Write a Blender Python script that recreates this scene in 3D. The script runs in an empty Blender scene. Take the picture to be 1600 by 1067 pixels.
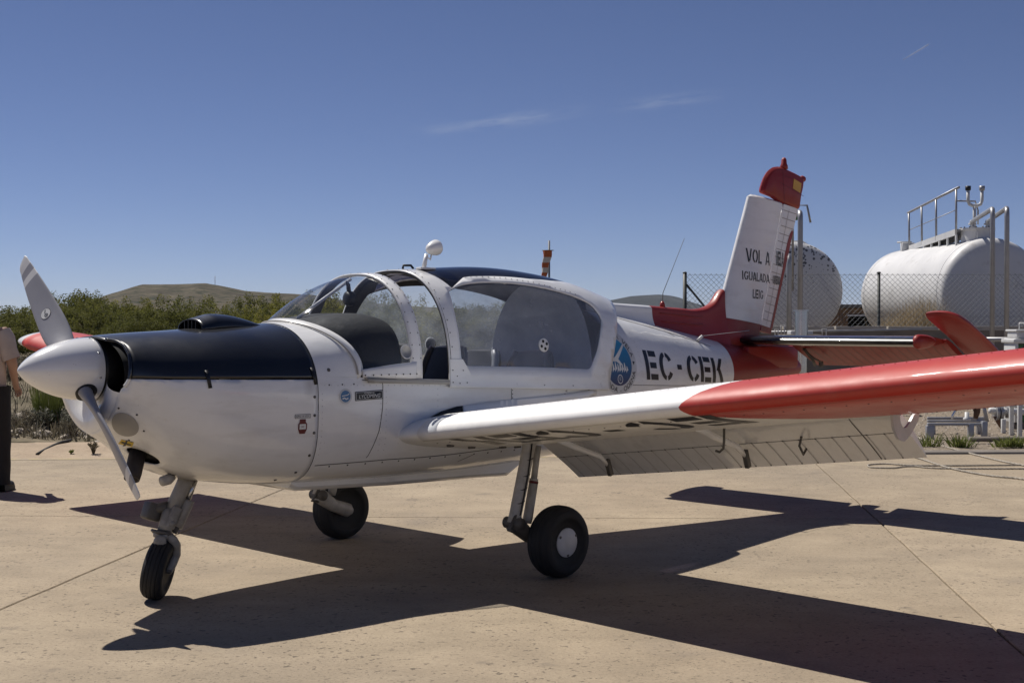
import bpy, bmesh, math, random
import numpy as np
from mathutils import Vector, Matrix
from mathutils.geometry import delaunay_2d_cdt
R = math.radians
PI = math.pi
random.seed(7)
rng = np.random.default_rng(11)
sc = bpy.context.scene
COL = sc.collection

# ------------------------------------------------------------------ camera
FPX, YH, HC = 2068.0, 509.0, 1.54            # focal length in photo pixels, horizon row, eye height
TH = math.atan((533.5 - YH) / FPX)
cam = bpy.data.cameras.new('camera')
cam.sensor_width = 36.0
cam.lens = FPX / 1600 * 36
cam.clip_start = 0.05
cam.clip_end = 60000
cam_ob = bpy.data.objects.new('camera', cam)
COL.objects.link(cam_ob)
cam_ob.location = (0, 0, HC)
cam_ob.rotation_euler = (R(90) - TH, 0, 0)
sc.camera = cam_ob

# ------------------------------------------------------------------ sky, sun, exposure
SUN_DIR = Vector((0.3956, -0.3761, -0.8379))   # way the light travels
EL = math.asin(-SUN_DIR.z)
world = bpy.data.worlds.new('World')
sc.world = world
world.use_nodes = True
wn, wl = world.node_tree.nodes, world.node_tree.links
bg = wn['Background']
sky = wn.new('ShaderNodeTexSky')
sky.sky_type = 'NISHITA'
sky.sun_disc = False
sky.sun_elevation = EL
sky.sun_rotation = math.atan2(-SUN_DIR.x, -SUN_DIR.y)
sky.altitude = 1000
sky.air_density = 0.6
sky.dust_density = 0.0
sky.ozone_density = 2.0
bg.inputs[1].default_value = 0.057
# thin cirrus, a property of the sky itself
tc = wn.new('ShaderNodeTexCoord')
sep = wn.new('ShaderNodeSeparateXYZ')
wl.new(tc.outputs['Generated'], sep.inputs[0])
def wmath(op, a, b=None, c=None):
    n = wn.new('ShaderNodeMath'); n.operation = op
    for i, v in enumerate((a, b, c)):
        if v is None: continue
        if isinstance(v, (int, float)): n.inputs[i].default_value = v
        else: wl.new(v, n.inputs[i])
    return n.outputs[0]
yy_ = wmath('MAXIMUM', sep.outputs[1], .05)
ax_, ez_ = wmath('DIVIDE', sep.outputs[0], yy_), wmath('DIVIDE', sep.outputs[2], yy_)
cmb = wn.new('ShaderNodeCombineXYZ')
wl.new(wmath('MULTIPLY', ax_, 14.0), cmb.inputs[0])
wl.new(wmath('MULTIPLY', wmath('SUBTRACT', ez_, wmath('MULTIPLY', ax_, .12)), 75.0), cmb.inputs[1])
nz = wn.new('ShaderNodeTexNoise')
nz.inputs['Scale'].default_value = 1.6
nz.inputs['Detail'].default_value = 8
nz.inputs['Roughness'].default_value = 0.66
wl.new(cmb.outputs[0], nz.inputs['Vector'])
streaks = None
for a0, e0, L0_, W0_, k0 in ((-.005, .1545, .045, .0050, 1.0), (.018, .1585, .012, .004, .9), (.117, .1690, .032, .0042, .8), (-.045, .1485, .02, .003, .6), (-.75, .20, .12, .012, .8), (.95, .16, .10, .01, .8)):
    da, de = wmath('SUBTRACT', ax_, a0), wmath('SUBTRACT', ez_, e0)
    al = wmath('DIVIDE', wmath('ADD', da, wmath('MULTIPLY', de, .12)), L0_)
    ac = wmath('DIVIDE', wmath('SUBTRACT', de, wmath('MULTIPLY', da, .12)), W0_)
    g = wmath('MULTIPLY', wmath('EXPONENT', wmath('MULTIPLY', wmath('ADD', wmath('MULTIPLY', al, al), wmath('MULTIPLY', ac, ac)), -1.0)), k0)
    streaks = g if streaks is None else wmath('MAXIMUM', streaks, g)
nn0 = wn.new('ShaderNodeMapRange'); nn0.inputs[1].default_value = .40; nn0.inputs[2].default_value = .72
wl.new(nz.outputs[0], nn0.inputs[0])
cfac = wmath('MULTIPLY', wmath('MULTIPLY', streaks, nn0.outputs[0]), .33)
mxw = wn.new('ShaderNodeMixRGB')
wl.new(cfac, mxw.inputs[0])
wbal = wn.new('ShaderNodeMixRGB'); wbal.blend_type = 'MULTIPLY'; wbal.inputs[0].default_value = 1
wbal.inputs[2].default_value = (1.04, .985, 1.16, 1)      # camera white balance leans the blue to violet
wl.new(sky.outputs[0], wbal.inputs[1])
wl.new(wbal.outputs[0], mxw.inputs[1])
mxw.inputs[2].default_value = (9.0, 9.6, 10.5, 1)
wl.new(mxw.outputs[0], bg.inputs[0])

sun = bpy.data.lights.new('sun', 'SUN')
sun.energy = 5.0
sun.angle = R(0.5)
sun.color = (1.0, 0.945, 0.87)
sun_ob = bpy.data.objects.new('sun', sun)
COL.objects.link(sun_ob)
sun_ob.rotation_euler = SUN_DIR.to_track_quat('-Z', 'Y').to_euler()
sun_ob.location = (-20, 20, 40)
vs = sc.view_settings
vs.view_transform = 'Standard'
vs.look = 'None'
vs.exposure = 0.07
vs.gamma = 1.0
vs.use_curve_mapping = False

# ------------------------------------------------------------------ helpers
def at(u, v, Y):
    """point on the ray through photo pixel (u,v) at depth Y"""
    x = (u - 800) / FPX; y = (533.5 - v) / FPX
    c, s = math.cos(TH), math.sin(TH)
    d = Vector((x, c + y * s, -s + y * c))
    return Vector((0, 0, HC)) + d * (Y / d.y)

def ground_at(u, v, z=0.0):
    d = at(u, v, 1.0) - Vector((0, 0, HC))
    return Vector((0, 0, HC)) + d * ((z - HC) / d.z)

def tag(o, label=None, cat=None, group=None, kind=None):
    if label: o['label'] = label
    if cat: o['category'] = cat
    if group: o['group'] = group
    if kind: o['kind'] = kind
    return o

def empty(name, loc=(0, 0, 0), rz=0.0):
    o = bpy.data.objects.new(name, None)
    o.empty_display_size = 0.2
    COL.objects.link(o)
    o.location = loc
    o.rotation_euler = (0, 0, rz)
    return o

def copy_tree(o, parent=None):
    c = o.copy()
    COL.objects.link(c)
    c.parent = parent
    for ch in list(o.children):
        copy_tree(ch, c)
    return c

class MB:
    def __init__(s):
        s.v = []; s.f = []
    def add(s, vs_, fs):
        n = len(s.v)
        s.v.extend([tuple(p) for p in vs_])
        s.f.extend([tuple(i + n for i in f) for f in fs])
        return s
    def grid(s, fn, nu, nv, closev=False):
        vs_ = [fn(i / nu, j / nv) for i in range(nu + 1) for j in range(nv if closev else nv + 1)]
        m = nv if closev else nv + 1
        fs = []
        for i in range(nu):
            for j in range(nv):
                j2 = (j + 1) % m if closev else j + 1
                fs.append((i * m + j, (i + 1) * m + j, (i + 1) * m + j2, i * m + j2))
        return s.add(vs_, fs)
    def box(s, c, d, rot=None):
        hx, hy, hz = d[0] / 2, d[1] / 2, d[2] / 2
        p = [Vector((x, y, z)) for x in (-hx, hx) for y in (-hy, hy) for z in (-hz, hz)]
        if rot is not None: p = [rot @ q for q in p]
        p = [q + Vector(c) for q in p]
        return s.add(p, [(0, 1, 3, 2), (4, 6, 7, 5), (0, 4, 5, 1), (2, 3, 7, 6), (0, 2, 6, 4), (1, 5, 7, 3)])
    def bbox(s, c, d, b=0.01, rot=None):
        """box with chamfered edges"""
        bm = bmesh.new()
        bmesh.ops.create_cube(bm, size=1.0)
        for q in bm.verts: q.co = Vector((q.co.x * d[0], q.co.y * d[1], q.co.z * d[2]))
        bmesh.ops.bevel(bm, geom=bm.edges[:], offset=b, segments=2, affect='EDGES', profile=0.5)
        bm.verts.index_update()
        vs_ = [(rot @ q.co if rot is not None else q.co) + Vector(c) for q in bm.verts]
        fs = [[q.index for q in f.verts] for f in bm.faces]
        bm.free()
        return s.add(vs_, fs)
    def tube(s, path, r, seg=10, cap=True):
        path = [Vector(p) for p in path]
        n = len(path)
        rs = r if isinstance(r, (list, tuple)) else [r] * n
        vs_ = []
        prev = None
        for i, p in enumerate(path):
            t = (path[min(i + 1, n - 1)] - path[max(i - 1, 0)]).normalized()
            if prev is None:
                a = t.orthogonal().normalized()
            else:
                a = (prev - t * prev.dot(t))
                a = a.normalized() if a.length > 1e-6 else t.orthogonal().normalized()
            prev = a
            b = t.cross(a)
            for k in range(seg):
                an = 2 * PI * k / seg
                vs_.append(p + (a * math.cos(an) + b * math.sin(an)) * rs[i])
        fs = []
        for i in range(n - 1):
            for k in range(seg):
                k2 = (k + 1) % seg
                fs.append((i * seg + k, i * seg + k2, (i + 1) * seg + k2, (i + 1) * seg + k))
        if cap:
            fs.append(tuple(range(seg - 1, -1, -1)))
            fs.append(tuple((n - 1) * seg + k for k in range(seg)))
        return s.add(vs_, fs)
    def lathe(s, prof, c=(0, 0, 0), axis=(1, 0, 0), seg=40):
        """prof: list of (along axis, radius)"""
        ax = Vector(axis).normalized()
        a = ax.orthogonal().normalized(); b = ax.cross(a)
        c = Vector(c)
        vs_ = []
        for (h, r) in prof:
            for k in range(seg):
                an = 2 * PI * k / seg
                vs_.append(c + ax * h + (a * math.cos(an) + b * math.sin(an)) * max(r, 1e-4))
        fs = []
        for i in range(len(prof) - 1):
            for k in range(seg):
                k2 = (k + 1) % seg
                fs.append((i * seg + k, i * seg + k2, (i + 1) * seg + k2, (i + 1) * seg + k))
        fs.append(tuple(range(seg - 1, -1, -1)))
        fs.append(tuple((len(prof) - 1) * seg + k for k in range(seg)))
        return s.add(vs_, fs)
    def build(s, name, mat, parent=None, smooth=True, solid=0.0, offset=-1, fix=True, sharp=None):
        me = bpy.data.meshes.new(name)
        me.from_pydata([tuple(p) for p in s.v], [], s.f)
        if fix:
            bm = bmesh.new(); bm.from_mesh(me)
            bmesh.ops.recalc_face_normals(bm, faces=bm.faces)
            bm.to_mesh(me); bm.free()
        me.polygons.foreach_set('use_smooth', [smooth] * len(me.polygons))
        if smooth and sharp:
            me.set_sharp_from_angle(angle=R(sharp))
        me.update()
        o = bpy.data.objects.new(name, me)
        COL.objects.link(o)
        if mat is not None: me.materials.append(mat)
        o.parent = parent
        if solid:
            md = o.modifiers.new('thick', 'SOLIDIFY'); md.thickness = solid; md.offset = offset
        return o

def inpoly(P, poly):
    P = np.asarray(P); poly = np.asarray(poly)
    x, y = P[:, 0], P[:, 1]
    r = np.zeros(len(P), bool)
    n = len(poly)
    for i in range(n):
        x1, y1 = poly[i]; x2, y2 = poly[(i + 1) % n]
        if y1 == y2: continue
        cnd = (y1 > y) != (y2 > y)
        r ^= cnd & (x < (x2 - x1) * (y - y1) / (y2 - y1) + x1)
    return r

def dens(poly, step):
    out = []
    n = len(poly)
    for i in range(n):
        a = np.array(poly[i], float); b = np.array(poly[(i + 1) % n], float)
        k = max(1, int(math.ceil(np.linalg.norm((b - a) / step))))
        for j in range(k): out.append(tuple(a + (b - a) * j / k))
    return out

def rounded(poly, r, n=5):
    """round the corners of a 2D polygon"""
    out = []
    m = len(poly)
    for i in range(m):
        p0, p1, p2 = (np.array(poly[(i + k) % m], float) for k in (-1, 0, 1))
        rr = r[i] if isinstance(r, (list, tuple)) else r
        d0 = p0 - p1; d2 = p2 - p1
        l0 = min(rr, np.linalg.norm(d0) * .48); l2 = min(rr, np.linalg.norm(d2) * .48)
        a = p1 + d0 / np.linalg.norm(d0) * l0; b = p1 + d2 / np.linalg.norm(d2) * l2
        for k in range(n + 1):
            t = k / n
            out.append(tuple((1 - t) ** 2 * a + 2 * t * (1 - t) * p1 + t * t * b))
    return out

def patch(mb, outer, holes, step, fn):
    """triangulated 2D region with holes, mapped to 3D by fn(u,v); step = (du,dv)"""
    st = np.array(step if isinstance(step, (tuple, list)) else (step, step), float)
    o = dens(outer, st); hs = [dens(h, st) for h in holes]
    O = np.array(o)
    mn, mx = O.min(0), O.max(0)
    gx = np.arange(mn[0] + st[0] / 2, mx[0], st[0]); gy = np.arange(mn[1] + st[1] / 2, mx[1], st[1])
    G = np.array([(x, y) for x in gx for y in gy]) if len(gx) and len(gy) else np.zeros((0, 2))
    if len(G):
        k = inpoly(G, O)
        for h in hs: k &= ~inpoly(G, h)
        G = G[k]
        B = np.concatenate([O] + [np.array(h) for h in hs]) / st
        if len(G):
            dd = ((G[:, None, :] / st - B[None]) ** 2).sum(2).min(1)
            G = G[dd > .12]
    vs_ = list(o); ed = [(i, (i + 1) % len(o)) for i in range(len(o))]
    for h in hs:
        b = len(vs_); vs_ += list(h); ed += [(b + i, b + (i + 1) % len(h)) for i in range(len(h))]
    vs_ += [tuple(g) for g in G]
    r = delaunay_2d_cdt([Vector((p[0] / st[0], p[1] / st[1])) for p in vs_], ed, [], 0, 1e-6)
    V = np.array([(p[0] * st[0], p[1] * st[1]) for p in r[0]])
    T = [f for f in r[2] if len(f) == 3]
    Cn = np.array([V[list(f)].mean(0) for f in T])
    k = inpoly(Cn, O)
    for h in hs: k &= ~inpoly(Cn, h)
    mb.add([fn(p[0], p[1]) for p in V], [tuple(T[i]) for i in range(len(T)) if k[i]])
    return mb

def interp(xs, ys):
    xs = np.array(xs, float); ys = np.array(ys, float)
    m = np.gradient(ys, xs)
    def f(x):
        x = min(max(x, xs[0]), xs[-1])
        i = min(max(int(np.searchsorted(xs, x)) - 1, 0), len(xs) - 2)
        h = xs[i + 1] - xs[i]; t = (x - xs[i]) / h
        return float((2*t**3-3*t**2+1)*ys[i]+(t**3-2*t**2+t)*h*m[i]+(-2*t**3+3*t**2)*ys[i+1]+(t**3-t**2)*h*m[i+1])
    return f

_txt = {}
def text2d(s):
    """outline of a line of text as (verts2D, faces), cap height 1, starting at x=0"""
    if s in _txt: return _txt[s]
    cu = bpy.data.curves.new('lettering', 'FONT')
    cu.body = s; cu.resolution_u = 3
    ob = bpy.data.objects.new('lettering', cu)
    COL.objects.link(ob)
    dg = bpy.context.evaluated_depsgraph_get()
    me = bpy.data.meshes.new_from_object(ob.evaluated_get(dg))
    V = np.array([tuple(p.co)[:2] for p in me.vertices]); F = [tuple(p.vertices) for p in me.polygons]
    bpy.data.objects.remove(ob); bpy.data.curves.remove(cu); bpy.data.meshes.remove(me)
    V = V / 0.70
    V[:, 0] -= V[:, 0].min()
    _txt[s] = (V, F)
    return V, F

# ------------------------------------------------------------------ materials
def nmat(name):
    m = bpy.data.materials.new(name)
    m.use_nodes = True
    return m, m.node_tree.nodes, m.node_tree.links, m.node_tree.nodes['Principled BSDF']

def N(nt, t, **kw):
    n = nt.new(t)
    for k, v in kw.items():
        if k in n.inputs: n.inputs[k].default_value = v
        else: setattr(n, k, v)
    return n

def rgba(c): return (c[0], c[1], c[2], 1)

def simple(name, c, rough=.5, metal=0., var=.12, vscale=6., bump=0., bscale=60., coat=0., spec=.5, dirt=None, dirt_scale=3., dirt_lo=.55, dirt_hi=.75, grime=.0):
    """principled with gentle noise in colour and roughness, optional dirt blotches"""
    m, nt, lk, b = nmat(name)
    co = N(nt, 'ShaderNodeTexCoord')
    n1 = N(nt, 'ShaderNodeTexNoise', Scale=vscale, Detail=6.0, Roughness=.6)
    lk.new(co.outputs['Object'], n1.inputs['Vector'])
    mr = N(nt, 'ShaderNodeMapRange'); mr.inputs[1].default_value = .3; mr.inputs[2].default_value = .7
    mr.inputs[3].default_value = 1 - var; mr.inputs[4].default_value = 1 + var * .5
    lk.new(n1.outputs[0], mr.inputs[0])
    mx = N(nt, 'ShaderNodeMixRGB', blend_type='MULTIPLY'); mx.inputs[0].default_value = 1
    mx.inputs[1].default_value = rgba(c); lk.new(mr.outputs[0], mx.inputs[2])
    out = mx.outputs[0]
    if dirt is not None:
        n2 = N(nt, 'ShaderNodeTexNoise', Scale=dirt_scale, Detail=8.0, Roughness=.65)
        lk.new(co.outputs['Object'], n2.inputs['Vector'])
        r2 = N(nt, 'ShaderNodeMapRange'); r2.inputs[1].default_value = dirt_lo; r2.inputs[2].default_value = dirt_hi
        lk.new(n2.outputs[0], r2.inputs[0])
        m2 = N(nt, 'ShaderNodeMixRGB'); lk.new(r2.outputs[0], m2.inputs[0]); lk.new(out, m2.inputs[1])
        m2.inputs[2].default_value = rgba(dirt); out = m2.outputs[0]
    lk.new(out, b.inputs['Base Color'])
    rr = N(nt, 'ShaderNodeMapRange'); rr.inputs[1].default_value = .3; rr.inputs[2].default_value = .7
    rr.inputs[3].default_value = max(rough - .06, .02); rr.inputs[4].default_value = min(rough + .08, 1)
    lk.new(n1.outputs[0], rr.inputs[0]); lk.new(rr.outputs[0], b.inputs['Roughness'])
    b.inputs['Metallic'].default_value = metal
    b.inputs['Specular IOR Level'].default_value = spec
    b.inputs['Coat Weight'].default_value = coat
    b.inputs['Coat Roughness'].default_value = .06
    if bump:
        n3 = N(nt, 'ShaderNodeTexNoise', Scale=bscale, Detail=4.0)
        lk.new(co.outputs['Object'], n3.inputs['Vector'])
        bp = N(nt, 'ShaderNodeBump', Strength=bump, Distance=.01)
        lk.new(n3.outputs[0], bp.inputs['Height']); lk.new(bp.outputs[0], b.inputs['Normal'])
    return m

def paint(name, c, c2=None, mask=None, soot=None, streak=.22, rough=.32, coat=.7, wave=.05, crough=.07):
    """aircraft paint: colour with faint grime streaks, clear gloss and slight oil-canning"""
    m, nt, lk, b = nmat(name)
    co = N(nt, 'ShaderNodeTexCoord')
    n1 = N(nt, 'ShaderNodeTexNoise', Scale=2.2, Detail=7.0, Roughness=.62)
    lk.new(co.outputs['Object'], n1.inputs['Vector'])
    base = N(nt, 'ShaderNodeMixRGB'); base.inputs[1].default_value = rgba(c)
    if c2 is None:
        base.inputs[0].default_value = 0
    else:
        base.inputs[2].default_value = rgba(c2)
        sx = N(nt, 'ShaderNodeSeparateXYZ'); lk.new(co.outputs['Object'], sx.inputs[0])
        lk.new(mask(nt, lk, sx), base.inputs[0])
    mr = N(nt, 'ShaderNodeMapRange'); mr.inputs[1].default_value = .25; mr.inputs[2].default_value = .75
    mr.inputs[3].default_value = .88; mr.inputs[4].default_value = 1.03
    lk.new(n1.outputs[0], mr.inputs[0])
    mx = N(nt, 'ShaderNodeMixRGB', blend_type='MULTIPLY'); mx.inputs[0].default_value = 1
    lk.new(base.outputs[0], mx.inputs[1]); lk.new(mr.outputs[0], mx.inputs[2])
    # grime drawn aft by the airflow
    mg = N(nt, 'ShaderNodeMapping'); mg.inputs['Scale'].default_value = (1.3, 9.0, 9.0); lk.new(co.outputs['Object'], mg.inputs[0])
    ng = N(nt, 'ShaderNodeTexNoise', Scale=1.6, Detail=6.0, Roughness=.65); lk.new(mg.outputs[0], ng.inputs['Vector'])
    rg_ = N(nt, 'ShaderNodeMapRange'); rg_.inputs[1].default_value = .50; rg_.inputs[2].default_value = .78; rg_.inputs[4].default_value = streak; lk.new(ng.outputs[0], rg_.inputs[0])
    xg = N(nt, 'ShaderNodeMixRGB'); lk.new(rg_.outputs[0], xg.inputs[0]); lk.new(mx.outputs[0], xg.inputs[1]); xg.inputs[2].default_value = (.30, .26, .20, 1)
    mx = xg
    for (cx_, cy_, cz_, sx_, sy_, sz_, col_, k_) in (soot or []):
        ms_ = N(nt, 'ShaderNodeMapping'); ms_.inputs['Location'].default_value = (-cx_ / sx_, -cy_ / sy_, -cz_ / sz_); ms_.inputs['Scale'].default_value = (1 / sx_, 1 / sy_, 1 / sz_); lk.new(co.outputs['Object'], ms_.inputs[0])
        ln = N(nt, 'ShaderNodeVectorMath', operation='LENGTH'); lk.new(ms_.outputs[0], ln.inputs[0])
        ws_ = N(nt, 'ShaderNodeMath', operation='MULTIPLY_ADD'); lk.new(ng.outputs[0], ws_.inputs[0]); ws_.inputs[1].default_value = 1.2; lk.new(ln.outputs['Value'], ws_.inputs[2])
        rs_ = N(nt, 'ShaderNodeMapRange'); rs_.inputs[1].default_value = .6; rs_.inputs[2].default_value = 1.7; rs_.inputs[3].default_value = k_; rs_.inputs[4].default_value = 0; lk.new(ws_.outputs[0], rs_.inputs[0])
        xs_ = N(nt, 'ShaderNodeMixRGB'); lk.new(rs_.outputs[0], xs_.inputs[0]); lk.new(mx.outputs[0], xs_.inputs[1]); xs_.inputs[2].default_value = rgba(col_); mx = xs_
    # small chips and specks
    n4 = N(nt, 'ShaderNodeTexNoise', Scale=46.0, Detail=3.0, Roughness=.7)
    lk.new(co.outputs['Object'], n4.inputs['Vector'])
    r4 = N(nt, 'ShaderNodeMapRange'); r4.inputs[1].default_value = .70; r4.inputs[2].default_value = .76; r4.inputs[4].default_value = .55
    lk.new(n4.outputs[0], r4.inputs[0])
    m4 = N(nt, 'ShaderNodeMixRGB'); lk.new(r4.outputs[0], m4.inputs[0]); lk.new(mx.outputs[0], m4.inputs[1])
    m4.inputs[2].default_value = (.16, .14, .12, 1)
    lk.new(m4.outputs[0], b.inputs['Base Color'])
    rr = N(nt, 'ShaderNodeMapRange'); rr.inputs[1].default_value = .3; rr.inputs[2].default_value = .7
    rr.inputs[3].default_value = rough - .05; rr.inputs[4].default_value = rough + .12
    lk.new(n1.outputs[0], rr.inputs[0]); lk.new(rr.outputs[0], b.inputs['Roughness'])
    b.inputs['Coat Weight'].default_value = coat
    b.inputs['Coat Roughness'].default_value = crough
    n3 = N(nt, 'ShaderNodeTexNoise', Scale=3.4, Detail=2.0)
    lk.new(co.outputs['Object'], n3.inputs['Vector'])
    bp = N(nt, 'ShaderNodeBump', Strength=wave, Distance=.12)
    lk.new(n3.outputs[0], bp.inputs['Height'])
    lk.new(bp.outputs[0], b.inputs['Normal']); lk.new(bp.outputs[0], b.inputs['Coat Normal'])
    return m

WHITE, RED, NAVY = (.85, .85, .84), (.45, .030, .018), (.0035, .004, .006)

def wing_mask(nt, lk, sx):
    ab = N(nt, 'ShaderNodeMath', operation='ABSOLUTE'); lk.new(sx.outputs[1], ab.inputs[0])
    ax = N(nt, 'ShaderNodeMath', operation='ADD'); lk.new(sx.outputs[0], ax.inputs[0]); ax.inputs[1].default_value = .765
    mxx = N(nt, 'ShaderNodeMath', operation='MAXIMUM'); lk.new(ax.outputs[0], mxx.inputs[0]); mxx.inputs[1].default_value = 0
    pw = N(nt, 'ShaderNodeMath', operation='POWER'); lk.new(mxx.outputs[0], pw.inputs[0]); pw.inputs[1].default_value = .62
    ml = N(nt, 'ShaderNodeMath', operation='MULTIPLY'); lk.new(pw.outputs[0], ml.inputs[0]); ml.inputs[1].default_value = .55
    sb = N(nt, 'ShaderNodeMath', operation='SUBTRACT'); lk.new(ab.outputs[0], sb.inputs[0]); lk.new(ml.outputs[0], sb.inputs[1])
    gt = N(nt, 'ShaderNodeMath', operation='GREATER_THAN'); lk.new(sb.outputs[0], gt.inputs[0]); gt.inputs[1].default_value = 2.66
    return gt.outputs[0]

M = {}
M['white'] = paint('white_paint', WHITE, wave=.09)
M['cowl_white'] = paint('cowl_white_paint', WHITE, wave=.07, soot=[(-1.98, -.10, .68, .42, .20, .10, (.16, .12, .08), .8), (-1.5, .0, .60, .5, .3, .07, (.22, .18, .13), .6), (-1.38, -.5, 1.20, .05, .2, .08, (.3, .26, .2), .5)])
SHADED_RED = (.27, .015, .012)  # wing red darkened, so the tail's shade is put into its colour
M['red'] = paint('tail_red_shaded', SHADED_RED, streak=.06, rough=.46, coat=.14, crough=.12)
M['navy'] = paint('navy_paint', NAVY, streak=.02, rough=.30, coat=.55, wave=.03)
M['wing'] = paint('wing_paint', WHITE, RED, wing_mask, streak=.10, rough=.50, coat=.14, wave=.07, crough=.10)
M['spinner'] = paint('spinner_paint', (.88, .88, .88), streak=.08, rough=.18, coat=1.0, wave=.01)
M['blade'] = simple('blade_grey', (.30, .30, .33), .45, var=.06)
M['blade_white'] = simple('blade_stripe_white', (.66, .66, .66), .45, var=.06)
M['black'] = simple('satin_black', (.012, .012, .013), .45)
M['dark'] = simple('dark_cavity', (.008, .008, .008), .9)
M['rubber'] = simple('tyre_rubber', (.016, .016, .017), .72, var=.3, vscale=14, bump=.15)
M['gear_nose'] = simple('nose_gear_paint', (.33, .31, .275), .42, var=.18, vscale=20, dirt=(.12, .10, .08), dirt_scale=9, dirt_lo=.55, dirt_hi=.95)
M['gear'] = simple('gear_paint', (.46, .44, .40), .42, var=.25, vscale=20, dirt=(.16, .14, .115), dirt_scale=9, dirt_lo=.56, dirt_hi=.95)
M['gear_dark'] = simple('gear_dark', (.10, .092, .082), .5, var=.3, vscale=20)
M['steel'] = simple('bare_steel', (.55, .55, .55), .25, metal=1.0)
M['exhaust'] = simple('sooty_steel', (.055, .045, .04), .6, metal=.4, var=.4, vscale=25)
M['hubcap'] = simple('hubcap_white', (.58, .58, .58), .35, var=.15, vscale=12)
M['decal_black'] = simple('decal_black', (.010, .010, .012), .4)
M['decal_white'] = simple('decal_white', (.72, .72, .70), .4)
M['decal_grey'] = simple('decal_grey', (.60, .60, .60), .35)
M['decal_red'] = simple('decal_maroon', (.13, .012, .014), .4)
M['decal_yellow'] = simple('decal_yellow', (.62, .42, .03), .4)
M['flag_yellow'] = simple('flag_yellow', (.66, .38, .05), .4)
M['seam'] = simple('panel_seam', (.09, .085, .08), .7)
M['crease_sheen'] = simple('crease_sheen', (.56, .55, .53), .5)
M['seam_light'] = simple('crease_light', (.72, .71, .69), .5)
M['rivet'] = simple('rivet_dark', (.05, .05, .052), .5, metal=.3)
M['plate'] = simple('plate_grey', (.36, .345, .32), .45)
M['leather'] = simple('seat_leather', (.085, .078, .066), .5, bump=.2, bscale=120)
M['leather_black'] = simple('seat_black', (.018, .017, .02), .4, bump=.2, bscale=120)
M['cover'] = simple('glareshield_cloth', (.012, .012, .013), .75, bump=.3, bscale=30, var=.25, vscale=10)
M['liner'] = simple('cabin_liner', (.46, .48, .54), .8, var=.2, vscale=5)
M['headliner'] = simple('headliner_dark', (.035, .032, .03), .8)
M['alu'] = simple('frame_aluminium', (.62, .62, .63), .42, var=.1)

def glass(name, tint, haze, ior=1.49):
    m, nt, lk, b = nmat(name)
    nt.remove(b)
    out = nt['Material Output']
    tr = N(nt, 'ShaderNodeBsdfTransparent'); tr.inputs[0].default_value = rgba(tint)
    gl = N(nt, 'ShaderNodeBsdfGlossy'); gl.inputs['Roughness'].default_value = .03
    fr = N(nt, 'ShaderNodeFresnel')
    ge = N(nt, 'ShaderNodeNewGeometry'); io = N(nt, 'ShaderNodeMapRange'); io.inputs[3].default_value = ior; io.inputs[4].default_value = 1 / ior
    lk.new(ge.outputs['Backfacing'], io.inputs[0]); lk.new(io.outputs[0], fr.inputs[0])
    df = N(nt, 'ShaderNodeBsdfDiffuse'); df.inputs[0].default_value = (.55, .56, .60, 1)
    co = N(nt, 'ShaderNodeTexCoord')
    n1 = N(nt, 'ShaderNodeTexNoise', Scale=5.0, Detail=8.0, Roughness=.7)
    lk.new(co.outputs['Object'], n1.inputs['Vector'])
    mr = N(nt, 'ShaderNodeMapRange'); mr.inputs[1].default_value = .35; mr.inputs[2].default_value = .75
    mr.inputs[3].default_value = haze * .6; mr.inputs[4].default_value = haze * 1.7
    lk.new(n1.outputs[0], mr.inputs[0])
    tl = N(nt, 'ShaderNodeBsdfTranslucent'); tl.inputs[0].default_value = (.50, .55, .64, 1)
    ad = N(nt, 'ShaderNodeMixShader'); ad.inputs[0].default_value = .5; lk.new(df.outputs[0], ad.inputs[1]); lk.new(tl.outputs[0], ad.inputs[2])
    m1 = N(nt, 'ShaderNodeMixShader'); lk.new(mr.outputs[0], m1.inputs[0]); lk.new(tr.outputs[0], m1.inputs[1]); lk.new(ad.outputs[0], m1.inputs[2])
    m2 = N(nt, 'ShaderNodeMixShader'); lk.new(fr.outputs[0], m2.inputs[0]); lk.new(m1.outputs[0], m2.inputs[1]); lk.new(gl.outputs[0], m2.inputs[2])
    lk.new(m2.outputs[0], out.inputs[0])
    return m
M['glass'] = glass('windscreen_acrylic', (.90, .92, .94), .035)
M['glass_side'] = glass('canopy_acrylic', (.84, .86, .89), .25)
M['glass_roof'] = glass('tinted_roof_acrylic', (.05, .045, .085), .03, 1.6)
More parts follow.
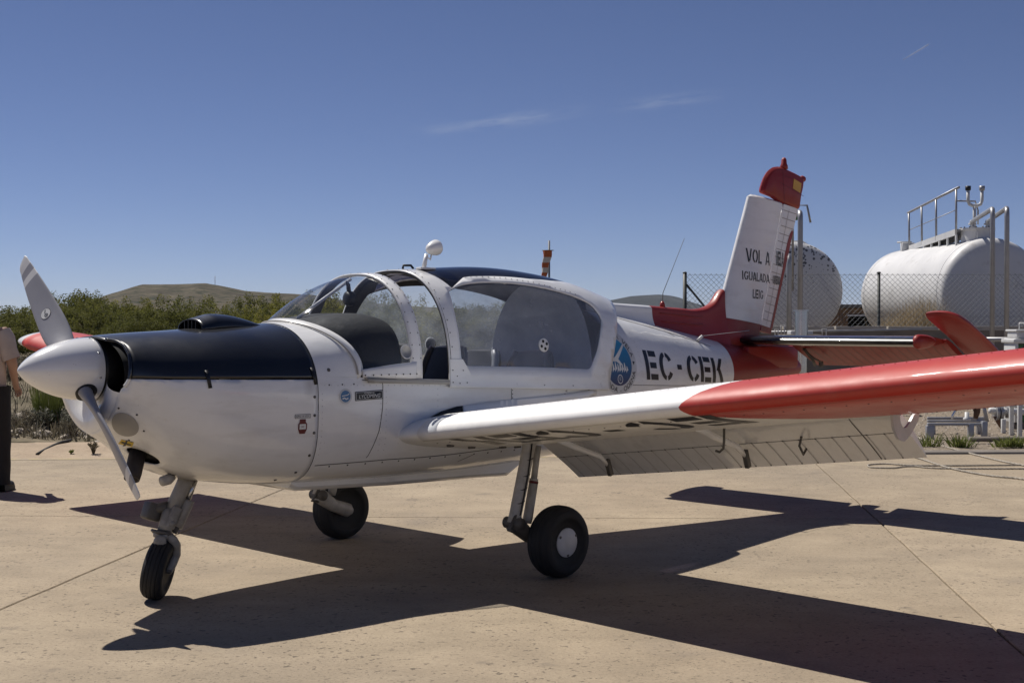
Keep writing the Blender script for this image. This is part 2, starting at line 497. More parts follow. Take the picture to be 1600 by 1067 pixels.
# =================================================================== setting materials
def ground_mat():
    m, nt, lk, b = nmat('dry_soil')
    co = N(nt, 'ShaderNodeTexCoord')
    n1 = N(nt, 'ShaderNodeTexNoise', Scale=.35, Detail=9.0, Roughness=.65); lk.new(co.outputs['Object'], n1.inputs['Vector'])
    n2 = N(nt, 'ShaderNodeTexNoise', Scale=7.0, Detail=6.0, Roughness=.7); lk.new(co.outputs['Object'], n2.inputs['Vector'])
    r1 = N(nt, 'ShaderNodeValToRGB'); lk.new(n1.outputs[0], r1.inputs[0])
    e = r1.color_ramp.elements
    e[0].position = .3; e[0].color = (.085, .078, .045, 1); e[1].position = .7; e[1].color = (.26, .215, .155, 1)
    r2 = N(nt, 'ShaderNodeMapRange'); r2.inputs[1].default_value = .35; r2.inputs[2].default_value = .7; r2.inputs[3].default_value = .55; r2.inputs[4].default_value = 1.25
    lk.new(n2.outputs[0], r2.inputs[0])
    mx = N(nt, 'ShaderNodeMixRGB', blend_type='MULTIPLY'); mx.inputs[0].default_value = 1
    lk.new(r1.outputs[0], mx.inputs[1]); lk.new(r2.outputs[0], mx.inputs[2]); lk.new(mx.outputs[0], b.inputs['Base Color'])
    b.inputs['Roughness'].default_value = .95; b.inputs['Specular IOR Level'].default_value = .1
    bp = N(nt, 'ShaderNodeBump', Strength=.6, Distance=.05); lk.new(n2.outputs[0], bp.inputs['Height']); lk.new(bp.outputs[0], b.inputs['Normal'])
    return m

def concrete_mat(name, base, dark, light, pits=1.0):
    m, nt, lk, b = nmat(name)
    co = N(nt, 'ShaderNodeTexCoord')
    big = N(nt, 'ShaderNodeTexNoise', Scale=.55, Detail=8.0, Roughness=.62); lk.new(co.outputs['Object'], big.inputs['Vector'])
    mp = N(nt, 'ShaderNodeMapping'); mp.inputs['Scale'].default_value = (1.0, 1.4, 1); mp.inputs['Rotation'].default_value = (0, 0, R(6)); lk.new(co.outputs['Object'], mp.inputs[0])
    med = N(nt, 'ShaderNodeTexNoise', Scale=2.1, Detail=9.0, Roughness=.7); lk.new(mp.outputs[0], med.inputs['Vector'])
    fin_ = N(nt, 'ShaderNodeTexNoise', Scale=55.0, Detail=5.0, Roughness=.7); lk.new(co.outputs['Object'], fin_.inputs['Vector'])
    r1 = N(nt, 'ShaderNodeValToRGB'); lk.new(big.outputs[0], r1.inputs[0])
    e = r1.color_ramp.elements; e[0].position = .32; e[0].color = rgba(dark); e[1].position = .66; e[1].color = rgba(light)
    k = e.new(.5); k.color = rgba(base)
    m2 = N(nt, 'ShaderNodeMapRange'); m2.inputs[1].default_value = .38; m2.inputs[2].default_value = .68; m2.inputs[3].default_value = .86; m2.inputs[4].default_value = 1.07; lk.new(med.outputs[0], m2.inputs[0])
    x1 = N(nt, 'ShaderNodeMixRGB', blend_type='MULTIPLY'); x1.inputs[0].default_value = 1; lk.new(r1.outputs[0], x1.inputs[1]); lk.new(m2.outputs[0], x1.inputs[2])
    m3 = N(nt, 'ShaderNodeMapRange'); m3.inputs[1].default_value = .3; m3.inputs[2].default_value = .7; m3.inputs[3].default_value = .84; m3.inputs[4].default_value = 1.12; lk.new(fin_.outputs[0], m3.inputs[0])
    x2 = N(nt, 'ShaderNodeMixRGB', blend_type='MULTIPLY'); x2.inputs[0].default_value = 1; lk.new(x1.outputs[0], x2.inputs[1]); lk.new(m3.outputs[0], x2.inputs[2])
    # pits: irregular small dark holes, denser in patches
    def pitlayer(scale, lo, hi, mlo, mhi):
        wv = N(nt, 'ShaderNodeTexNoise', Scale=scale, Detail=2.0, Roughness=.55); lk.new(co.outputs['Object'], wv.inputs['Vector'])
        t1 = N(nt, 'ShaderNodeMapRange'); t1.inputs[1].default_value = lo; t1.inputs[2].default_value = hi; lk.new(wv.outputs[0], t1.inputs[0])
        mk = N(nt, 'ShaderNodeTexNoise', Scale=1.35 + scale * .01, Detail=4.0, Roughness=.6); lk.new(co.outputs['Object'], mk.inputs['Vector'])
        t2 = N(nt, 'ShaderNodeMapRange'); t2.inputs[1].default_value = mlo; t2.inputs[2].default_value = mhi; lk.new(mk.outputs[0], t2.inputs[0])
        ml = N(nt, 'ShaderNodeMath', operation='MULTIPLY'); lk.new(t1.outputs[0], ml.inputs[0]); lk.new(t2.outputs[0], ml.inputs[1])
        return ml.outputs[0]
    pa1, pa2 = pitlayer(24.0, .61, .66, .36, .56), pitlayer(58.0, .62, .68, .30, .58)
    pm = N(nt, 'ShaderNodeMath', operation='MAXIMUM'); lk.new(pa1, pm.inputs[0]); lk.new(pa2, pm.inputs[1])
    pm2 = N(nt, 'ShaderNodeMath', operation='MULTIPLY'); lk.new(pm.outputs[0], pm2.inputs[0]); pm2.inputs[1].default_value = .72 * pits
    oi = N(nt, 'ShaderNodeObjectInfo'); ot = N(nt, 'ShaderNodeMapRange'); ot.inputs[3].default_value = .93; ot.inputs[4].default_value = 1.04; lk.new(oi.outputs['Random'], ot.inputs[0])
    x2b = N(nt, 'ShaderNodeMixRGB', blend_type='MULTIPLY'); x2b.inputs[0].default_value = 1; lk.new(x2.outputs[0], x2b.inputs[1]); lk.new(ot.outputs[0], x2b.inputs[2])
    os_ = N(nt, 'ShaderNodeTexNoise', Scale=.9, Detail=5.0, Roughness=.55); lk.new(co.outputs['Object'], os_.inputs['Vector'])
    or_ = N(nt, 'ShaderNodeMapRange'); or_.inputs[1].default_value = .60; or_.inputs[2].default_value = .72; or_.inputs[4].default_value = .42; lk.new(os_.outputs[0], or_.inputs[0])
    x2c = N(nt, 'ShaderNodeMixRGB'); lk.new(or_.outputs[0], x2c.inputs[0]); lk.new(x2b.outputs[0], x2c.inputs[1]); x2c.inputs[2].default_value = (.16, .14, .125, 1)
    os2 = N(nt, 'ShaderNodeTexNoise', Scale=2.6, Detail=3.0, Roughness=.5); lk.new(co.outputs['Object'], os2.inputs['Vector'])
    or2 = N(nt, 'ShaderNodeMapRange'); or2.inputs[1].default_value = .68; or2.inputs[2].default_value = .72; or2.inputs[4].default_value = .30; lk.new(os2.outputs[0], or2.inputs[0])
    x2d = N(nt, 'ShaderNodeMixRGB'); lk.new(or2.outputs[0], x2d.inputs[0]); lk.new(x2c.outputs[0], x2d.inputs[1]); x2d.inputs[2].default_value = (.12, .105, .09, 1)
    x2 = x2d
    x3 = N(nt, 'ShaderNodeMixRGB'); lk.new(pm2.outputs[0], x3.inputs[0]); lk.new(x2.outputs[0], x3.inputs[1]); x3.inputs[2].default_value = (.085, .07, .055, 1)
    lk.new(x3.outputs[0], b.inputs['Base Color'])
    b.inputs['Roughness'].default_value = .88; b.inputs['Specular IOR Level'].default_value = .2
    hh = N(nt, 'ShaderNodeMath', operation='SUBTRACT'); lk.new(fin_.outputs[0], hh.inputs[0]); lk.new(pm.outputs[0], hh.inputs[1])
    bp = N(nt, 'ShaderNodeBump', Strength=.35, Distance=.006); lk.new(hh.outputs[0], bp.inputs['Height']); lk.new(bp.outputs[0], b.inputs['Normal'])
    return m

M['soil'] = ground_mat()
M['concrete'] = concrete_mat('apron_concrete', (.368, .300, .216), (.318, .262, .194), (.408, .335, .240))
M['kerb'] = concrete_mat('kerb_concrete', (.40, .31, .22), (.33, .26, .19), (.45, .36, .26), .5)
M['joint'] = simple('joint_filler', (.07, .058, .045), .9, var=.4, vscale=4)
M['yellow_line'] = simple('worn_yellow_line', (.44, .35, .17), .8, dirt=(.36, .29, .21), dirt_scale=6, dirt_lo=.4, dirt_hi=.6)
M['gravel'] = simple('gravel_bed', (.27, .225, .175), .95, var=.7, vscale=24, bump=1.0, bscale=40, spec=.1)
M['stone'] = simple('pale_stone', (.40, .345, .28), .9, var=.3, vscale=5)
M['hill'] = simple('hill_scrub', (.105, .090, .062), .95, var=.6, vscale=.035, dirt=(.032, .036, .020), dirt_scale=.085, dirt_lo=.50, dirt_hi=.60, spec=.05)
M['mount'] = simple('wooded_mountain', (.030, .036, .040), .95, var=.5, vscale=.006, dirt=(.09, .088, .085), dirt_scale=.007, dirt_lo=.55, dirt_hi=.66, spec=.05)

# ------------------------------------------------------------------ ground sheet
gm = MB()
gs_ = sorted(set([-9000, -5000, -2000, -800, -300, -120, -60, -30, 0, 30, 60, 120, 300, 800, 2000, 5000, 9000]))
n_ = len(gs_)
gm.add([Vector((x, y, -.08)) for x in gs_ for y in gs_], [(i * n_ + j, (i + 1) * n_ + j, (i + 1) * n_ + j + 1, i * n_ + j + 1) for i in range(n_ - 1) for j in range(n_ - 1)])
tag(gm.build('ground', M['soil'], smooth=False), kind='structure')

# apron: slabs with open joints
jx = lambda k, y: -2.78 + 5.33 * k + .1165 * (y - 7.17) - (.0 if k == 0 else .035 * k)
jy = [-4.6, .40, 5.5, 10.62, 15.62]
def jyy(i, x): return jy[i] - (.0258 if i < 4 else -.045) * x
ab_ = MB()
ab_.add([(-40, -12, -.02), (40, -12, -.02), (40, jyy(4, 40), -.02), (-40, jyy(4, -40), -.02)], [(0, 1, 2, 3)])
apron = ab_.build('apron', M['joint'], smooth=False)
tag(apron, kind='structure')
def xing(k, i):
    x = jx(k, 8)
    for _ in range(5): y = jyy(i, x); x = jx(k, y)
    return Vector((x, y))
for k in range(-4, 5):
    for i in range(len(jy) - 1):
        c = [xing(k, i), xing(k + 1, i), xing(k + 1, i + 1), xing(k, i + 1)]
        cen = sum(c, Vector((0, 0))) / 4
        g_ = .006
        def ins(p, d): 
            v = (cen - p); return p + Vector((math.copysign(d, v.x), math.copysign(d, v.y)))
        rings = []
        for d, z in ((g_, -.018), (g_, -.006), (g_ + .006, 0.0)):
            # wobble the long edges a little so that the joints are not ruled lines
            ring = []
            for a in range(4):
                p, q = ins(c[a], d), ins(c[(a + 1) % 4], d)
                for t in range(14):
                    r_p = p.lerp(q, t / 14)
                    w = .0025 * math.sin(r_p.x * 3.1 + r_p.y * 5.3) + .002 * math.sin(r_p.x * 11 + r_p.y * 8.1)
                    ring.append(Vector((r_p.x + w, r_p.y + w, z)))
            rings.append(ring)
        s_ = MB(); n4 = len(rings[0])
        s_.add([p for r in rings for p in r], [(a * n4 + b, a * n4 + (b + 1) % n4, (a + 1) * n4 + (b + 1) % n4, (a + 1) * n4 + b) for a in range(2) for b in range(n4)] + [tuple(2 * n4 + b for b in range(n4))])
        s_.build('slab', M['concrete'], apron, smooth=False)
# concrete gutter ramp on the far side, painted edge line
def edge_y(x): return jyy(4, x)
kb = MB()
def kerbf(u, v):
    x = -40 + 43.4 * u
    y = edge_y(x) + .02 + 1.35 * v
    return Vector((x, y, -.012 + .085 * min(1, max(0, (v - .03)) * 1.5) + (-.25 * max(0, v - .97) / .03)))
kb.grid(kerbf, 60, 24)
tag(kb.build('gutter', M['kerb']), kind='structure')
yl = MB(); yl.grid(lambda u, v: Vector((-40 + 43.2 * u, edge_y(-40 + 43.2 * u) - .17 + .12 * v, .004)), 60, 1)
tag(yl.build('edge_line', M['yellow_line'], smooth=False), kind='structure')

# scrub bank behind the gutter
def bank_z(x, y): return .045 + .05 * math.sin(x * .7 + 1) * math.sin(y * .45) + .03 * math.sin(x * 2.3 + y * 1.7) - max(0, (y - 60)) * .004
bk = MB()
bk.grid(lambda u, v: (lambda x, y: Vector((x, y, bank_z(x, y))))(-75 + 78.3 * u, 16.6 + .02 * (-75 + 78.3 * u + 40) * 0 + (130 - 16.6) * v ** 1.6), 150, 110)
tag(bk.build('scrub_bank', M['soil']), kind='structure')

# ------------------------------------------------------------------ far hills
def ridge(name, mat, pts, Y, depth, zb, rough, nseg=160, nd=14, seed=3):
    """pts: photo pixels of the skyline, Y its distance"""
    r = random.Random(seed)
    U = [p[0] for p in pts]; Vv = [p[1] for p in pts]
    ph = [r.uniform(0, 6) for _ in range(8)]
    mb = MB()
    def f(u, v):
        px = U[0] + (U[-1] - U[0]) * u
        py = np.interp(px, U, Vv)
        top = at(px, py, Y)
        k = v * 2 - 1                       # -1 near foot, 0 crest, 1 far foot
        h = (top.z - zb) * (1 - abs(k) ** 1.25)
        nzv = sum(math.sin(top.x / (Y * .018) * (1.7 ** i) + ph[i] + k * 3 * (1.3 ** i)) / (1.6 ** i) for i in range(6))
        h *= 1 + rough * nzv * (abs(k) * 1.2 + .06)
        return Vector((top.x * (1 + k * depth / Y * .5), top.y + k * depth, zb + h))
    mb.grid(f, nseg, nd * 2)
    return tag(mb.build(name, mat), kind='structure')
ridge('hills', M['hill'], [(-500, 500), (-300, 492), (-100, 500), (20, 502), (110, 488), (150, 470), (180, 457), (222, 444.5), (300, 443.5), (322, 443), (345, 447), (385, 455), (440, 458), (490, 461), (540, 470), (620, 477), (720, 482), (850, 492), (960, 500)], 1600, 420, -4, .075, nseg=420, nd=40)
ridge('mountain', M['mount'], [(760, 500), (880, 486), (945, 471), (985, 463), (1030, 460), (1050, 462), (1062, 465), (1075, 470), (1100, 478), (1150, 490), (1250, 497), (1340, 500), (1500, 495), (1700, 492), (2000, 500)], 5200, 900, -10, .05, seed=5)
hl_ = MB()
tag(hl_.add([], []) and MB().grid(lambda u, v: at(352 + 60 * u, 459.5 + 3.2 * u + 1.2 * v, 1510 - 40 * u), 6, 1).build('hill_track', simple('pale_track', (.30, .25, .19), .9)), kind='structure')
tw = MB(); b0 = at(336, 447, 1600); tw.tube([b0 - Vector((0, 0, 4)), b0 + Vector((0, 0, 12))], .35, 5)
two = tw.build('radio_mast', simple('mast_steel', (.35, .35, .36), .5)); tag(two, 'thin radio mast standing on the crest of the bare hill', 'mast')

# ------------------------------------------------------------------ vegetation
def leafcloud(clumps, n, size, rnd, flat=.0, ar=(.5, 1.0)):
    """n small leaf quads scattered through ellipsoid clumps; returns verts, faces arrays"""
    w = np.array([c[3] * c[4] * c[5] for c in clumps]); w /= w.sum()
    idx = rnd.choice(len(clumps), n, p=w)
    C = np.array(clumps)[idx]
    d = rnd.normal(size=(n, 3)); d /= np.linalg.norm(d, axis=1, keepdims=True)
    rad = rnd.random(n) ** .45
    P = C[:, :3] + d * C[:, 3:6] * rad[:, None]
    a = rnd.normal(size=(n, 3)); a /= np.linalg.norm(a, axis=1, keepdims=True)
    b = np.cross(a, rnd.normal(size=(n, 3))); b /= np.linalg.norm(b, axis=1, keepdims=True)
    s = size * (.6 + .8 * rnd.random(n))[:, None]
    k = (ar[0] + (ar[1] - ar[0]) * rnd.random(n))[:, None]
    V = np.stack([P - a * s, P - b * s * k * .5, P + a * s, P + b * s * k * .5], 1).reshape(-1, 3)
    F = np.arange(4 * n).reshape(-1, 4)
    return V, F
def npmesh(name, V, F, mat):
    me = bpy.data.meshes.new(name)
    me.from_pydata(V.tolist(), [], F.tolist())
    me.materials.append(mat)
    return me
def leaf_mat(name, c1, c2, trans=.25):
    m, nt, lk, b = nmat(name)
    co = N(nt, 'ShaderNodeTexCoord')
    n1 = N(nt, 'ShaderNodeTexNoise', Scale=1.3, Detail=5.0); lk.new(co.outputs['Object'], n1.inputs['Vector'])
    oi = N(nt, 'ShaderNodeObjectInfo')
    ad = N(nt, 'ShaderNodeMath', operation='MULTIPLY_ADD'); lk.new(oi.outputs['Random'], ad.inputs[0]); ad.inputs[1].default_value = .35; lk.new(n1.outputs[0], ad.inputs[2])
    r1 = N(nt, 'ShaderNodeMapRange'); r1.inputs[1].default_value = .4; r1.inputs[2].default_value = .9; lk.new(ad.outputs[0], r1.inputs[0])
    mx = N(nt, 'ShaderNodeMixRGB'); lk.new(r1.outputs[0], mx.inputs[0]); mx.inputs[1].default_value = rgba(c1); mx.inputs[2].default_value = rgba(c2)
    lk.new(mx.outputs[0], b.inputs['Base Color']); b.inputs['Roughness'].default_value = .7; b.inputs['Specular IOR Level'].default_value = .2
    tl_ = N(nt, 'ShaderNodeBsdfTranslucent'); lk.new(mx.outputs[0], tl_.inputs[0])
    ms = N(nt, 'ShaderNodeMixShader'); ms.inputs[0].default_value = trans
    lk.new(b.outputs[0], ms.inputs[1]); lk.new(tl_.outputs[0], ms.inputs[2]); lk.new(ms.outputs[0], nt['Material Output'].inputs[0])
    return m
M['leaf_a'] = leaf_mat('olive_leaf', (.125, .128, .026), (.23, .215, .048), .5)
M['leaf_b'] = leaf_mat('dark_leaf', (.085, .094, .024), (.155, .155, .04), .45)
M['leaf_dry'] = leaf_mat('dry_scrub', (.115, .098, .062), (.19, .165, .115), .2)
M['leaf_grey'] = leaf_mat('grey_scrub', (.10, .105, .075), (.17, .165, .125), .2)
M['leaf_green'] = leaf_mat('weed_green', (.09, .12, .03), (.20, .22, .06), .3)
M['bark'] = simple('bark', (.10, .075, .05), .9, var=.4, vscale=8)

def make_tree(i, kind):
    rd = np.random.default_rng(100 + i)
    w = 2.3 + .5 * (i % 3); h = 3.0 + .3 * (i % 2)
    clumps = []
    for _ in range(46):
        a = rd.uniform(0, 2 * PI); rr = w * math.sqrt(rd.random()) * .85
        zz = .35 + (h - .9) * rd.random() ** .8 * (1 - .35 * (rr / w) ** 2)
        s = rd.uniform(.35, .75)
        clumps.append((rr * math.cos(a), rr * math.sin(a), zz, s, s, s * .75))
    # feathery leaders above the crown
    for _ in range(7):
        a = rd.uniform(0, 2 * PI); rr = w * rd.random() * .7
        clumps.append((rr * math.cos(a), rr * math.sin(a), h - .45 + .4 * rd.random(), .26, .26, .42))
    V, F = leafcloud(clumps, 22000, .060, rd)
    cm = npmesh('crown', V, F, M['leaf_a'] if kind == 0 else M['leaf_b'])
    tb_ = MB()
    for k in range(6):
        a = rd.uniform(0, 2 * PI); r1 = rd.uniform(.5, 1.0) * w * .6; hh = h * rd.uniform(.45, .78)
        p0 = Vector((.12 * math.cos(a), .12 * math.sin(a), -.1)); p2 = Vector((r1 * math.cos(a), r1 * math.sin(a), hh)); p1 = p0.lerp(p2, .5) + Vector((-.2 * math.cos(a), -.2 * math.sin(a), .2))
        tb_.tube([p0, p1, p2], [.09, .055, .02], 6)
        for _ in range(3):
            q = p1.lerp(p2, rd.random()); e = q + Vector((rd.uniform(-.7, .7), rd.uniform(-.7, .7), rd.uniform(.2, .7))); tb_.tube([q, e], [.028, .01], 5)
    t = empty('tree', (0, 0, 0))
    to = tb_.build('trunk', M['bark'], t)
    c = bpy.data.objects.new('crown', cm); COL.objects.link(c); c.parent = t
    return t
protos = [make_tree(i, k) for i, k in enumerate((0, 0, 1, 0, 1, 0))]
TL = ['light olive-green bushy tree in the belt below the bare hill', 'dark green bushy tree in the belt below the bare hill']
kinds = (0, 0, 1, 0, 1, 0)
used_ = [False] * 6
tr_ = random.Random(4)
spots = []
x = -47.0
while x < 4:
    spots.append((x, 78 + tr_.uniform(-6, 9), tr_.uniform(.82, 1.12))); x += tr_.uniform(1.1, 1.9)
x = -44.0
while x < 2:
    spots.append((x, 67 + tr_.uniform(-3, 3), tr_.uniform(.55, .80))); x += tr_.uniform(1.7, 2.9)
for (px, sc_) in ((95, 1.22), (125, 1.18), (160, 1.12), (430, 1.05)):
    p = at(px, 509, 82); spots.append((p.x, 82, sc_))
for n_i, (x, y, s) in enumerate(spots):
    i = tr_.randrange(6)
    o = protos[i] if not used_[i] else copy_tree(protos[i])
    used_[i] = True
    o.location = (x, y, bank_z(x, y) - .05); o.rotation_euler = (0, 0, tr_.uniform(0, 6.28)); o.scale = (s * tr_.uniform(.95, 1.2), s * tr_.uniform(.95, 1.2), s)
    tag(o, TL[kinds[i]], 'tree', ['olive-green trees below the hill', 'dark green trees below the hill'][kinds[i]])
for i in range(6):
    if not used_[i]:
        for ch in list(protos[i].children): bpy.data.objects.remove(ch)
        bpy.data.objects.remove(protos[i])

# scrub bushes on the bank
def make_bush(i, mat):
    rd = np.random.default_rng(300 + i)
    clumps = []
    for _ in range(10):
        a = rd.uniform(0, 2 * PI); rr = .45 * math.sqrt(rd.random())
        clumps.append((rr * math.cos(a), rr * math.sin(a), .12 + .3 * rd.random(), .14, .14, .16))
    V, F = leafcloud(clumps, 1500, .035, rd, ar=(.25, .7))
    # stems
    me = npmesh('foliage', V, F, mat)
    return me
bmesh_ = [make_bush(0, M['leaf_dry']), make_bush(1, M['leaf_grey']), make_bush(2, M['leaf_dry']), make_bush(3, M['leaf_grey']), make_bush(4, M['leaf_green'])]
stems = MB()
for k in range(14):
    a = k * 2.4; stems.tube([(0, 0, -.05), (.2 * math.cos(a), .2 * math.sin(a), .22), (.42 * math.cos(a), .42 * math.sin(a), .42)], [.012, .008, .004], 5)
stem_o = stems.build('stems', M['bark']); stem_me = stem_o.data; bpy.data.objects.remove(stem_o)
BL = ['low dry brown scrub bush on the stony bank behind the gutter', 'low grey-green scrub bush on the stony bank behind the gutter']
bs = random.Random(9)
cnt = 0
while cnt < 170:
    u = bs.random()
    y = 17.6 + 44 * u ** 1.5
    x = bs.uniform(-.52 * y - 1, 1.5 if cnt % 3 else -.26 * y)
    i = bs.randrange(4)
    e = empty('scrub_bush', (x, y, bank_z(x, y) - .02), bs.uniform(0, 6))
    s = bs.uniform(.45, 1.15) * (1 + .4 * u)
    e.scale = (s, s, s * bs.uniform(.65, 1.0))
    for nm, me in (('foliage', bmesh_[i]), ('stems', stem_me)):
        c = bpy.data.objects.new(nm, me); COL.objects.link(c); c.parent = e
    tag(e, BL[i % 2], 'bush', ['dry brown bushes on the bank', 'grey-green bushes on the bank'][i % 2]); cnt += 1
# one greener broom-like bush near the gutter
e = empty('broom_bush', tuple(ground_at(75, 672, .05)), 0); e.scale = (.55, .55, 1.05)
rd = np.random.default_rng(77)
V = []; F = []
for k in range(700):
    a = rd.uniform(0, 2 * PI); r0 = rd.random() ** .7 * .25; t = rd.uniform(.1, .45); h = rd.uniform(.35, .72)
    p0 = np.array((r0 * math.cos(a), r0 * math.sin(a), 0)); p1 = p0 + np.array((t * math.cos(a) * .6, t * math.sin(a) * .6, h)); b_ = rd.uniform(0, 6.3); d_ = np.array((math.cos(b_), math.sin(b_), 0)) * .007
    n0 = len(V); V += [p0 - d_, p0 + d_, p1 + d_ * .3, p1 - d_ * .3]; F.append((n0, n0 + 1, n0 + 2, n0 + 3))
c = bpy.data.objects.new('stems', npmesh('stems', np.array(V), np.array(F), M['leaf_green'])); COL.objects.link(c); c.parent = e
tag(e, 'upright green broom bush among pale stones behind the gutter', 'bush')
# low dry herbs between the bushes
rd = np.random.default_rng(5)
n = 17000
yy = 17.2 + 38 * rd.random(n) ** 1.7; xx = rd.uniform(-1, 1, n) * 0 + (-.55 * yy - 1) + rd.random(n) * (.55 * yy + 4)
keep = np.sin(xx * 1.7 + 2 * np.sin(yy * .9)) + np.sin(yy * 2.1 + xx) > -.7
xx, yy = xx[keep], yy[keep]; n = len(xx)
zz = np.array([bank_z(a, b) for a, b in zip(xx, yy)])
P = np.stack([xx, yy, zz - .01], 1); hgt = rd.uniform(.06, .24, n)
lean = rd.normal(size=(n, 2)) * .07
a = rd.uniform(0, 2 * PI, n); d = np.stack([np.cos(a), np.sin(a), 0 * a], 1) * .012
T = P + np.stack([lean[:, 0], lean[:, 1], hgt], 1)
V = np.stack([P - d, P + d, T + d * .4, T - d * .4], 1).reshape(-1, 3)
o = bpy.data.objects.new('dry_herbs', npmesh('dry_herbs', V, np.arange(4 * n).reshape(-1, 4), M['leaf_dry'])); COL.objects.link(o)
tag(o, 'low dry grass and herbs covering the bank behind the gutter', 'dry grass', kind='stuff')
# stones
def stone_mesh(i):
    bm = bmesh.new(); bmesh.ops.create_icosphere(bm, subdivisions=2, radius=1)
    r = random.Random(i)
    ph = [(Vector((r.uniform(-1, 1), r.uniform(-1, 1), r.uniform(-1, 1))).normalized(), r.uniform(.55, .9)) for _ in range(7)]
    for q in bm.verts:
        for nn, dd in ph:
            t = q.co.dot(nn)
            if t > dd: q.co -= nn * (t - dd) * .9
        q.co.z *= .6
    me = bpy.data.meshes.new('stone'); bm.to_mesh(me); bm.free(); me.materials.append(M['stone']); return me
sms = [stone_mesh(i) for i in range(5)]
for k in range(120):
    if k < 80: p = ground_at(bs.uniform(-60, 190), bs.uniform(640, 690), .05)
    else:
        y = 17.3 + 12 * bs.random() ** 1.5; p = Vector((bs.uniform(-.45 * y, 2.5), y, 0))
    o = bpy.data.objects.new('stone', bs.choice(sms)); COL.objects.link(o)
    s = bs.uniform(.045, .12)
    o.location = (p.x, p.y, bank_z(p.x, p.y) + s * .2); o.scale = (s * bs.uniform(.8, 1.5), s, s); o.rotation_euler = (bs.uniform(-.3, .3), bs.uniform(-.3, .3), bs.uniform(0, 6))
    tag(o, 'pale rough stone lying in the dry scrub behind the gutter', 'stone', 'pale stones on the bank')
# small dry plant growing at the joint of the gutter, black drain hose
def twig_plant(name, loc, h, n, seed, mat, label, cat='plant', spread=.5, leafy=6):
    r = random.Random(seed); e = empty(name, loc)
    mb = MB(); lf = MB()
    for k in range(n):
        a = r.uniform(0, 6.28); d = Vector((math.cos(a), math.sin(a), 0)) * spread * r.uniform(.3, 1) * h
        p1 = d * .45 + Vector((0, 0, h * r.uniform(.4, .6))); p2 = d + Vector((0, 0, h * r.uniform(.7, 1)))
        mb.tube([(0, 0, -.01), p1, p2], [.006, .004, .002], 4)
        for j in range(leafy):
            q = p1.lerp(p2, r.random()); v = Vector((r.uniform(-1, 1), r.uniform(-1, 1), r.uniform(.2, 1))).normalized() * r.uniform(.02, .05); s = v.orthogonal().normalized() * .006
            lf.add([q, q + v * .5 + s, q + v, q + v * .5 - s], [(0, 1, 2, 3)])
    mb.build('stems', mat, e); lf.build('leaves', mat, e, fix=False)
    tag(e, label, cat); return e
p = ground_at(146, 711); twig_plant('dry_weed', tuple(p), .16, 16, 3, M['leaf_dry'], 'spindly dry weed growing in the joint of the concrete gutter')
p = ground_at(111, 711); twig_plant('dry_weed', tuple(p), .045, 9, 4, M['leaf_green'], 'tiny weed sprouting beside the worn yellow line')
hs = MB()
pa_ = [ground_at(58, 712, .0), ground_at(68, 706, .015), ground_at(84, 698, .05), ground_at(96, 693, .07), ground_at(110, 690, .075)]
hs.tube([Vector((q.x, q.y, q.z + .018)) for q in pa_], .019, 10)
tag(hs.build('drain_hose', simple('black_hose', (.03, .026, .022), .7, var=.3, vscale=10)), 'black hose lying diagonally across the concrete gutter', 'hose')
# windsock
ws = empty('windsock', (at(858, 500, 120).x, 120, 0))
mb = MB(); mb.tube([(0, 0, -.1), (0, 0, 9.25)], [.12, .09], 10); mb.build('pole', simple('mast_grey', (.20, .20, .21), .5), ws)
mo, mw = simple('sock_orange', (.50, .12, .035), .8), simple('sock_white', (.62, .56, .50), .8)
zt_ = [8.35, 7.75, 7.25, 6.80, 6.35, 5.85]
rt_ = [.50, .46, .42, .38, .34, .28]; xo_ = [-.15, -.18, -.28, -.34, -.42, -.50]
for k in range(5):
    mb = MB()
    def sf(u, v, k=k):
        a = 2 * PI * v; rr = (rt_[k] + (rt_[k + 1] - rt_[k]) * u) * (1 + .12 * math.sin(3 * a + 2 * k + 2 * u)); 
        return Vector((xo_[k] + (xo_[k + 1] - xo_[k]) * u + rr * math.cos(a) * .8, rr * math.sin(a) * .5, zt_[k] + (zt_[k + 1] - zt_[k]) * u))
    mb.grid(sf, 4, 18, closev=True); mb.build('sock_band', mo if k % 2 == 0 else mw, ws)
mb = MB(); mb.tube([Vector((.52 * math.cos(a), .3 * math.sin(a), 8.36)) + Vector((-.12, 0, 0)) for a in np.linspace(0, 2 * PI, 17)], .03, 6); mb.build('hoop', M['gear_dark'], ws)
tag(ws, 'limp orange and white windsock on a thin grey mast behind the canopy', 'windsock')
# contrail
ct_ = MB(); a, b_ = at(1411, 94, 30000), at(1451, 70, 30000)
ct_.tube([a, a.lerp(b_, .5), b_], [9, 16, 20], 6)
m, nt, lk, b = nmat('contrail_vapour'); b.inputs['Base Color'].default_value = (.9, .9, .9, 1); b.inputs['Roughness'].default_value = 1; b.inputs['Alpha'].default_value = .22
tag(ct_.build('contrail', m), 'short thin white contrail in the blue sky', 'contrail', kind='stuff')
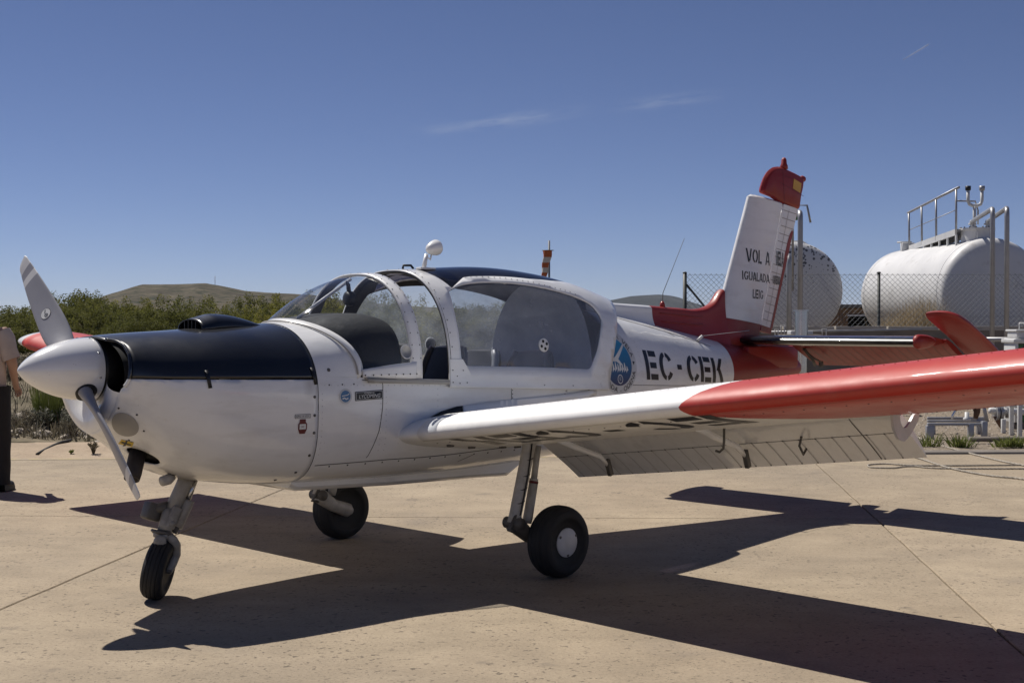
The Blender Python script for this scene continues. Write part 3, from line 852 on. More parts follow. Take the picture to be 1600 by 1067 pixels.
# =================================================================== fuel compound
M['tank'] = simple('tank_white', (.66, .66, .66), .45, var=.08, vscale=1.5, dirt=(.36, .34, .31), dirt_scale=3.2, dirt_lo=.56, dirt_hi=.85)
M['galv'] = simple('galvanised_pipe', (.36, .36, .37), .42, metal=.5, var=.15, vscale=6)
M['pipe_white'] = simple('pipe_white', (.60, .60, .59), .45, var=.12, vscale=6)
M['bund'] = simple('bund_concrete', (.20, .175, .15), .9, var=.35, vscale=2.0, bump=.3)
M['coping'] = simple('coping_stone', (.40, .37, .33), .9, var=.3, vscale=3)
M['post'] = simple('fence_post_green', (.055, .06, .055), .5)
M['wire'] = simple('fence_wire', (.13, .14, .15), .5, metal=.3)
M['rust'] = simple('rusty_steel', (.13, .075, .045), .85, var=.5, vscale=12)
M['timber'] = simple('shed_boards', (.20, .125, .07), .85, var=.35, vscale=4)
M['cab_green'] = simple('cabinet_green', (.055, .16, .06), .5, dirt=(.08, .07, .04), dirt_scale=6, dirt_lo=.55, dirt_hi=.7)
# gravel yard
gy = MB(); gy.grid(lambda u, v: (lambda x, y: Vector((x, y, .0 + .02 * math.sin(x * 3 + y) * math.sin(y * 2.3))))(3.25 + 40 * u, 15.96 + .045 * 40 * u * (1 - v) + 41 * v), 40, 60)
tag(gy.build('gravel_yard', M['gravel']), kind='structure')
gk = MB(); gk.grid(lambda u, v: (lambda x: Vector((x, edge_y(x) + .02 + [0, 0, .04, .20, .24, .24][int(v * 5)], [-.05, .015, .03, .03, .015, -.05][int(v * 5)])))(3.3 + 30 * u), 30, 5)
tag(gk.build('yard_kerb', M['bund']), kind='structure')
# loose gravel
rd = np.random.default_rng(21); n = 5000
yy = 17 + 10 * rd.random(n) ** 1.3; xx = 3.6 + rd.random(n) * 11
P = np.stack([xx, yy, np.full(n, .012)], 1); s = rd.uniform(.008, .03, n)[:, None]
o8 = np.array([(1, 0, 0), (0, 1, 0), (-1, 0, 0), (0, -1, 0), (0, 0, .8)])
V = (P[:, None, :] + o8[None] * s[:, None, :] * rd.uniform(.6, 1.3, (n, 5, 1))).reshape(-1, 3)
F = np.concatenate([np.array([(0, 1, 4), (1, 2, 4), (2, 3, 4), (3, 0, 4)]) + 5 * i for i in range(n)])
o = bpy.data.objects.new('loose_gravel', npmesh('loose_gravel', V, F, M['stone'])); COL.objects.link(o)
tag(o, 'loose pale gravel covering the fuel yard', 'gravel', kind='stuff')
# bund wall
WY = 25.5
bw = empty('bund_wall', (8.5, WY, 0)); tag(bw, 'low grey concrete bund wall in front of the white fuel tanks', 'wall')
mb = MB(); mb.box((2.2, 0, .72), (13, .22, 1.46)); mb.build('wall_body', M['bund'], bw, smooth=False)
k = 0
xx_ = -4.3
while xx_ < 8.6:
    l = .98
    mb = MB(); mb.bbox((xx_ + l / 2, 0, 1.495 + random.uniform(-.004, .004)), (l - .012, .30, .07), .008); mb.build('coping_slab', M['coping'], bw, smooth=False); xx_ += 1.0
# chain-link fence
FY = 26.1
fe = empty('chain_link_fence', (0, FY, 0)); tag(fe, 'green chain-link fence with steel posts behind the bund wall', 'fence')
FX0 = at(1070, 500, FY).x; FX1 = at(1373, 500, FY).x; SP = FX1 - FX0
ftop = at(1070, 427, FY).z
for k in range(4):
    mb = MB(); mb.tube([(FX0 + SP * k, 0, -.05), (FX0 + SP * k, 0, ftop)], .04 if k == 0 else .03, 10)
    p_ = mb.build('post', M['post'], fe)
    mb = MB(); mb.lathe([(0, .044), (.02, .042), (.03, .02)], (FX0 + SP * k, 0, ftop), (0, 0, 1), 10); mb.build('post_cap', M['post'], p_)
mb = MB(); mb.tube([(FX0 + .03, 0, ftop - .22), (FX0 + 1.15, .15, ftop - 1.55)], .022, 8); mb.build('brace', M['post'], fe)
mb = MB()
for z in (ftop - .03, ftop - .85, .25): mb.tube([(FX0, -.035, z), (FX0 + SP * 3, -.035, z)], .003, 4)
mb.build('line_wire', M['wire'], fe)
mb = MB()
Lx, Hz, dd = SP * 3, ftop - .03, .105
k = -Hz
while k < Lx:
    for sg in (1, -1):
        x0, x1 = k, k + Hz
        t0 = max(0, -k / Hz); t1 = min(1, (Lx - k) / Hz)
        if t1 > t0:
            za, zb2 = (t0 * Hz, t1 * Hz) if sg > 0 else (Hz - t0 * Hz, Hz - t1 * Hz)
            a = Vector((FX0 + k + t0 * Hz, -.036 - .004 * sg, za + .02)); b_ = Vector((FX0 + k + t1 * Hz, -.036 - .004 * sg, zb2 + .02))
            mb.tube([a, b_], .0036, 3, cap=False)
    k += dd
tag(mb.build('wire_mesh', M['wire'], fe, fix=False), kind='stuff')

# tanks
AXD = Vector((-.093, .9957, 0))
def tank(name, near, r, L, label, mat, ax=AXD):
    T = empty(name, near); tag(T, label, 'tank', None)
    prof = []
    dish = .26 * r
    for i in range(13):
        a = PI / 2 * i / 12
        prof.append((-dish * math.cos(a) ** .8, r * math.sin(a) ** .62 if i else .001))
    for t in np.linspace(0, 1, 14)[1:]: prof.append((L * t, r))
    for i in range(1, 13):
        a = PI / 2 * (1 - i / 12); prof.append((L + dish * math.cos(a) ** .8, r * math.sin(a) ** .62 if i < 12 else .001))
    mb = MB(); mb.lathe(prof, (0, 0, 0), ax, 72); shell = mb.build('shell', mat, T)
    a_ = ax.orthogonal().normalized(); b_ = ax.cross(a_)
    for t in (.03, .97):
        mb = MB(); mb.tube([ax * (L * t) + (a_ * math.cos(q) + b_ * math.sin(q)) * (r + .001) for q in np.linspace(0, 2 * PI, 73)], .007, 6); mb.build('weld_seam', mat, shell)
    for t in (.12, .5, .88):
        mb = MB(); c = ax * (L * t) + Vector((0, 0, -r * .75 - .32))
        mb.bbox(c + Vector((0, 0, -.25)), (1.5, .25, 1.35), .02); mb.build('saddle', M['bund'], T, smooth=False)
    return T
NR = at(1548, 455, 28); RR = 1.124
tR = tank('fuel_tank', NR, RR, 4.6, 'white horizontal fuel tank with railed walkway and vents on top', M['tank'])
# spotted white tank
m, nt, lk, b = nmat('tank_white_spotted')
co = N(nt, 'ShaderNodeTexCoord')
vo = N(nt, 'ShaderNodeTexVoronoi', Scale=15.0); lk.new(co.outputs['Object'], vo.inputs['Vector'])
nn_ = N(nt, 'ShaderNodeTexNoise', Scale=16.0, Detail=4.0); lk.new(co.outputs['Object'], nn_.inputs['Vector'])
sx = N(nt, 'ShaderNodeSeparateXYZ'); lk.new(co.outputs['Object'], sx.inputs[0])
cs = N(nt, 'ShaderNodeSeparateColor'); lk.new(vo.outputs['Color'], cs.inputs[0])
zr_ = N(nt, 'ShaderNodeMapRange'); zr_.inputs[1].default_value = -.5; zr_.inputs[2].default_value = .7; lk.new(sx.outputs[2], zr_.inputs[0])
th_ = N(nt, 'ShaderNodeMath', operation='MULTIPLY'); lk.new(cs.outputs[1], th_.inputs[0]); lk.new(zr_.outputs[0], th_.inputs[1])
th2_ = N(nt, 'ShaderNodeMath', operation='MULTIPLY'); lk.new(th_.outputs[0], th2_.inputs[0]); th2_.inputs[1].default_value = .70
ds = N(nt, 'ShaderNodeMath', operation='MULTIPLY_ADD'); lk.new(nn_.outputs[0], ds.inputs[0]); ds.inputs[1].default_value = .35; lk.new(vo.outputs['Distance'], ds.inputs[2])
ls = N(nt, 'ShaderNodeMath', operation='LESS_THAN'); 
of_ = N(nt, 'ShaderNodeMath', operation='SUBTRACT'); lk.new(ds.outputs[0], of_.inputs[0]); of_.inputs[1].default_value = .10
lk.new(of_.outputs[0], ls.inputs[0]); lk.new(th2_.outputs[0], ls.inputs[1])
mx = N(nt, 'ShaderNodeMixRGB'); lk.new(ls.outputs[0], mx.inputs[0]); mx.inputs[1].default_value = (.60, .60, .60, 1); mx.inputs[2].default_value = (.10, .10, .105, 1)
lk.new(mx.outputs[0], b.inputs['Base Color']); b.inputs['Roughness'].default_value = .5
NL = at(1238, 455, 30); RL = 1.115
tL = tank('fuel_tank', NL, RL, 3.2, 'white horizontal fuel tank speckled with black spots behind the tail fin', m, Vector((.10, .995, 0)))
# right tank: manhole dome, vents, walkway, handrail
def on(T0, along, side, up): return AXD * along + Vector((AXD.y, -AXD.x, 0)) * side + Vector((0, 0, up))
dm = MB(); dc = on(NR, .55, -.05, RR - .06)
dm.lathe([(0, .33), (.26, .33), (.262, .37), (.30, .37), (.30, .05)], dc, (0, 0, 1), 32); dome = dm.build('manhole_dome', M['tank'], tR, sharp=40)
db = MB()
for k in range(16): a = 2 * PI * k / 16; db.lathe([(0, .016), (.035, .016)], dc + Vector((.345 * math.cos(a), .345 * math.sin(a), .29)), (0, 0, 1), 8)
tag(db.build('flange_bolts', M['gear_dark'], dome), kind='stuff')
gsx = MB(); 
for a in (-1.9, -.9, 2.3): gsx.box(dc + Vector((.36 * math.cos(a), .36 * math.sin(a), .10)), (.03, .03, .2))
gsx.build('dome_gusset', M['tank'], dome, smooth=False)
vp = MB(); v0 = dc + Vector((-.06, 0, .28))
vp.tube([v0, v0 + Vector((0, 0, .52))], .035, 10)
vp.tube([v0 + Vector((-.14, 0, .82)), v0 + Vector((-.14, 0, .62)), v0 + Vector((-.11, 0, .54)), v0 + Vector((-.04, 0, .51)), v0 + Vector((.06, 0, .51)), v0 + Vector((.13, 0, .54)), v0 + Vector((.16, 0, .62)), v0 + Vector((.16, 0, .84))], .036, 10)
vent = vp.build('vent_pipe', M['pipe_white'], tR)
for dx, mt in ((-.14, M['black']), (.16, M['galv'])):
    vc_ = MB(); vc_.lathe([(0, .045), (.02, .06), (.10, .062), (.105, .03)], v0 + Vector((dx, 0, .83)), (0, 0, 1), 14); vc_.build('vent_cap', mt, vent)
for dx in (-.16, .17):
    vl = MB(); q = dc + Vector((dx, -.16, .30)); vl.lathe([(0, .05), (.02, .07), (.04, .045), (.10, .045), (.12, .06), (.16, .05), (.18, .02)], q, (0, 0, 1), 14); vl.tube([q + Vector((-.08, 0, .08)), q + Vector((.08, 0, .08))], .02, 8); vl.build('valve', M['pipe_white'], dome)
LR = lambda u, v, Y: at(u, v, Y) - NR
wk_ = MB()
nA, nB = LR(1494, 358, 28.5), LR(1421, 384, 31.7)
for dx in (0, .42):
    a, b_ = nA + Vector((dx, 0, 0)), nB + Vector((dx, 0, 0))
    vs_ = [a + Vector((0, 0, -.13)), b_ + Vector((0, 0, -.13)), b_, a]
    t_ = Vector((.02, 0, 0))
    wk_.add([q - t_ for q in vs_] + [q + t_ for q in vs_], [(0, 1, 2, 3), (7, 6, 5, 4), (0, 4, 5, 1), (1, 5, 6, 2), (2, 6, 7, 3), (3, 7, 4, 0)])
    for t in np.linspace(0, 1, 7):
        p_ = a.lerp(b_, t); wk_.box(p_ + Vector((0, 0, -.28)), (.034, .05, .30))
wk_.build('walkway_frame', M['pipe_white'], tR, smooth=False)
wf = MB(); wf.add([nA + Vector((.03, 0, -.03)), nB + Vector((.03, 0, -.03)), nB + Vector((.39, 0, -.03)), nA + Vector((.39, 0, -.03))], [(0, 1, 2, 3)]); wf.build('walkway_grating', M['galv'], tR, smooth=False, solid=.03)
hr = empty('handrail', (0, 0, 0)); hr.parent = tR
a, b_ = LR(1494, 295, 28.5), LR(1420, 332, 31.7)
mb = MB(); mb.tube([a + (a - b_) * .05, b_ + (b_ - a) * .02], .028, 10); mb.build('top_rail', M['galv'], hr)
mb = MB(); mb.tube([LR(1492, 329, 28.5), LR(1422, 359, 31.7)], .009, 6); mb.build('mid_rail', M['galv'], hr)
for t in (.0, .40, .71, 1.0):
    p_, q_ = a.lerp(b_, t), nA.lerp(nB, t); mb = MB(); mb.tube([p_, q_ - Vector((0, 0, .1))], .024, 8); mb.build('rail_post', M['galv'], hr)
mb = MB(); p_ = LR(1493, 314, 28.5); mb.tube([p_, p_ + Vector((.46, .1, 0)), p_ + Vector((.52, .1, -.2)), p_ + Vector((.52, .1, -.50))], .018, 8); mb.build('end_rail', M['galv'], hr)
fb_ = MB(); q = LR(1418, 388, 31.9); fb_.bbox(q + Vector((0, 0, .02)), (.3, .2, .22), .02); fb_.tube([q + Vector((-.25, 0, .14)), q + Vector((.1, 0, .15))], .02, 6); fb_.build('filler_box', M['pipe_white'], tR)
# left tank: neck, hoop ladder top
nk = MB(); q = on(NL, .5, -.55, RR * .86 - .02); nk.lathe([(0, .2), (.34, .2), (.345, .24), (.38, .24), (.38, .02)], q, (0, 0, 1), 24); nk.lathe([(0, .05), (.07, .05)], q + Vector((.1, 0, .38)), (0, 0, 1), 10)
nk.build('filler_neck', M['pipe_white'], tL, sharp=40)
ld = MB()
for o_ in (.35, .60):
    q = on(NL, 1.2, o_, RR * .93); ld.tube([q + Vector((-.5, 0, .02)), q + Vector((-.3, 0, .16)), q + Vector((.0, 0, .17)), q + Vector((.2, 0, .05)), q + Vector((.27, 0, -.25))], .018, 8)
ld.build('ladder_hoop', M['pipe_white'], tL)
ghh = MB(); g0 = at(1246, 321, 29); ghh.tube([Vector((g0.x - .1, 29, 2.3)), Vector((g0.x - .1, 29, g0.z)), at(1261, 321, 29), at(1266.5, 348, 29)], .025, 8); gho = ghh.build('guard_rail', M['galv'])
tag(gho, 'bent grey guard rail above the spotted fuel tank', 'railing')

# filling pipes with elbows
def riser(u, vt, Y, end, r, mat, label, zb=.0, name='riser_pipe'):
    t = at(u, vt, Y); E_ = Vector(end)
    d = (E_ - t).normalized()
    mb = MB(); pts_ = [Vector((t.x, Y, zb)), Vector((t.x, Y, t.z - .16))]
    for a in np.linspace(0, 1, 6):
        p0, p1, p2 = Vector((t.x, Y, t.z - .16)), Vector((t.x, Y, t.z)), t + d * .16
        pts_.append(p0 * (1 - a) ** 2 + p1 * 2 * a * (1 - a) + p2 * a * a)
    pts_.append(E_)
    mb.tube(pts_, r, 14)
    e = mb.build(name, mat); tag(e, label, 'pipe', None)
    return e
e1 = NR + dc + Vector((-.16, -.16, .44)); e2 = NR + dc + Vector((.17, -.16, .44))
riser(1551, 326, 23.2, e1, .043, M['galv'], 'tall grey filling pipe bending to the valves of the railed tank, beside its twin', .02)
riser(1573.5, 325, 23.0, e2, .043, M['galv'], 'tall grey filling pipe next to the green fuel cabinet, bending to the railed tank', .02)
riser(1250.5, 331, 24.0, (at(1232, 342, 27).x, 27.5, at(1232, 345, 27).z), .048, M['galv'], 'tall grey filling pipe with elbow in front of the spotted tank', .02)
riser(1233, 400, 24.3, (at(1222, 402, 26).x, 27.0, 2.9), .048, M['galv'], 'shorter grey pipe close to the rudder in front of the spotted tank', .02)
gvl = MB(); q = at(1246, 338, 25.0); gvl.lathe([(-.10, .05), (-.07, .07), (.07, .07), (.10, .05)], q, Vector((-.5, 1, -.1)), 12)
tag(gvl.build('pipe_valve', simple('valve_green', (.04, .16, .06), .5)), 'small green valve on the elbow of the tall filling pipe', 'valve')
# tall dry reeds between fence and tank
rdd = np.random.default_rng(8); V = []; F = []
for k in range(2600):
    p = at(rdd.uniform(1376, 1462), 520, rdd.uniform(26.5, 27.4)); hgt = rdd.uniform(1.35, 2.25) * (1 - .25 * abs((p.x - 8.35) / .8))
    ln = rdd.normal(0, .13, 2); b_ = rdd.uniform(0, 6.3); d_ = np.array((math.cos(b_), math.sin(b_), 0)) * rdd.uniform(.004, .009)
    p0 = np.array((p.x, p.y, 0.)); p1 = p0 + np.array((ln[0] * .4, ln[1] * .4, hgt * .6)); p2 = p0 + np.array((ln[0], ln[1], hgt))
    n0 = len(V); V += [p0 - d_, p0 + d_, p1 + d_, p1 - d_, p2 + d_ * .2, p2 - d_ * .2]; F += [(n0, n0 + 1, n0 + 2, n0 + 3), (n0 + 3, n0 + 2, n0 + 4, n0 + 5)]
M['reed'] = leaf_mat('dry_reed', (.30, .235, .14), (.46, .37, .24), .35)
o = bpy.data.objects.new('reed_clump', npmesh('reed_clump', np.array(V), np.array(F), M['reed'])); COL.objects.link(o)
tag(o, 'tall clump of straw-coloured dry reeds in front of the railed tank', 'reeds')
# brown shed between the tanks
sh = empty('shed', (at(1338, 500, 46).x, 46, 0)); tag(sh, 'brown wooden shed with a dark open doorway between the two tanks', 'shed')
mb = MB(); mb.box((-.75, 0, 1.05), (.9, .06, 2.2)); mb.box((1.05, 0, 1.05), (.4, .06, 2.2)); mb.box((.27, 0, 2.05), (1.16, .06, .2)); mb.box((0, 2, 1.05), (2.5, .06, 2.2)); mb.box((-1.2, 1, 1.05), (.06, 1.94, 2.2)); mb.box((1.25, 1, 1.05), (.06, 1.94, 2.2)); mb.build('wall', M['timber'], sh, smooth=False)
for k in range(9): 
    mb = MB(); mb.bbox((-1.15 + .1 * k, -.045, 1.05), (.09, .02, 2.2), .004); mb.build('plank', M['timber'], sh, smooth=False)
mb = MB(); mb.bbox((0, 1, 2.22), (2.9, 2.5, .12), .02); mb.build('roof', M['gear_dark'], sh, smooth=False)
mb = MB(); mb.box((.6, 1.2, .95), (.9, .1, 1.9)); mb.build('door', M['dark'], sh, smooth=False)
mb = MB(); mb.box((.27, -.06, 1.90), (1.2, .03, .05)); mb.build('lintel', M['pipe_white'], sh, smooth=False)

# underground-tank hatch box with handles and sight cylinder
hb = empty('hatch_box', (at(1250, 520, 21.5).x, 21.5, 0)); tag(hb, 'white hatch box with white wire handles beside the tailplane', 'hatch box')
mb = MB(); mb.bbox((0, 0, .70), (.62, .5, 1.40), .02); mb.build('body', M['bund'], hb)
mb = MB(); mb.bbox((0, 0, 1.425), (.36, .3, .08), .015); mb.build('lid', M['pipe_white'], hb)
for dx, w_, h_ in ((-.40, .05, .10), (-.30, .05, .17), (.37, .06, .11), (0.0, .20, .13)):
    mb = MB(); mb.tube([(dx - w_ / 2, -.1, 1.36), (dx - w_ / 2, -.1, 1.38 + h_), (dx + w_ / 2, -.1, 1.38 + h_), (dx + w_ / 2, -.1, 1.36)], .011, 8); mb.build('handle', M['pipe_white'], hb)
gc = MB(); q = at(1252, 520, 21.0); gc.lathe([(0, .10), (1.77, .10), (1.772, .125), (1.79, .125), (1.79, .02)], (q.x, 21.0, 0), (0, 0, 1), 24)
tag(gc.build('sight_cylinder', simple('clear_steel', (.5, .5, .5), .2, metal=1.0), sharp=40), 'shiny metal cylinder standing in front of the hatch box', 'cylinder')
# horizontal pipes along the wall
hz_ = MB(); hz_.tube([(at(1500, 530, 22.3).x, 22.3, 1.31), (10.6, 22.3, 1.31)], .038, 12); 
tag(hz_.build('wall_pipe', M['galv']), 'grey horizontal pipe running to the green fuel cabinet', 'pipe')
hz_ = MB(); hz_.tube([(at(1190, 522, 24.6).x, 24.6, 1.42), (at(1440, 514, 24.8).x, 24.8, 1.47)], .02, 8); tag(hz_.build('cable_conduit', M['galv']), 'thin grey conduit along the top of the bund wall', 'conduit')
# fuel cabinet
fcb = empty('fuel_cabinet', (at(1606, 520, 20).x, 20, 0)); tag(fcb, 'green and white fuel dispenser cabinet with a no-smoking sign', 'fuel cabinet')
mb = MB(); mb.bbox((0, 0, .68), (.50, .42, 1.16), .015); mb.build('body', M['cab_green'], fcb)
for dx in (-.26, .26):
    mb = MB(); mb.bbox((dx, -.02, .70), (.05, .46, 1.30), .008); mb.build('corner_post', M['pipe_white'], fcb)
mb = MB(); mb.bbox((0, 0, 1.31), (.62, .52, .06), .01); mb.build('cornice', M['pipe_white'], fcb)
mb = MB(); mb.bbox((.02, 0, 1.40), (.52, .40, .11), .02); mb.bbox((.02, 0, 1.467), (.56, .44, .035), .01); mb.build('top_cover', M['pipe_white'], fcb)
mb = MB(); mb.tube([(-.13, 0, 1.47), (-.13, 0, 1.58), (.2, 0, 1.58), (.2, 0, 1.47)], .011, 8); mb.build('handle', M['pipe_white'], fcb)
mb = MB(); mb.box((0, 0, .05), (.6, .5, .1)); mb.build('base', M['bund'], fcb, smooth=False)
mb = MB(); mb.lathe([(0, .092), (.004, .092)], (-.10, -.212, 1.165), (0, -1, 0), 28); sg_ = mb.build('no_smoking_sign', M['decal_white'], fcb)
mb = MB()
for a in np.linspace(0, 2 * PI, 28, endpoint=False): pass
mb.lathe([(0, .092), (.002, .092), (.002, .078), (0, .078)], (-.10, -.2165, 1.165), (0, -1, 0), 28)
mb.box((-.10, -.2195, 1.165), (.16, .002, .016), Matrix.Rotation(R(45), 3, 'Y')); mb.build('sign_ring', M['gear_dark'], sg_)
mb = MB(); mb.box((-.10, -.219, 1.165), (.11, .0015, .022), Matrix.Rotation(R(-35), 3, 'Y')); mb.build('sign_symbol', M['black'], sg_)
# pipe skid, flanged manifold and posts seen under the wing
SKY_ = 17.9
skd = empty('pipe_skid', (at(1490, 670, SKY_).x, SKY_, 0)); tag(skd, 'low grey steel pipe skid on gravel seen under the flap', 'pipe skid')
sc0 = skd.location.x
PX = lambda u, Y: at(u, 600, Y).x - sc0
for (u, w_, h_, dy) in ((1453, .10, .20, -.1), (1517, .07, .22, -.1), (1538, .07, .26, -.15), (1456, .09, .20, .9), (1530, .07, .22, .9)):
    mb = MB(); mb.bbox((PX(u, SKY_ + dy), dy, h_ / 2), (w_, .08, h_), .006); mb.build('skid_leg', M['galv'], skd)
for (u0, u1, z, dy, hgt) in ((1449, 1543, .215, -.1, .04), (1449, 1543, .225, .35, .03), (1449, 1543, .225, .9, .04)):
    x0, x1 = PX(u0, SKY_ + dy), PX(u1, SKY_ + dy); mb = MB(); mb.bbox(((x0 + x1) / 2, dy, z), (x1 - x0, .06, hgt), .006); mb.build('skid_beam', M['galv'], skd)
mb = MB(); mb.tube([(PX(1543, SKY_), 0, .24), (PX(1536, SKY_), .05, .56)], .026, 8); mb.build('skid_post', M['galv'], skd)
mb = MB(); q0 = PX(1499, SKY_ + .4); mb.tube([(q0, .4, .50), (q0 - .02, .4, .42), (q0 - .09, .4, .30), (q0 - .10, .4, .25)], .018, 8); mb.build('hose_stub', M['steel'], skd)
mb = MB(); q0 = PX(1512, SKY_ + .5)
mb.bbox((q0, .5, .47), (.34, .18, .13), .04); mb.tube([(q0 + .12, .5, .43), (q0 + .13, .5, .34), (q0 + .11, .5, .25)], [.06, .045, .03], 10); mb.build('old_pump', M['rust'], skd)
mb = MB(); mb.lathe([(0, .05), (.04, .05), (.05, .03), (.12, .03)], (PX(1519, SKY_) , .2, .24), (0, 0, 1), 12); mb.build('drain_cup', M['pipe_white'], skd)
MY = 19.5
mf = empty('pipe_manifold', (at(1580, 650, MY).x, MY, 0)); tag(mf, 'white flanged pipe manifold on posts beside the pipe skid', 'pipe manifold')
mx0 = mf.location.x
QX = lambda u, Y: at(u, 600, Y).x - mx0
mb = MB(); mb.tube([(QX(1546, MY), 0, .30), (QX(1556, MY), 0, .28), (1.8, 0, .25)], .05, 16); mb.build('main_pipe', M['pipe_white'], mf)
for u, r_f in ((1557, .12), (1563, .12), (1574, .085)):
    mb = MB(); mb.lathe([(-.018, r_f), (.018, r_f)], (QX(u, MY), 0, .265), (1, 0, 0), 20); mb.build('flange', M['galv'], mf, sharp=40)
mb = MB(); q0 = QX(1560, MY); mb.tube([(q0, 0, .22), (q0 + .03, 0, .12), (q0 + .07, 0, .02)], [.08, .055, .03], 10); mb.build('valve_body', M['rust'], mf)
for u, Y, zt in ((1580.5, 18.6, .66), (1593.5, 18.4, .68), (1607, 18.4, .68), (1568, 19.0, .20)):
    mb = MB(); mb.bbox((QX(u, Y), Y - MY, zt / 2), (.055, .055, zt), .005); mb.build('post', M['pipe_white'], mf)
mb = MB(); mb.tube([(QX(1572, 20.4), .9, .16), (2.0, .9, .16)], .04, 12); mb.build('lower_pipe', M['pipe_white'], mf)
mb = MB(); mb.tube([(QX(1578, 18.5), -1.0, .42), (1.6, -1.0, .42)], .02, 8); mb.build('cross_bar', M['pipe_white'], mf)
gp_ = MB(); gp_.tube([(at(1515, 692, 17.4).x, 17.4, .05), (12, 17.7, .05)], .035, 12); tag(gp_.build('ground_pipe', M['bund']), 'grey pipe lying along the weedy edge of the apron', 'pipe')
# weeds along the apron edge
def tuft(px, n, h, seed, label):
    rdx = np.random.default_rng(seed); V = []; F = []
    c = ground_at(px, 700)
    for k in range(n):
        a = rdx.uniform(0, 6.3); r0 = rdx.random() * .13; ln = rdx.uniform(.02, .16); hh = h * rdx.uniform(.35, 1)
        p0 = np.array((r0 * math.cos(a), r0 * math.sin(a) * .5, 0)); p1 = p0 + np.array((ln * math.cos(a) * .5, ln * math.sin(a) * .5, hh * .65)); p2 = p0 + np.array((ln * math.cos(a), ln * math.sin(a), hh))
        b_ = rdx.uniform(0, 6.3); d_ = np.array((math.cos(b_), math.sin(b_), 0)) * .006
        n0 = len(V); V += [p0 - d_, p0 + d_, p1 + d_, p1 - d_, p2, p2 - d_ * .1]; F += [(n0, n0 + 1, n0 + 2, n0 + 3), (n0 + 3, n0 + 2, n0 + 4, n0 + 5)]
    o = bpy.data.objects.new('weed_tuft', npmesh('weed_tuft', np.array(V), np.array(F), M['leaf_green'])); COL.objects.link(o); o.location = (c.x, c.y + .12, .0)
    tag(o, label, 'weeds', 'weeds along the apron edge')
for i, (px, n, h) in enumerate(((1446, 60, .17), (1460, 46, .22), (1503, 90, .21), (1514, 40, .15), (1568, 50, .13), (1583, 95, .17), (1600, 70, .15), (1330, 60, .16), (1272, 50, .14), (1628, 70, .18))):
    tuft(px, n, h, 40 + i, 'tuft of green weeds at the gravel edge of the apron')
# tow rope on the concrete
M['rope'] = simple('tow_rope', (.40, .36, .30), .9, var=.5, vscale=40)
def rope(pix, r, label):
    P = [ground_at(u, v, r) for u, v in pix]
    Q = []
    for i in range(len(P) - 1):
        p0, p1, p2, p3 = P[max(i - 1, 0)], P[i], P[i + 1], P[min(i + 2, len(P) - 1)]
        for t in np.linspace(0, 1, 14, endpoint=False):
            Q.append(.5 * ((2 * p1) + (-p0 + p2) * t + (2 * p0 - 5 * p1 + 4 * p2 - p3) * t * t + (-p0 + 3 * p1 - 3 * p2 + p3) * t ** 3))
    Q.append(P[-1])
    # three twisted strands
    mb = MB()
    R_ = []; L_ = 0
    dense = []
    for i in range(len(Q) - 1):
        k = max(1, int((Q[i + 1] - Q[i]).length / .02)); dense += [Q[i].lerp(Q[i + 1], j / k) for j in range(k)]
    dense.append(Q[-1])
    for st_ in range(3):
        pth = []
        L_ = 0
        for i, p in enumerate(dense):
            t = (dense[min(i + 1, len(dense) - 1)] - dense[max(i - 1, 0)]).normalized(); s = Vector((-t.y, t.x, 0)); L_ += .02
            a = L_ / .10 * 2 * PI + st_ * 2 * PI / 3
            pth.append(p + s * math.cos(a) * r * .5 + Vector((0, 0, 1)) * (math.sin(a) * r * .5 + r * .1))
        mb.tube(pth, r * .58, 5)
    o = mb.build('tow_rope', M['rope'])
    tag(o, label, 'rope')
rope([(1660, 760), (1600, 748.5), (1540, 742), (1480, 730), (1440, 717), (1405, 708)], .011, 'pale twisted rope curving across the concrete below the flap tip')
rope([(1700, 745), (1600, 727), (1560, 719), (1500, 704), (1460, 693), (1436, 684), (1420, 672)], .011, 'pale twisted rope running up to the pipe skid')
rope([(1700, 727), (1600, 726.5), (1500, 727.2), (1425, 727), (1385, 724.5), (1358, 726), (1362, 730), (1395, 731), (1412, 729), (1430, 728.5), (1455, 731), (1500, 732), (1600, 732), (1700, 731)], .009, 'long thin loop of rope laid flat on the concrete')
# =================================================================== the aircraft
# local axes: x aft from the main-wheel axle, y starboard, z up from the ground
AC = empty('light_aircraft', (-.5275, 8.86, 0), R(44.37))
tag(AC, 'white and red low-wing propeller aircraft with navy engine cowling parked on concrete', 'aircraft')

_X = [-2.46, -2.36, -2.2, -2.0, -1.75, -1.32, -1.0, -.5, 0, .5, 1.0, 1.5, 2.0, 2.5, 3.0, 3.5, 4.0, 4.27]
f_top = interp(_X, [1.482, 1.492, 1.503, 1.513, 1.53, 1.557, 1.62, 1.70, 1.75, 1.74, 1.71, 1.655, 1.585, 1.51, 1.43, 1.36, 1.29, 1.25])
f_bot = interp(_X, [.96, .90, .785, .695, .645, .605, .60, .59, .59, .60, .63, .70, .78, .86, .93, .99, 1.05, 1.09])
f_w = interp(_X, [.35, .405, .455, .49, .51, .53, .548, .56, .565, .56, .53, .475, .41, .345, .28, .21, .13, .07])
f_m = interp(_X, [1.28, 1.26, 1.20, 1.16, 1.13, 1.12, 1.10, 1.08, 1.08, 1.09, 1.10, 1.12, 1.13, 1.14, 1.15, 1.155, 1.16, 1.165])
f_nt = interp(_X, [2.2, 2.2, 2.3, 2.4, 2.4, 2.25, 2.3, 2.3, 2.3, 2.2, 2.2, 2.1, 2.05, 2, 2, 2, 2, 2])
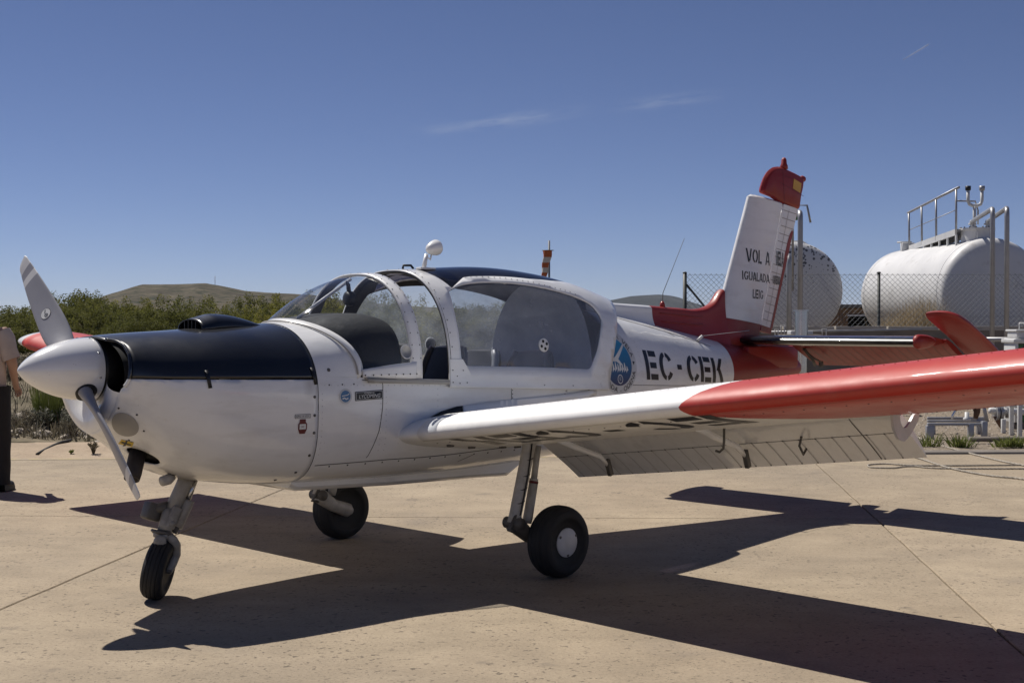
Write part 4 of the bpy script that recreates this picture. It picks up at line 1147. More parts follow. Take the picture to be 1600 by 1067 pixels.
f_nb = interp(_X, [1.8, 1.9, 2.1, 2.4, 2.8, 3.2, 3.5, 3.5, 3.4, 3.2, 3, 2.7, 2.4, 2.2, 2.1, 2, 2, 2])

def fus(x, q, off=0.0):
    """q: 0 top centre, -1 port widest, -2 bottom centre, +1 / +2 starboard"""
    s = -1 if q < 0 else 1
    a = abs(q)
    w, m, t, b = f_w(x) + off, f_m(x), f_top(x) + off, f_bot(x) - off
    if a <= 1:
        n = f_nt(x); ph = (1 - a) * PI / 2
        return Vector((x, s * w * abs(math.cos(ph)) ** (2 / n), m + (t - m) * math.sin(ph) ** (2 / n)))
    n = f_nb(x); ph = (a - 1) * PI / 2
    return Vector((x, s * w * abs(math.cos(ph)) ** (2 / n), m - (m - b) * math.sin(ph) ** (2 / n)))

def fus_q(x, z):
    m, t, b = f_m(x), f_top(x), f_bot(x)
    if z >= m:
        k = min(max((z - m) / (t - m), 0), 1); return 1 - math.asin(k ** (f_nt(x) / 2)) / (PI / 2)
    k = min(max((m - z) / (m - b), 0), 1); return 1 + math.asin(k ** (f_nb(x) / 2)) / (PI / 2)

def fus_side(x, z, off=.002):
    """point on the port skin at (x,z)"""
    p = fus(x, -fus_q(x, z)); e = fus(x, -fus_q(x, z) - .01); g = fus(x + .01, -fus_q(x, z))
    n = (e - p).cross(g - p); n.normalize()
    if n.y > 0: n = -n
    return p + n * off

def strip(mb, pts, w, fn, off):
    """thin ribbon along a polyline in (x,z) laid on the skin"""
    P = [Vector(p) for p in pts]
    Q = []
    for i in range(len(P) - 1):
        k = max(1, int((P[i + 1] - P[i]).length / .04))
        Q += [P[i].lerp(P[i + 1], j / k) for j in range(k)]
    Q.append(P[-1])
    vs_ = []
    for i, p in enumerate(Q):
        t = (Q[min(i + 1, len(Q) - 1)] - Q[max(i - 1, 0)]).normalized()
        n = Vector((-t.y, t.x)) * (w / 2)
        vs_ += [fn(p.x + n.x, p.y + n.y, off), fn(p.x - n.x, p.y - n.y, off)]
    mb.add(vs_, [(2 * i, 2 * i + 1, 2 * i + 3, 2 * i + 2) for i in range(len(Q) - 1)])

def disc(mb, c, n, r, h=.003, seg=10):
    n = Vector(n).normalized()
    mb.lathe([(0, r), (h * .7, r), (h, r * .7)], c, n, seg)

def rivets(name, pts, r=.004, mat='rivet', parent=AC, h=.0025):
    mb = MB()
    for p, n in pts: disc(mb, p, n, r, h, 7)
    return tag(mb.build(name, M[mat], parent), kind='stuff')

def skin_n(x, z):
    a = fus_side(x, z, 0); b = fus_side(x, z, .01)
    return a, (b - a)

# ---------------------------------------------------------------- engine cowling
ZS = lambda x: 1.263 - .026 * (x + 2.4)          # split line between upper and lower cowl
qs = lambda x: fus_q(x, ZS(x))
XF = -1.325                                     # firewall
# intake opening cut back in the side of the cowl: boundary in (x, q) on the port half
def notch(sgn):
    pts = [(-2.46, .0), (-2.455, .24), (-2.435, .29), (-2.405, .36), (-2.395, .47), (-2.40, .66), (-2.412, .88), (-2.420, 1.03), (-2.432, 1.10), (-2.450, 1.16), (-2.46, 1.25)]
    return [(x, sgn * q) for x, q in pts]
def nx(q):
    n = notch(1); return float(np.interp(abs(q), [p[1] for p in n], [p[0] for p in n]))
def cowl_patch(mb, q0, q1, x1, nu, nv, xs=None):
    def g(u, v):
        q = q0(0) + (q1(0) - q0(0)) * v if False else None
        return None
    vs_ = []
    for j in range(nv + 1):
        v = j / nv
        for i in range(nu + 1):
            u = i / nu
            # q limits may follow the split line
            qa, qb = q0(-2.4), q1(-2.4)
            qq = qa + (qb - qa) * v
            x0 = nx(qq)
            x = x0 + (x1 - x0) * u
            qq = q0(x) + (q1(x) - q0(x)) * v
            vs_.append(fus(x, qq))
    fs = [(j * (nu + 1) + i, j * (nu + 1) + i + 1, (j + 1) * (nu + 1) + i + 1, (j + 1) * (nu + 1) + i) for j in range(nv) for i in range(nu)]
    mb.add(vs_, fs)
up = MB()
cowl_patch(up, lambda x: -qs(x) + .004, lambda x: qs(x) - .004, XF - .004, 40, 56)
upper_cowl = up.build('upper_cowl', M['navy'], AC, solid=.006)
# lower cowl, port half with exhaust hole, starboard half plain
EXC = (-2.225, 1.775)   # exhaust hole centre in (x,q)
def low_fn(sgn):
    return lambda x, q: fus(x, sgn * q)
lo = MB()
port_out = [(-2.455, 2.0)] + [(nx(q), q) for q in np.linspace(1.9, 1.30, 7)] + [(p[0], p[1]) for p in reversed(notch(1)) if p[1] > qs(-2.42) + .02 and p[1] < 1.3]
port_out += [(x, qs(x) + .004) for x in np.linspace(-2.418, XF - .004, 16)] + [(XF - .004, q) for q in np.linspace(1.2, 2.0, 10)]
hole = [(EXC[0] + .078 * math.cos(a) , EXC[1] + .095 * math.sin(a) - .25 * .085 * math.cos(a)) for a in np.linspace(0, 2 * PI, 24, endpoint=False)]
patch(lo, port_out, [hole], (.04, .035), low_fn(-1))
patch(lo, port_out, [], (.04, .035), low_fn(1))
lower_cowl = lo.build('lower_cowl', M['cowl_white'], AC, solid=.006)
# liner and bulkheads inside the nose
li = MB()
li.grid(lambda u, v: (lambda p: Vector((p.x, p.y * .93, f_m(p.x) + (p.z - f_m(p.x)) * .93)))(fus(-2.43 + .5 * u, -2 + 4 * v)), 10, 60)
li.grid(lambda u, v: (lambda p: Vector((-2.05, p.y * u * .97, f_m(-2.05) + (p.z - f_m(-2.05)) * u * .97)))(fus(-2.05, -2 + 4 * v)), 4, 60)
li.build('intake_duct', M['dark'], AC)
# nose ring round the propeller shaft
fr = MB()
fr.lathe([(-2.445, .10), (-2.445, .155), (-2.42, .16), (-2.30, .16), (-2.30, .02)], (0, 0, 1.307), (1, 0, 0), 40)
fr.build('nose_ring', M['black'], AC)
lip = MB()
lip.tube([fus(x, -q) for x, q in rounded([(p[0], p[1]) for p in notch(1)], .02, 2)[6:-6]], .010, 8)
lip.tube([fus(x, q) for x, q in rounded([(p[0], p[1]) for p in notch(1)], .02, 2)[6:-6]], .010, 8)
def lip_mask(nt, lk, sx):
    gt = N(nt, 'ShaderNodeMath', operation='GREATER_THAN'); lk.new(sx.outputs[2], gt.inputs[0]); gt.inputs[1].default_value = 1.262
    return gt.outputs[0]
M['lip'] = paint('intake_lip_paint', WHITE, NAVY, lip_mask, rough=.2)
lip.build('intake_lip', M['lip'], AC)
# chin front edge below the spinner
cq = list(np.linspace(-1.20, -2, 16)) + list(np.linspace(2, 1.20, 16))[1:]
cn = MB()
def chin(u, v):
    k = v * (len(cq) - 1); i = min(int(k), len(cq) - 2); q = cq[i] if k == i else cq[i] + (cq[i + 1] - cq[i]) * (k - i) if cq[i] * cq[i + 1] > 0 else cq[i]
    p = fus(-2.455, q); d = Vector((0, p.y, p.z - 1.307)).normalized() * .162
    e = Vector((-2.43, d.y, 1.307 + d.z))
    r_ = p.lerp(e, u); r_.x -= .034 * math.sin(PI * u ** .7)
    return r_
cn.grid(chin, 8, len(cq) - 1)
cn.build('chin_panel', M['white'], AC)
# exhaust
ec = fus(EXC[0], -EXC[1])
ex = MB()
ex.lathe([(-.12, .046), (.10, .046), (.135, .042), (.135, .036), (-.10, .036)], ec + Vector((-.022, .03, .0)), (-.40, -.34, -.80), 24)
ex.build('exhaust_pipe', M['exhaust'], AC)
# oval blanking plate and its screws
ov = MB()
oc = (-2.385, 1.018)
def ovp(x, z, off): return fus_side(x, z, off)
patch(ov, [(oc[0] + .062 * math.cos(a), oc[1] + .052 * math.sin(a) - .042 * math.cos(a)) for a in np.linspace(0, 2 * PI, 30, endpoint=False)], [], .015, lambda x, z: fus_side(max(x, -2.455), z, .003))
ov.build('blanking_plate', M['plate'], AC)
pts = []
for a in np.linspace(.2, 2 * PI + .2, 6, endpoint=False):
    x, z = oc[0] + .084 * math.cos(a), oc[1] + .074 * math.sin(a) - .052 * math.cos(a)
    if x > -2.45: pts.append(skin_n(x, z))
rivets('plate_screws', pts, .006)
# warning sticker
ys = MB(); patch(ys, [(-2.355, .932), (-2.308, .917), (-2.298, .890), (-2.345, .905)], [], .012, lambda x, z: fus_side(x, z, .003))
yso = ys.build('warning_sticker', M['decal_yellow'], AC)
yk = MB(); strip(yk, [(-2.345, .918), (-2.323, .907), (-2.307, .901)], .006, fus_side, .0045); strip(yk, [(-2.335, .927), (-2.321, .894)], .006, fus_side, .0045)
yk.build('sticker_print', M['decal_black'], yso)
# little drain scoop under the chin
dr = MB(); dr.lathe([(0, .028), (.05, .03), (.085, .012)], (-2.09, -.12, .68), (1, .1, .18), 14)
dr.build('drain_scoop', M['plate'], AC)
# cowl-top air scoop
sp = MB()
def scoop(u, v):
    x = -1.84 + .44 * u
    h = .076 * (1 - (max(u - .25, 0) / .75) ** 2.0) * (.72 + .28 * min(u / .25, 1)); w = .135 * (1 - .55 * max(u - .2, 0) ** 1.5)
    a = PI * v
    return Vector((x, -w * math.cos(a), f_top(x) - .012 + (h + .012) * math.sin(a) ** .8))
sp.grid(scoop, 24, 22)
scp = sp.build('air_scoop', M['navy'], AC, solid=.006)
sd = MB(); sd.grid(lambda u, v: (lambda p: Vector((-1.80, p.y * u, 1.51 + (p.z - 1.51) * u)))(scoop(0.1, v)), 2, 16)
sd.build('scoop_cavity', M['dark'], scp)
for yy in (-.06, -.02, .02, .06):
    vn = MB(); vn.box((-1.825, yy, 1.545), (.03, .006, .055)); vn.build('scoop_vane', M['black'], scp, smooth=False)
# upper cowl latch straps and fasteners
la = MB()
for x in (-1.352, -2.02):
    for z0, z1 in ((1.30, 1.205),):
        strip(la, [(x, z0), (x + .012, z1)], .02, fus_side, .006)
la.build('cowl_latch', M['black'], AC, solid=.004)
pts = []
for x, z in ((-1.352, 1.03), (-1.352, 1.135), (-1.352, .93), (-1.36, .80), (-1.40, .70), (-1.48, .655)):
    pts.append(skin_n(x, z))
rivets('cowl_fasteners', pts, .009, 'gear_dark', h=.004)

# ---------------------------------------------------------------- spinner and propeller
HUB = Vector((-2.53, 0, 1.292))
spn = MB()
prof = [(-2.853 + .405 * u, .172 * (1 - (1 - u) ** 1.95) ** .72) for u in np.linspace(0, 1, 26) ** 1.5]
prof += [(-2.445, .168)]
spn.lathe(prof, (0, 0, 1.307), (1, 0, 0), 56)
spinner = spn.build('spinner', M['spinner'], AC, sharp=50)
pts = []
for k in range(8):
    a = k * PI / 4 + .25
    pts.append((Vector((-2.475, .171 * math.cos(a), 1.307 + .171 * math.sin(a))), Vector((0, math.cos(a), math.sin(a)))))
rivets('spinner_screws', pts, .006, 'steel', spinner)
THETA, RP = R(47.9), .905
def blade(sgn):
    rad = Vector((0, sgn * math.sin(THETA), sgn * math.cos(THETA)))
    mot = Vector((0, sgn * math.cos(THETA), -sgn * math.sin(THETA)))
    fw = Vector((-1, 0, 0))
    rr = [.09, .16, .24, .34, .46, .60, .72, .81, .86, .89, RP]
    cc = [.085, .115, .150, .170, .170, .154, .132, .110, .094, .084, .066]
    be = [58, 50, 42, 34, 27, 22, 19, 17, 16, 16, 16]
    tt = [.05, .045, .032, .024, .018, .014, .011, .008, .007, .006, .004]
    fC, fB, fT = interp(rr, cc), interp(rr, be), interp(rr, tt)
    def pt(r, k, n=16):
        b = R(fB(r)); ch_ = mot * math.cos(b) + fw * math.sin(b); nn = fw * math.cos(b) - mot * math.sin(b)
        a = 2 * PI * k / n
        c = fC(r); t = fT(r)
        cx = math.cos(a); th = math.sin(a) * t * (.75 + .35 * cx)
        sweep = -.012 * (r / RP) ** 3
        r = r - max(0, (r - .70)) * .07 * cx * sgn
        return HUB + rad * r + ch_ * (cx * c / 2 + sweep) + nn * th
    def seg(r0, r1, n, cap=False):
        mb = MB()
        mb.grid(lambda u, v: pt(r0 + (r1 - r0) * u, v * 16), n, 16, closev=True)
        if cap: mb.add([pt(r1, k) for k in range(16)], [tuple(range(16))])
        return mb
    bl = seg(.09, .74, 28).build('propeller_blade', M['blade'], AC)
    seg(.74, .785, 4).build('tip_stripe', M['blade_white'], bl)
    seg(.785, .835, 4).build('tip_stripe', M['blade'], bl)
    seg(.835, RP, 8, True).build('tip_stripe', M['blade_white'], bl)
    cf = MB(); cf.lathe([(0, .05), (.066, .058), (.070, .054), (.070, .02)], HUB + rad * .095 - Vector((0, 0, 0)), rad, 24)
    cf.build('blade_cuff', M['black'], bl)
    if sgn > 0:
        # round maker's badge on the front face
        r = .46
        def bp_(u, v, off=.001):
            rr_ = r + v; b = R(fB(rr_)); ch_ = mot * math.cos(b) + fw * math.sin(b); nn = fw * math.cos(b) - mot * math.sin(b)
            cx = max(-1, min(1, 2 * u / fC(rr_))); sn = math.sqrt(max(0, 1 - cx * cx))
            th = -sn * fT(rr_) * (.75 + .35 * cx)
            best = -1 if (nn.dot(Vector((-.44, -.9, .05)))) < 0 else 1
            th = best * sn * fT(rr_) * (.75 + .35 * cx)
            return HUB + rad * rr_ + ch_ * (u - .012 * (rr_ / RP) ** 3) + nn * (th + best * off)
        def cir(rad_, n=28): return [(rad_ * math.cos(a), rad_ * math.sin(a)) for a in np.linspace(0, 2 * PI, n, endpoint=False)]
        mb = MB(); patch(mb, cir(.034), [], .01, lambda u, v: bp_(u, v, .0010)); bd = mb.build('maker_badge', M['seam'], bl)
        mb = MB(); patch(mb, cir(.0315), [], .01, lambda u, v: bp_(u, v, .0018)); mb.build('badge_face', M['decal_white'], bl)
        mb = MB(); patch(mb, cir(.012, 16), [cir(.008, 16)], .006, lambda u, v: bp_(u, v - .012, .0026))
        patch(mb, cir(.004, 8), [], .004, lambda u, v: bp_(u, v - .012, .0026))
        for i in range(3): patch(mb, [(-.006 + .004 * i, .006 + .007 * i), (0.0 + .004 * i, .004 + .007 * i), (.002 + .004 * i, .009 + .007 * i), (-.004 + .004 * i, .011 + .007 * i)], [], .004, lambda u, v: bp_(-u, v, .0026))
        mb.build('badge_print', M['decal_black'], bl)
    return bl
blade(1); blade(-1)

# ---------------------------------------------------------------- fuselage
zr = lambda x: 1.236 - .046 * (x + 1.0)          # canopy rail height
CT = interp([-.75, -.6, -.3, 0, .3, .74, 1.1, 1.4, 1.7], [1.855, 1.868, 1.892, 1.915, 1.93, 1.91, 1.862, 1.797, 1.715])
CW = interp([-.75, -.6, -.3, 0, .5, .9, 1.2, 1.5, 1.75], [.555, .562, .572, .577, .574, .55, .512, .455, .40])
NC = 2.38
def canp(x, ph, off=0.0):
    """canopy shell: ph 0 port rail, 90 top, 180 starboard rail (degrees)"""
    a = R(ph); c, s = math.cos(a), math.sin(a)
    w, h = CW(x) + off, CT(x) - zr(x) + off
    return Vector((x, -(1 if c >= 0 else -1) * w * abs(c) ** (2 / NC), zr(x) + h * max(s, 0) ** (2 / NC)))
def can_ph(x, z):
    k = min(max((z - zr(x)) / (CT(x) - zr(x)), 0), 1)
    return math.degrees(math.asin(k ** (NC / 2)))

fb = MB()
X0, X1, X2, X3 = -1.3245, -1.03, 1.30, 2.985
def band(mb, xa, xb, q0f, q1f, nu, nv):
    mb.grid(lambda u, v: (lambda x: fus(x, q0f(x) + (q1f(x) - q0f(x)) * v))(xa + (xb - xa) * u), nu, nv)
qr = lambda x: fus_q(x, zr(x))
band(fb, X0, X2, lambda x: qr(x), lambda x: 2.0, 60, 26)
band(fb, X0, X2, lambda x: -qr(x), lambda x: -2.0, 60, 26)
band(fb, X2, X3, lambda x: -2.0, lambda x: 2.0, 46, 80)
fuselage = fb.build('fuselage', M['white'], AC)
tb = MB()
band(tb, X3, 4.27, lambda x: -2.0, lambda x: 2.0, 34, 60)
tb.grid(lambda u, v: (lambda p: Vector((4.27 + .05 * math.sqrt(max(0, 1 - u * u)), p.y * u, 1.165 + (p.z - 1.165) * u)))(fus(4.27, -2 + 4 * v)), 6, 40)
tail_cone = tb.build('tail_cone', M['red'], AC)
# deck between the firewall and the windscreen
WB = lambda ph: (-1.245 + .215 * abs(math.cos(R(ph))) ** 1.6)
def wbase(ph, dz=0.0):
    a = R(ph); c, s = math.cos(a), math.sin(a)
    return Vector((WB(ph), -(1 if c >= 0 else -1) * .538 * abs(c) ** (2 / 2.15), 1.238 + (.328 + dz) * max(s, 0) ** (2 / 2.15)))
dk = MB()
def deckf(u, v):
    ph = 180 * v
    b = wbase(ph)
    qq = (-1 if ph < 90 else 1) * (abs(math.cos(R(ph))) ** .0 * (1 - min(ph, 180 - ph) / 90)) * qr(X0)
    a = fus(X0, qq)
    return a.lerp(b, u)
dk.grid(deckf, 8, 60)
deck = dk.build('scuttle_deck', M['white'], AC)
wbs = MB()
wbs.grid(lambda u, v: (lambda p, d: p + d * (u - .5) * .05 + Vector((0, 0, .006)))(wbase(180 * v), Vector((.7, 0, .5)).normalized()), 2, 60)
wbs.build('windscreen_base_strip', M['white'], AC, solid=.006)
gs = MB()
gs.tube([wbase(ph) + Vector((-.022, -.004 * math.cos(R(ph)), .004)) for ph in np.linspace(2, 178, 50)], .005, 6)
gs.build('windscreen_seal', M['plate'], AC)
# cockpit interior shell
ck = MB()
ck.grid(lambda u, v: (lambda x: (lambda p: Vector((x, p.y * .965, max(p.z, .70))))(fus(x, -qr(x) - (2 - qr(x)) * v)))(-1.25 + 2.5 * u), 20, 14)
ck.grid(lambda u, v: (lambda x: (lambda p: Vector((x, p.y * .965, max(p.z, .70))))(fus(x, qr(x) + (2 - qr(x)) * v)))(-1.25 + 2.5 * u), 20, 14)
ck.build('cockpit_tub', M['headliner'], AC)
bh = MB()
bh.grid(lambda u, v: (lambda p: Vector((1.02 + .10 * (1 - u * u), p.y * u * .955, 1.0 + (p.z - 1.0) * u * .985)))(canp(1.02, 180 * v)), 8, 40)
bh.grid(lambda u, v: Vector((1.02, -.5 + v, 1.16 - .5 * u)), 2, 2)
bh.build('rear_bulkhead', M['liner'], AC)

# windscreen
ARCH_X = -.615
def wsp(s, ph, off=0.0):
    b = wbase(ph); a = canp(ARCH_X, ph)
    p = b.lerp(a, s)
    sn = math.sin(R(ph)); cs = math.cos(R(ph))
    k = .17 * s * (1 - s)
    return p + Vector((-.35 * k * sn, -.35 * k * cs, k * sn)) + Vector((0, -cs, sn)) * off
wg = MB()
wg.grid(lambda u, v: wsp(.0 + u, 5 + 170 * v), 24, 60)
windscreen = wg.build('windscreen', M['glass'], AC)
ar = MB()
ar.grid(lambda u, v: canp(-.665 + .085 * u, 180 * v, .008), 3, 60)
arch = ar.build('windscreen_arch', M['white'], AC, solid=.014)
ai = MB(); ai.grid(lambda u, v: canp(-.662 + .079 * u, 180 * v, -.0085), 3, 60); ai.build('arch_lining', M['headliner'], arch)
for sgn in (0, 1):
    sl = MB()
    sl.grid(lambda u, v: (lambda p: p)(wsp(0.03 + .97 * u, (-1 + 7.5 * v) if not sgn else 181 - 7.5 * v, .007)) , 20, 3)
    so_ = sl.build('windscreen_sill', M['white'], AC, solid=.01)
    sl = MB(); sl.grid(lambda u, v: wsp(0.03 + .97 * u, (-1 + 7.5 * v) if not sgn else 181 - 7.5 * v, -.006), 20, 3); sl.build('sill_lining', M['headliner'], so_)
st = MB()
st.tube([(-1.10, 0, 1.583), (-.69, 0, 1.835)], .011, 10)
st.build('windscreen_strut', M['alu'], AC)
cp = MB()
cp.lathe([(0, .02), (.01, .045), (.05, .048), (.06, .03)], (-.73, 0, 1.715), (1, 0, -.1), 20)
cp.tube([(-.70, 0, 1.73), (-.71, 0, 1.80), (-.735, 0, 1.815)], .014, 8)
cp.build('compass', M['black'], AC)

# sliding canopy, pushed a little way aft
xr_ = lambda ph: 1.185 + .40 * math.sin(R(ph)) ** 1.2      # rear edge
XA = -.372
def side_window(k):
    z = [(-.275, 1.288), (.955, 1.238), (1.05, 1.36), (1.195, 1.585), (1.135, 1.682), (.97, 1.738), (.62, 1.796), (.33, 1.815), (.10, 1.815), (-.08, 1.797), (-.23, 1.752), (-.268, 1.62), (-.277, 1.45)]
    poly = [(x, can_ph(x, zz)) for x, zz in z]
    poly = rounded([(x, p / 60.) for x, p in poly], [.07, .04, .1, .06, .06, .15, .2, .2, .2, .1, .03, .2, .2], 4)
    poly = [(x, p * 60.) for x, p in poly]
    return poly if k == 0 else [(x, 180 - p) for x, p in reversed(poly)]
roof = [(-.19, 51.0), (-.10, 56.5), (-.02, 61.5), (.05, 62.5), (.3, 62), (.6, 62), (.85, 65), (1.1, 72), (1.22, 79), (1.26, 90), (1.22, 101), (1.1, 108), (.85, 115), (.6, 118), (.3, 118), (.05, 117.5), (-.02, 118.5), (-.10, 123.5), (-.19, 129.0), (-.245, 110), (-.25, 90), (-.245, 70)]
outer = [(XA, p) for p in np.linspace(-9, 189, 40)] + [(xr_(max(0, min(180, p))) , p) for p in np.linspace(189, -9, 40)]
def canf(off):
    def f(x, p):
        if p < 0: q = canp(x, 0, off); return q + Vector((0, .0006 * p, .0052 * p))
        if p > 180: q = canp(x, 180, off); return q + Vector((0, .0006 * (180 - p) * -1, .0052 * (180 - p)))
        return canp(x, p, off)
    return f
cf_ = MB()
patch(cf_, outer, [side_window(0), side_window(1), roof], (.05, 4.0), canf(.016))
canopy = cf_.build('canopy_frame', M['white'], AC, solid=.012)
ci = MB(); patch(ci, outer, [side_window(0), side_window(1), roof], (.05, 4.0), canf(.0015)); ci.build('canopy_lining', M['headliner'], canopy)
for k in (0, 1):
    w_ = MB(); patch(w_, side_window(k), [], (.06, 5.), canf(.010))
    cw_ = w_.build('canopy_side_window', M['glass_side'], AC)
    vt = MB()
    vx, vz = .47, 1.408
    vc = canp(vx, can_ph(vx, vz) if k == 0 else 180 - can_ph(vx, vz), .012)
    nrm = Vector((0, -1 if k == 0 else 1, .12))
    vt.lathe([(0, .046), (.006, .046), (.008, .042), (.008, .002)], vc, nrm, 24)
    vo = vt.build('air_vent', M['decal_grey'], cw_)
    vh = MB()
    nn = nrm.normalized(); t1 = Vector((1, 0, 0)); t2 = nn.cross(t1)
    for a in range(4):
        disc(vh, vc + nn * .0085 + (t1 * math.cos(a * PI / 2 + .3) + t2 * math.sin(a * PI / 2 + .3)) * .026, nn, .0105, .002, 12)
    vh.build('air_vent', M['dark'], cw_)
wv_c = wsp(.80, 12, .004); wv_n = (wsp(.80, 12, .014) - wv_c).normalized()
vt = MB(); vt.lathe([(0, .044), (.004, .044), (.004, .036), (0, .036)], wv_c, wv_n, 24); vt.build('vent_ring', M['decal_grey'], windscreen)
r_ = MB(); patch(r_, roof, [], (.06, 5.), canf(.013)); r_.build('canopy_roof_panel', M['glass_roof'], AC)
# front hoop seal, dark inner edge
hp = MB()
hp.tube([canp(XA + .012, p, .004) for p in np.linspace(2, 178, 60)], .013, 8)
hp.build('canopy_seal', M['black'], AC)
hl = MB()
hl.grid(lambda u, v: canp(-.34 + .09 * u, 66 + 62 * v, -.02), 2, 30)
hl.build('headliner_hoop', M['headliner'], AC)
# rails below the canopy
for s_ in (-1, 1):
    rl = MB()
    rl.grid(lambda u, v: (lambda x: Vector((x, s_ * (CW(x) - .03 + .045 * v), zr(x) - .002)))(-1.0 + 2.2 * u), 30, 2)
    rl.grid(lambda u, v: (lambda x: Vector((x, s_ * (CW(x) + .015), zr(x) - .002 - .028 * v)))(-1.0 + 2.2 * u), 30, 2)
    rl.build('canopy_rail', M['plate'], AC, solid=.004)
# corner plate at the canopy foot
cpz = MB(); patch(cpz, [(-.372, -7), (-.20, -7), (-.20, 1), (-.268, 7.5), (-.33, 7.5), (-.372, 7.5)], [], (.04, 4.), canf(.022))
cpz.build('corner_plate', M['white'], canopy)
# rivet rows on the frames
pts = []
def can_rv(x, p, off=.018): 
    a = canp(x, p, off); n = (canp(x, p, off + .01) - a); return (a, n)
for p in np.linspace(8, 172, 26): pts.append(can_rv(-.65, p, .009)); pts.append(can_rv(-.592, p, .009))
rivets('arch_rivets', pts, .0038, parent=arch)
pts = []
for p in np.linspace(6, 174, 24): pts.append(can_rv(-.345, p))
for x in np.linspace(-.05, 1.0, 22):
    for k in (0, 1):
        p = can_ph(x, np.interp(x, [-.1, .1, .33, .6, .95, 1.05], [1.835, 1.848, 1.844, 1.82, 1.762, 1.73]))
        pts.append(can_rv(x, p if k == 0 else 180 - p))
for x in (-.35, -.31, -.27, -.35, -.30, -.25): pass
for (x, p) in ((-.355, 3), (-.355, -3), (-.32, 1), (-.30, -4), (-.27, 3), (-.24, -3), (.45, -4), (.74, -4)):
    pts.append((canf(.024)(x, p), Vector((0, -1, .05))))
rivets('canopy_rivets', pts, .004, parent=canopy)
pts = []
for s in np.linspace(.06, .97, 8): a = wsp(s, 1.5, .009); pts.append((a, Vector((0, -1, .05)))); 
for x in (-1.25, -1.16, -1.08): pts.append(skin_n(x, 1.20))
rivets('sill_rivets', pts, .0048)
pts = [skin_n(-1.24, 1.285), skin_n(-1.13, 1.285)]
rivets('deck_screws', pts, .012, 'gear_dark', h=.005)
# grab handle and mirror on the canopy bow
gh = MB(); b0 = canp(-.16, 90, .018)
gh.tube([b0 + Vector((-.045, .07, -.005)), b0 + Vector((-.04, .07, .018)), b0 + Vector((.025, .07, .02)), b0 + Vector((.045, .07, .0))], .008, 8)
gh.build('canopy_handle', M['black'], AC)
mr_ = MB()
mb0 = canp(-.20, 80, .016)
mr_.bbox(mb0 + Vector((.02, 0, .006)), (.13, .05, .014), .004)
mr_.tube([mb0 + Vector((.0, 0, 0)), mb0 + Vector((.024, 0, .10))], [.016, .013], 10)
mr_.tube([mb0 + Vector((.02, 0, .085)), mb0 + Vector((.05, -.01, .065)), mb0 + Vector((.07, 0, .11))], .006, 8)
mirror = mr_.build('tow_mirror', M['white'], AC)
mh = MB()
mh.lathe([(-.06, .004), (-.055, .018), (-.035, .034), (0, .046), (.03, .052), (.042, .052), (.046, .047), (.046, .01)], mb0 + Vector((.075, -.005, .140)), (.90, .25, .18), 24)
mh.build('mirror_shell', M['white'], mirror)
# glareshield and instruments
gl_ = MB()
def glare(u, v):
    x = -1.21 + .60 * u
    a = PI * v
    top = 1.555 + .065 * math.sin(min(u * 1.5, 1) * PI / 2) - .03 * max(0, u - .75) / .25
    w = min(.495, .515 * min(1, max(.02, (x + 1.245) / .215)) ** .58)
    bulge = 1 - .25 * max(0, (u - .85) / .15) ** 2
    return Vector((x, -w * bulge * (1 if math.cos(a) >= 0 else -1) * abs(math.cos(a)) ** .62, 1.18 + (top - 1.18) * math.sin(a) ** .6))
gl_.grid(glare, 22, 40)
gl_.grid(lambda u, v: (lambda p: Vector((p.x + .03 * (1 - u * u), p.y * u, 1.18 + (p.z - 1.18) * u)))(glare(1, v)), 6, 40)
gl_.build('glareshield', M['cover'], AC)
# seats
def seat(x, y, w, h, name, m1, m2):
    s_ = MB()
    s_.grid(lambda u, v: (lambda a: Vector((x + .16 * u + .055 * math.sin(a), y + w * (1 if math.cos(a) > 0 else -1) * abs(math.cos(a)) ** .45 * (.6 + .4 * math.sin(PI * (1 - u) ** .6 / 2) if u > .0 else 1) , .85 + (h - .85) * (u ** 1.0) )))(2 * PI * v), 14, 28, closev=True)
    s_.grid(lambda u, v: (lambda a: Vector((x + .16 + .055 * math.sin(a) * (1 - u), y + w * .6 * (1 if math.cos(a) > 0 else -1) * abs(math.cos(a)) ** .45 * (1 - u), h + .012 * math.sin(u * PI / 2))))(2 * PI * v), 4, 28, closev=True)
    so = s_.build(name, m1, AC)
    p_ = MB(); p_.tube([Vector((x - .03 + .16 * u, y + w * .92 * (.6 + .4 * math.sin(PI * (1 - u) ** .6 / 2)) * sg, .87 + (h - .86) * u)) for sg in (-1,) for u in np.linspace(0, .98, 14)], .026, 8)
    p_.tube([Vector((x - .03 + .16 * u, y - w * .92 * (.6 + .4 * math.sin(PI * (1 - u) ** .6 / 2)) * -1, .87 + (h - .86) * u)) for u in np.linspace(0, .98, 14)], .026, 8)
    p_.build('seat_bolster', m2, so)
seat(-.22, .24, .22, 1.41, 'seat', M['leather'], M['leather'])
seat(-.22, -.24, .22, 1.40, 'seat', M['leather_black'], M['leather'])
seat(.55, .26, .24, 1.36, 'rear_seat', M['leather'], M['decal_grey'])
seat(.55, -.26, .24, 1.36, 'rear_seat', M['leather'], M['leather'])

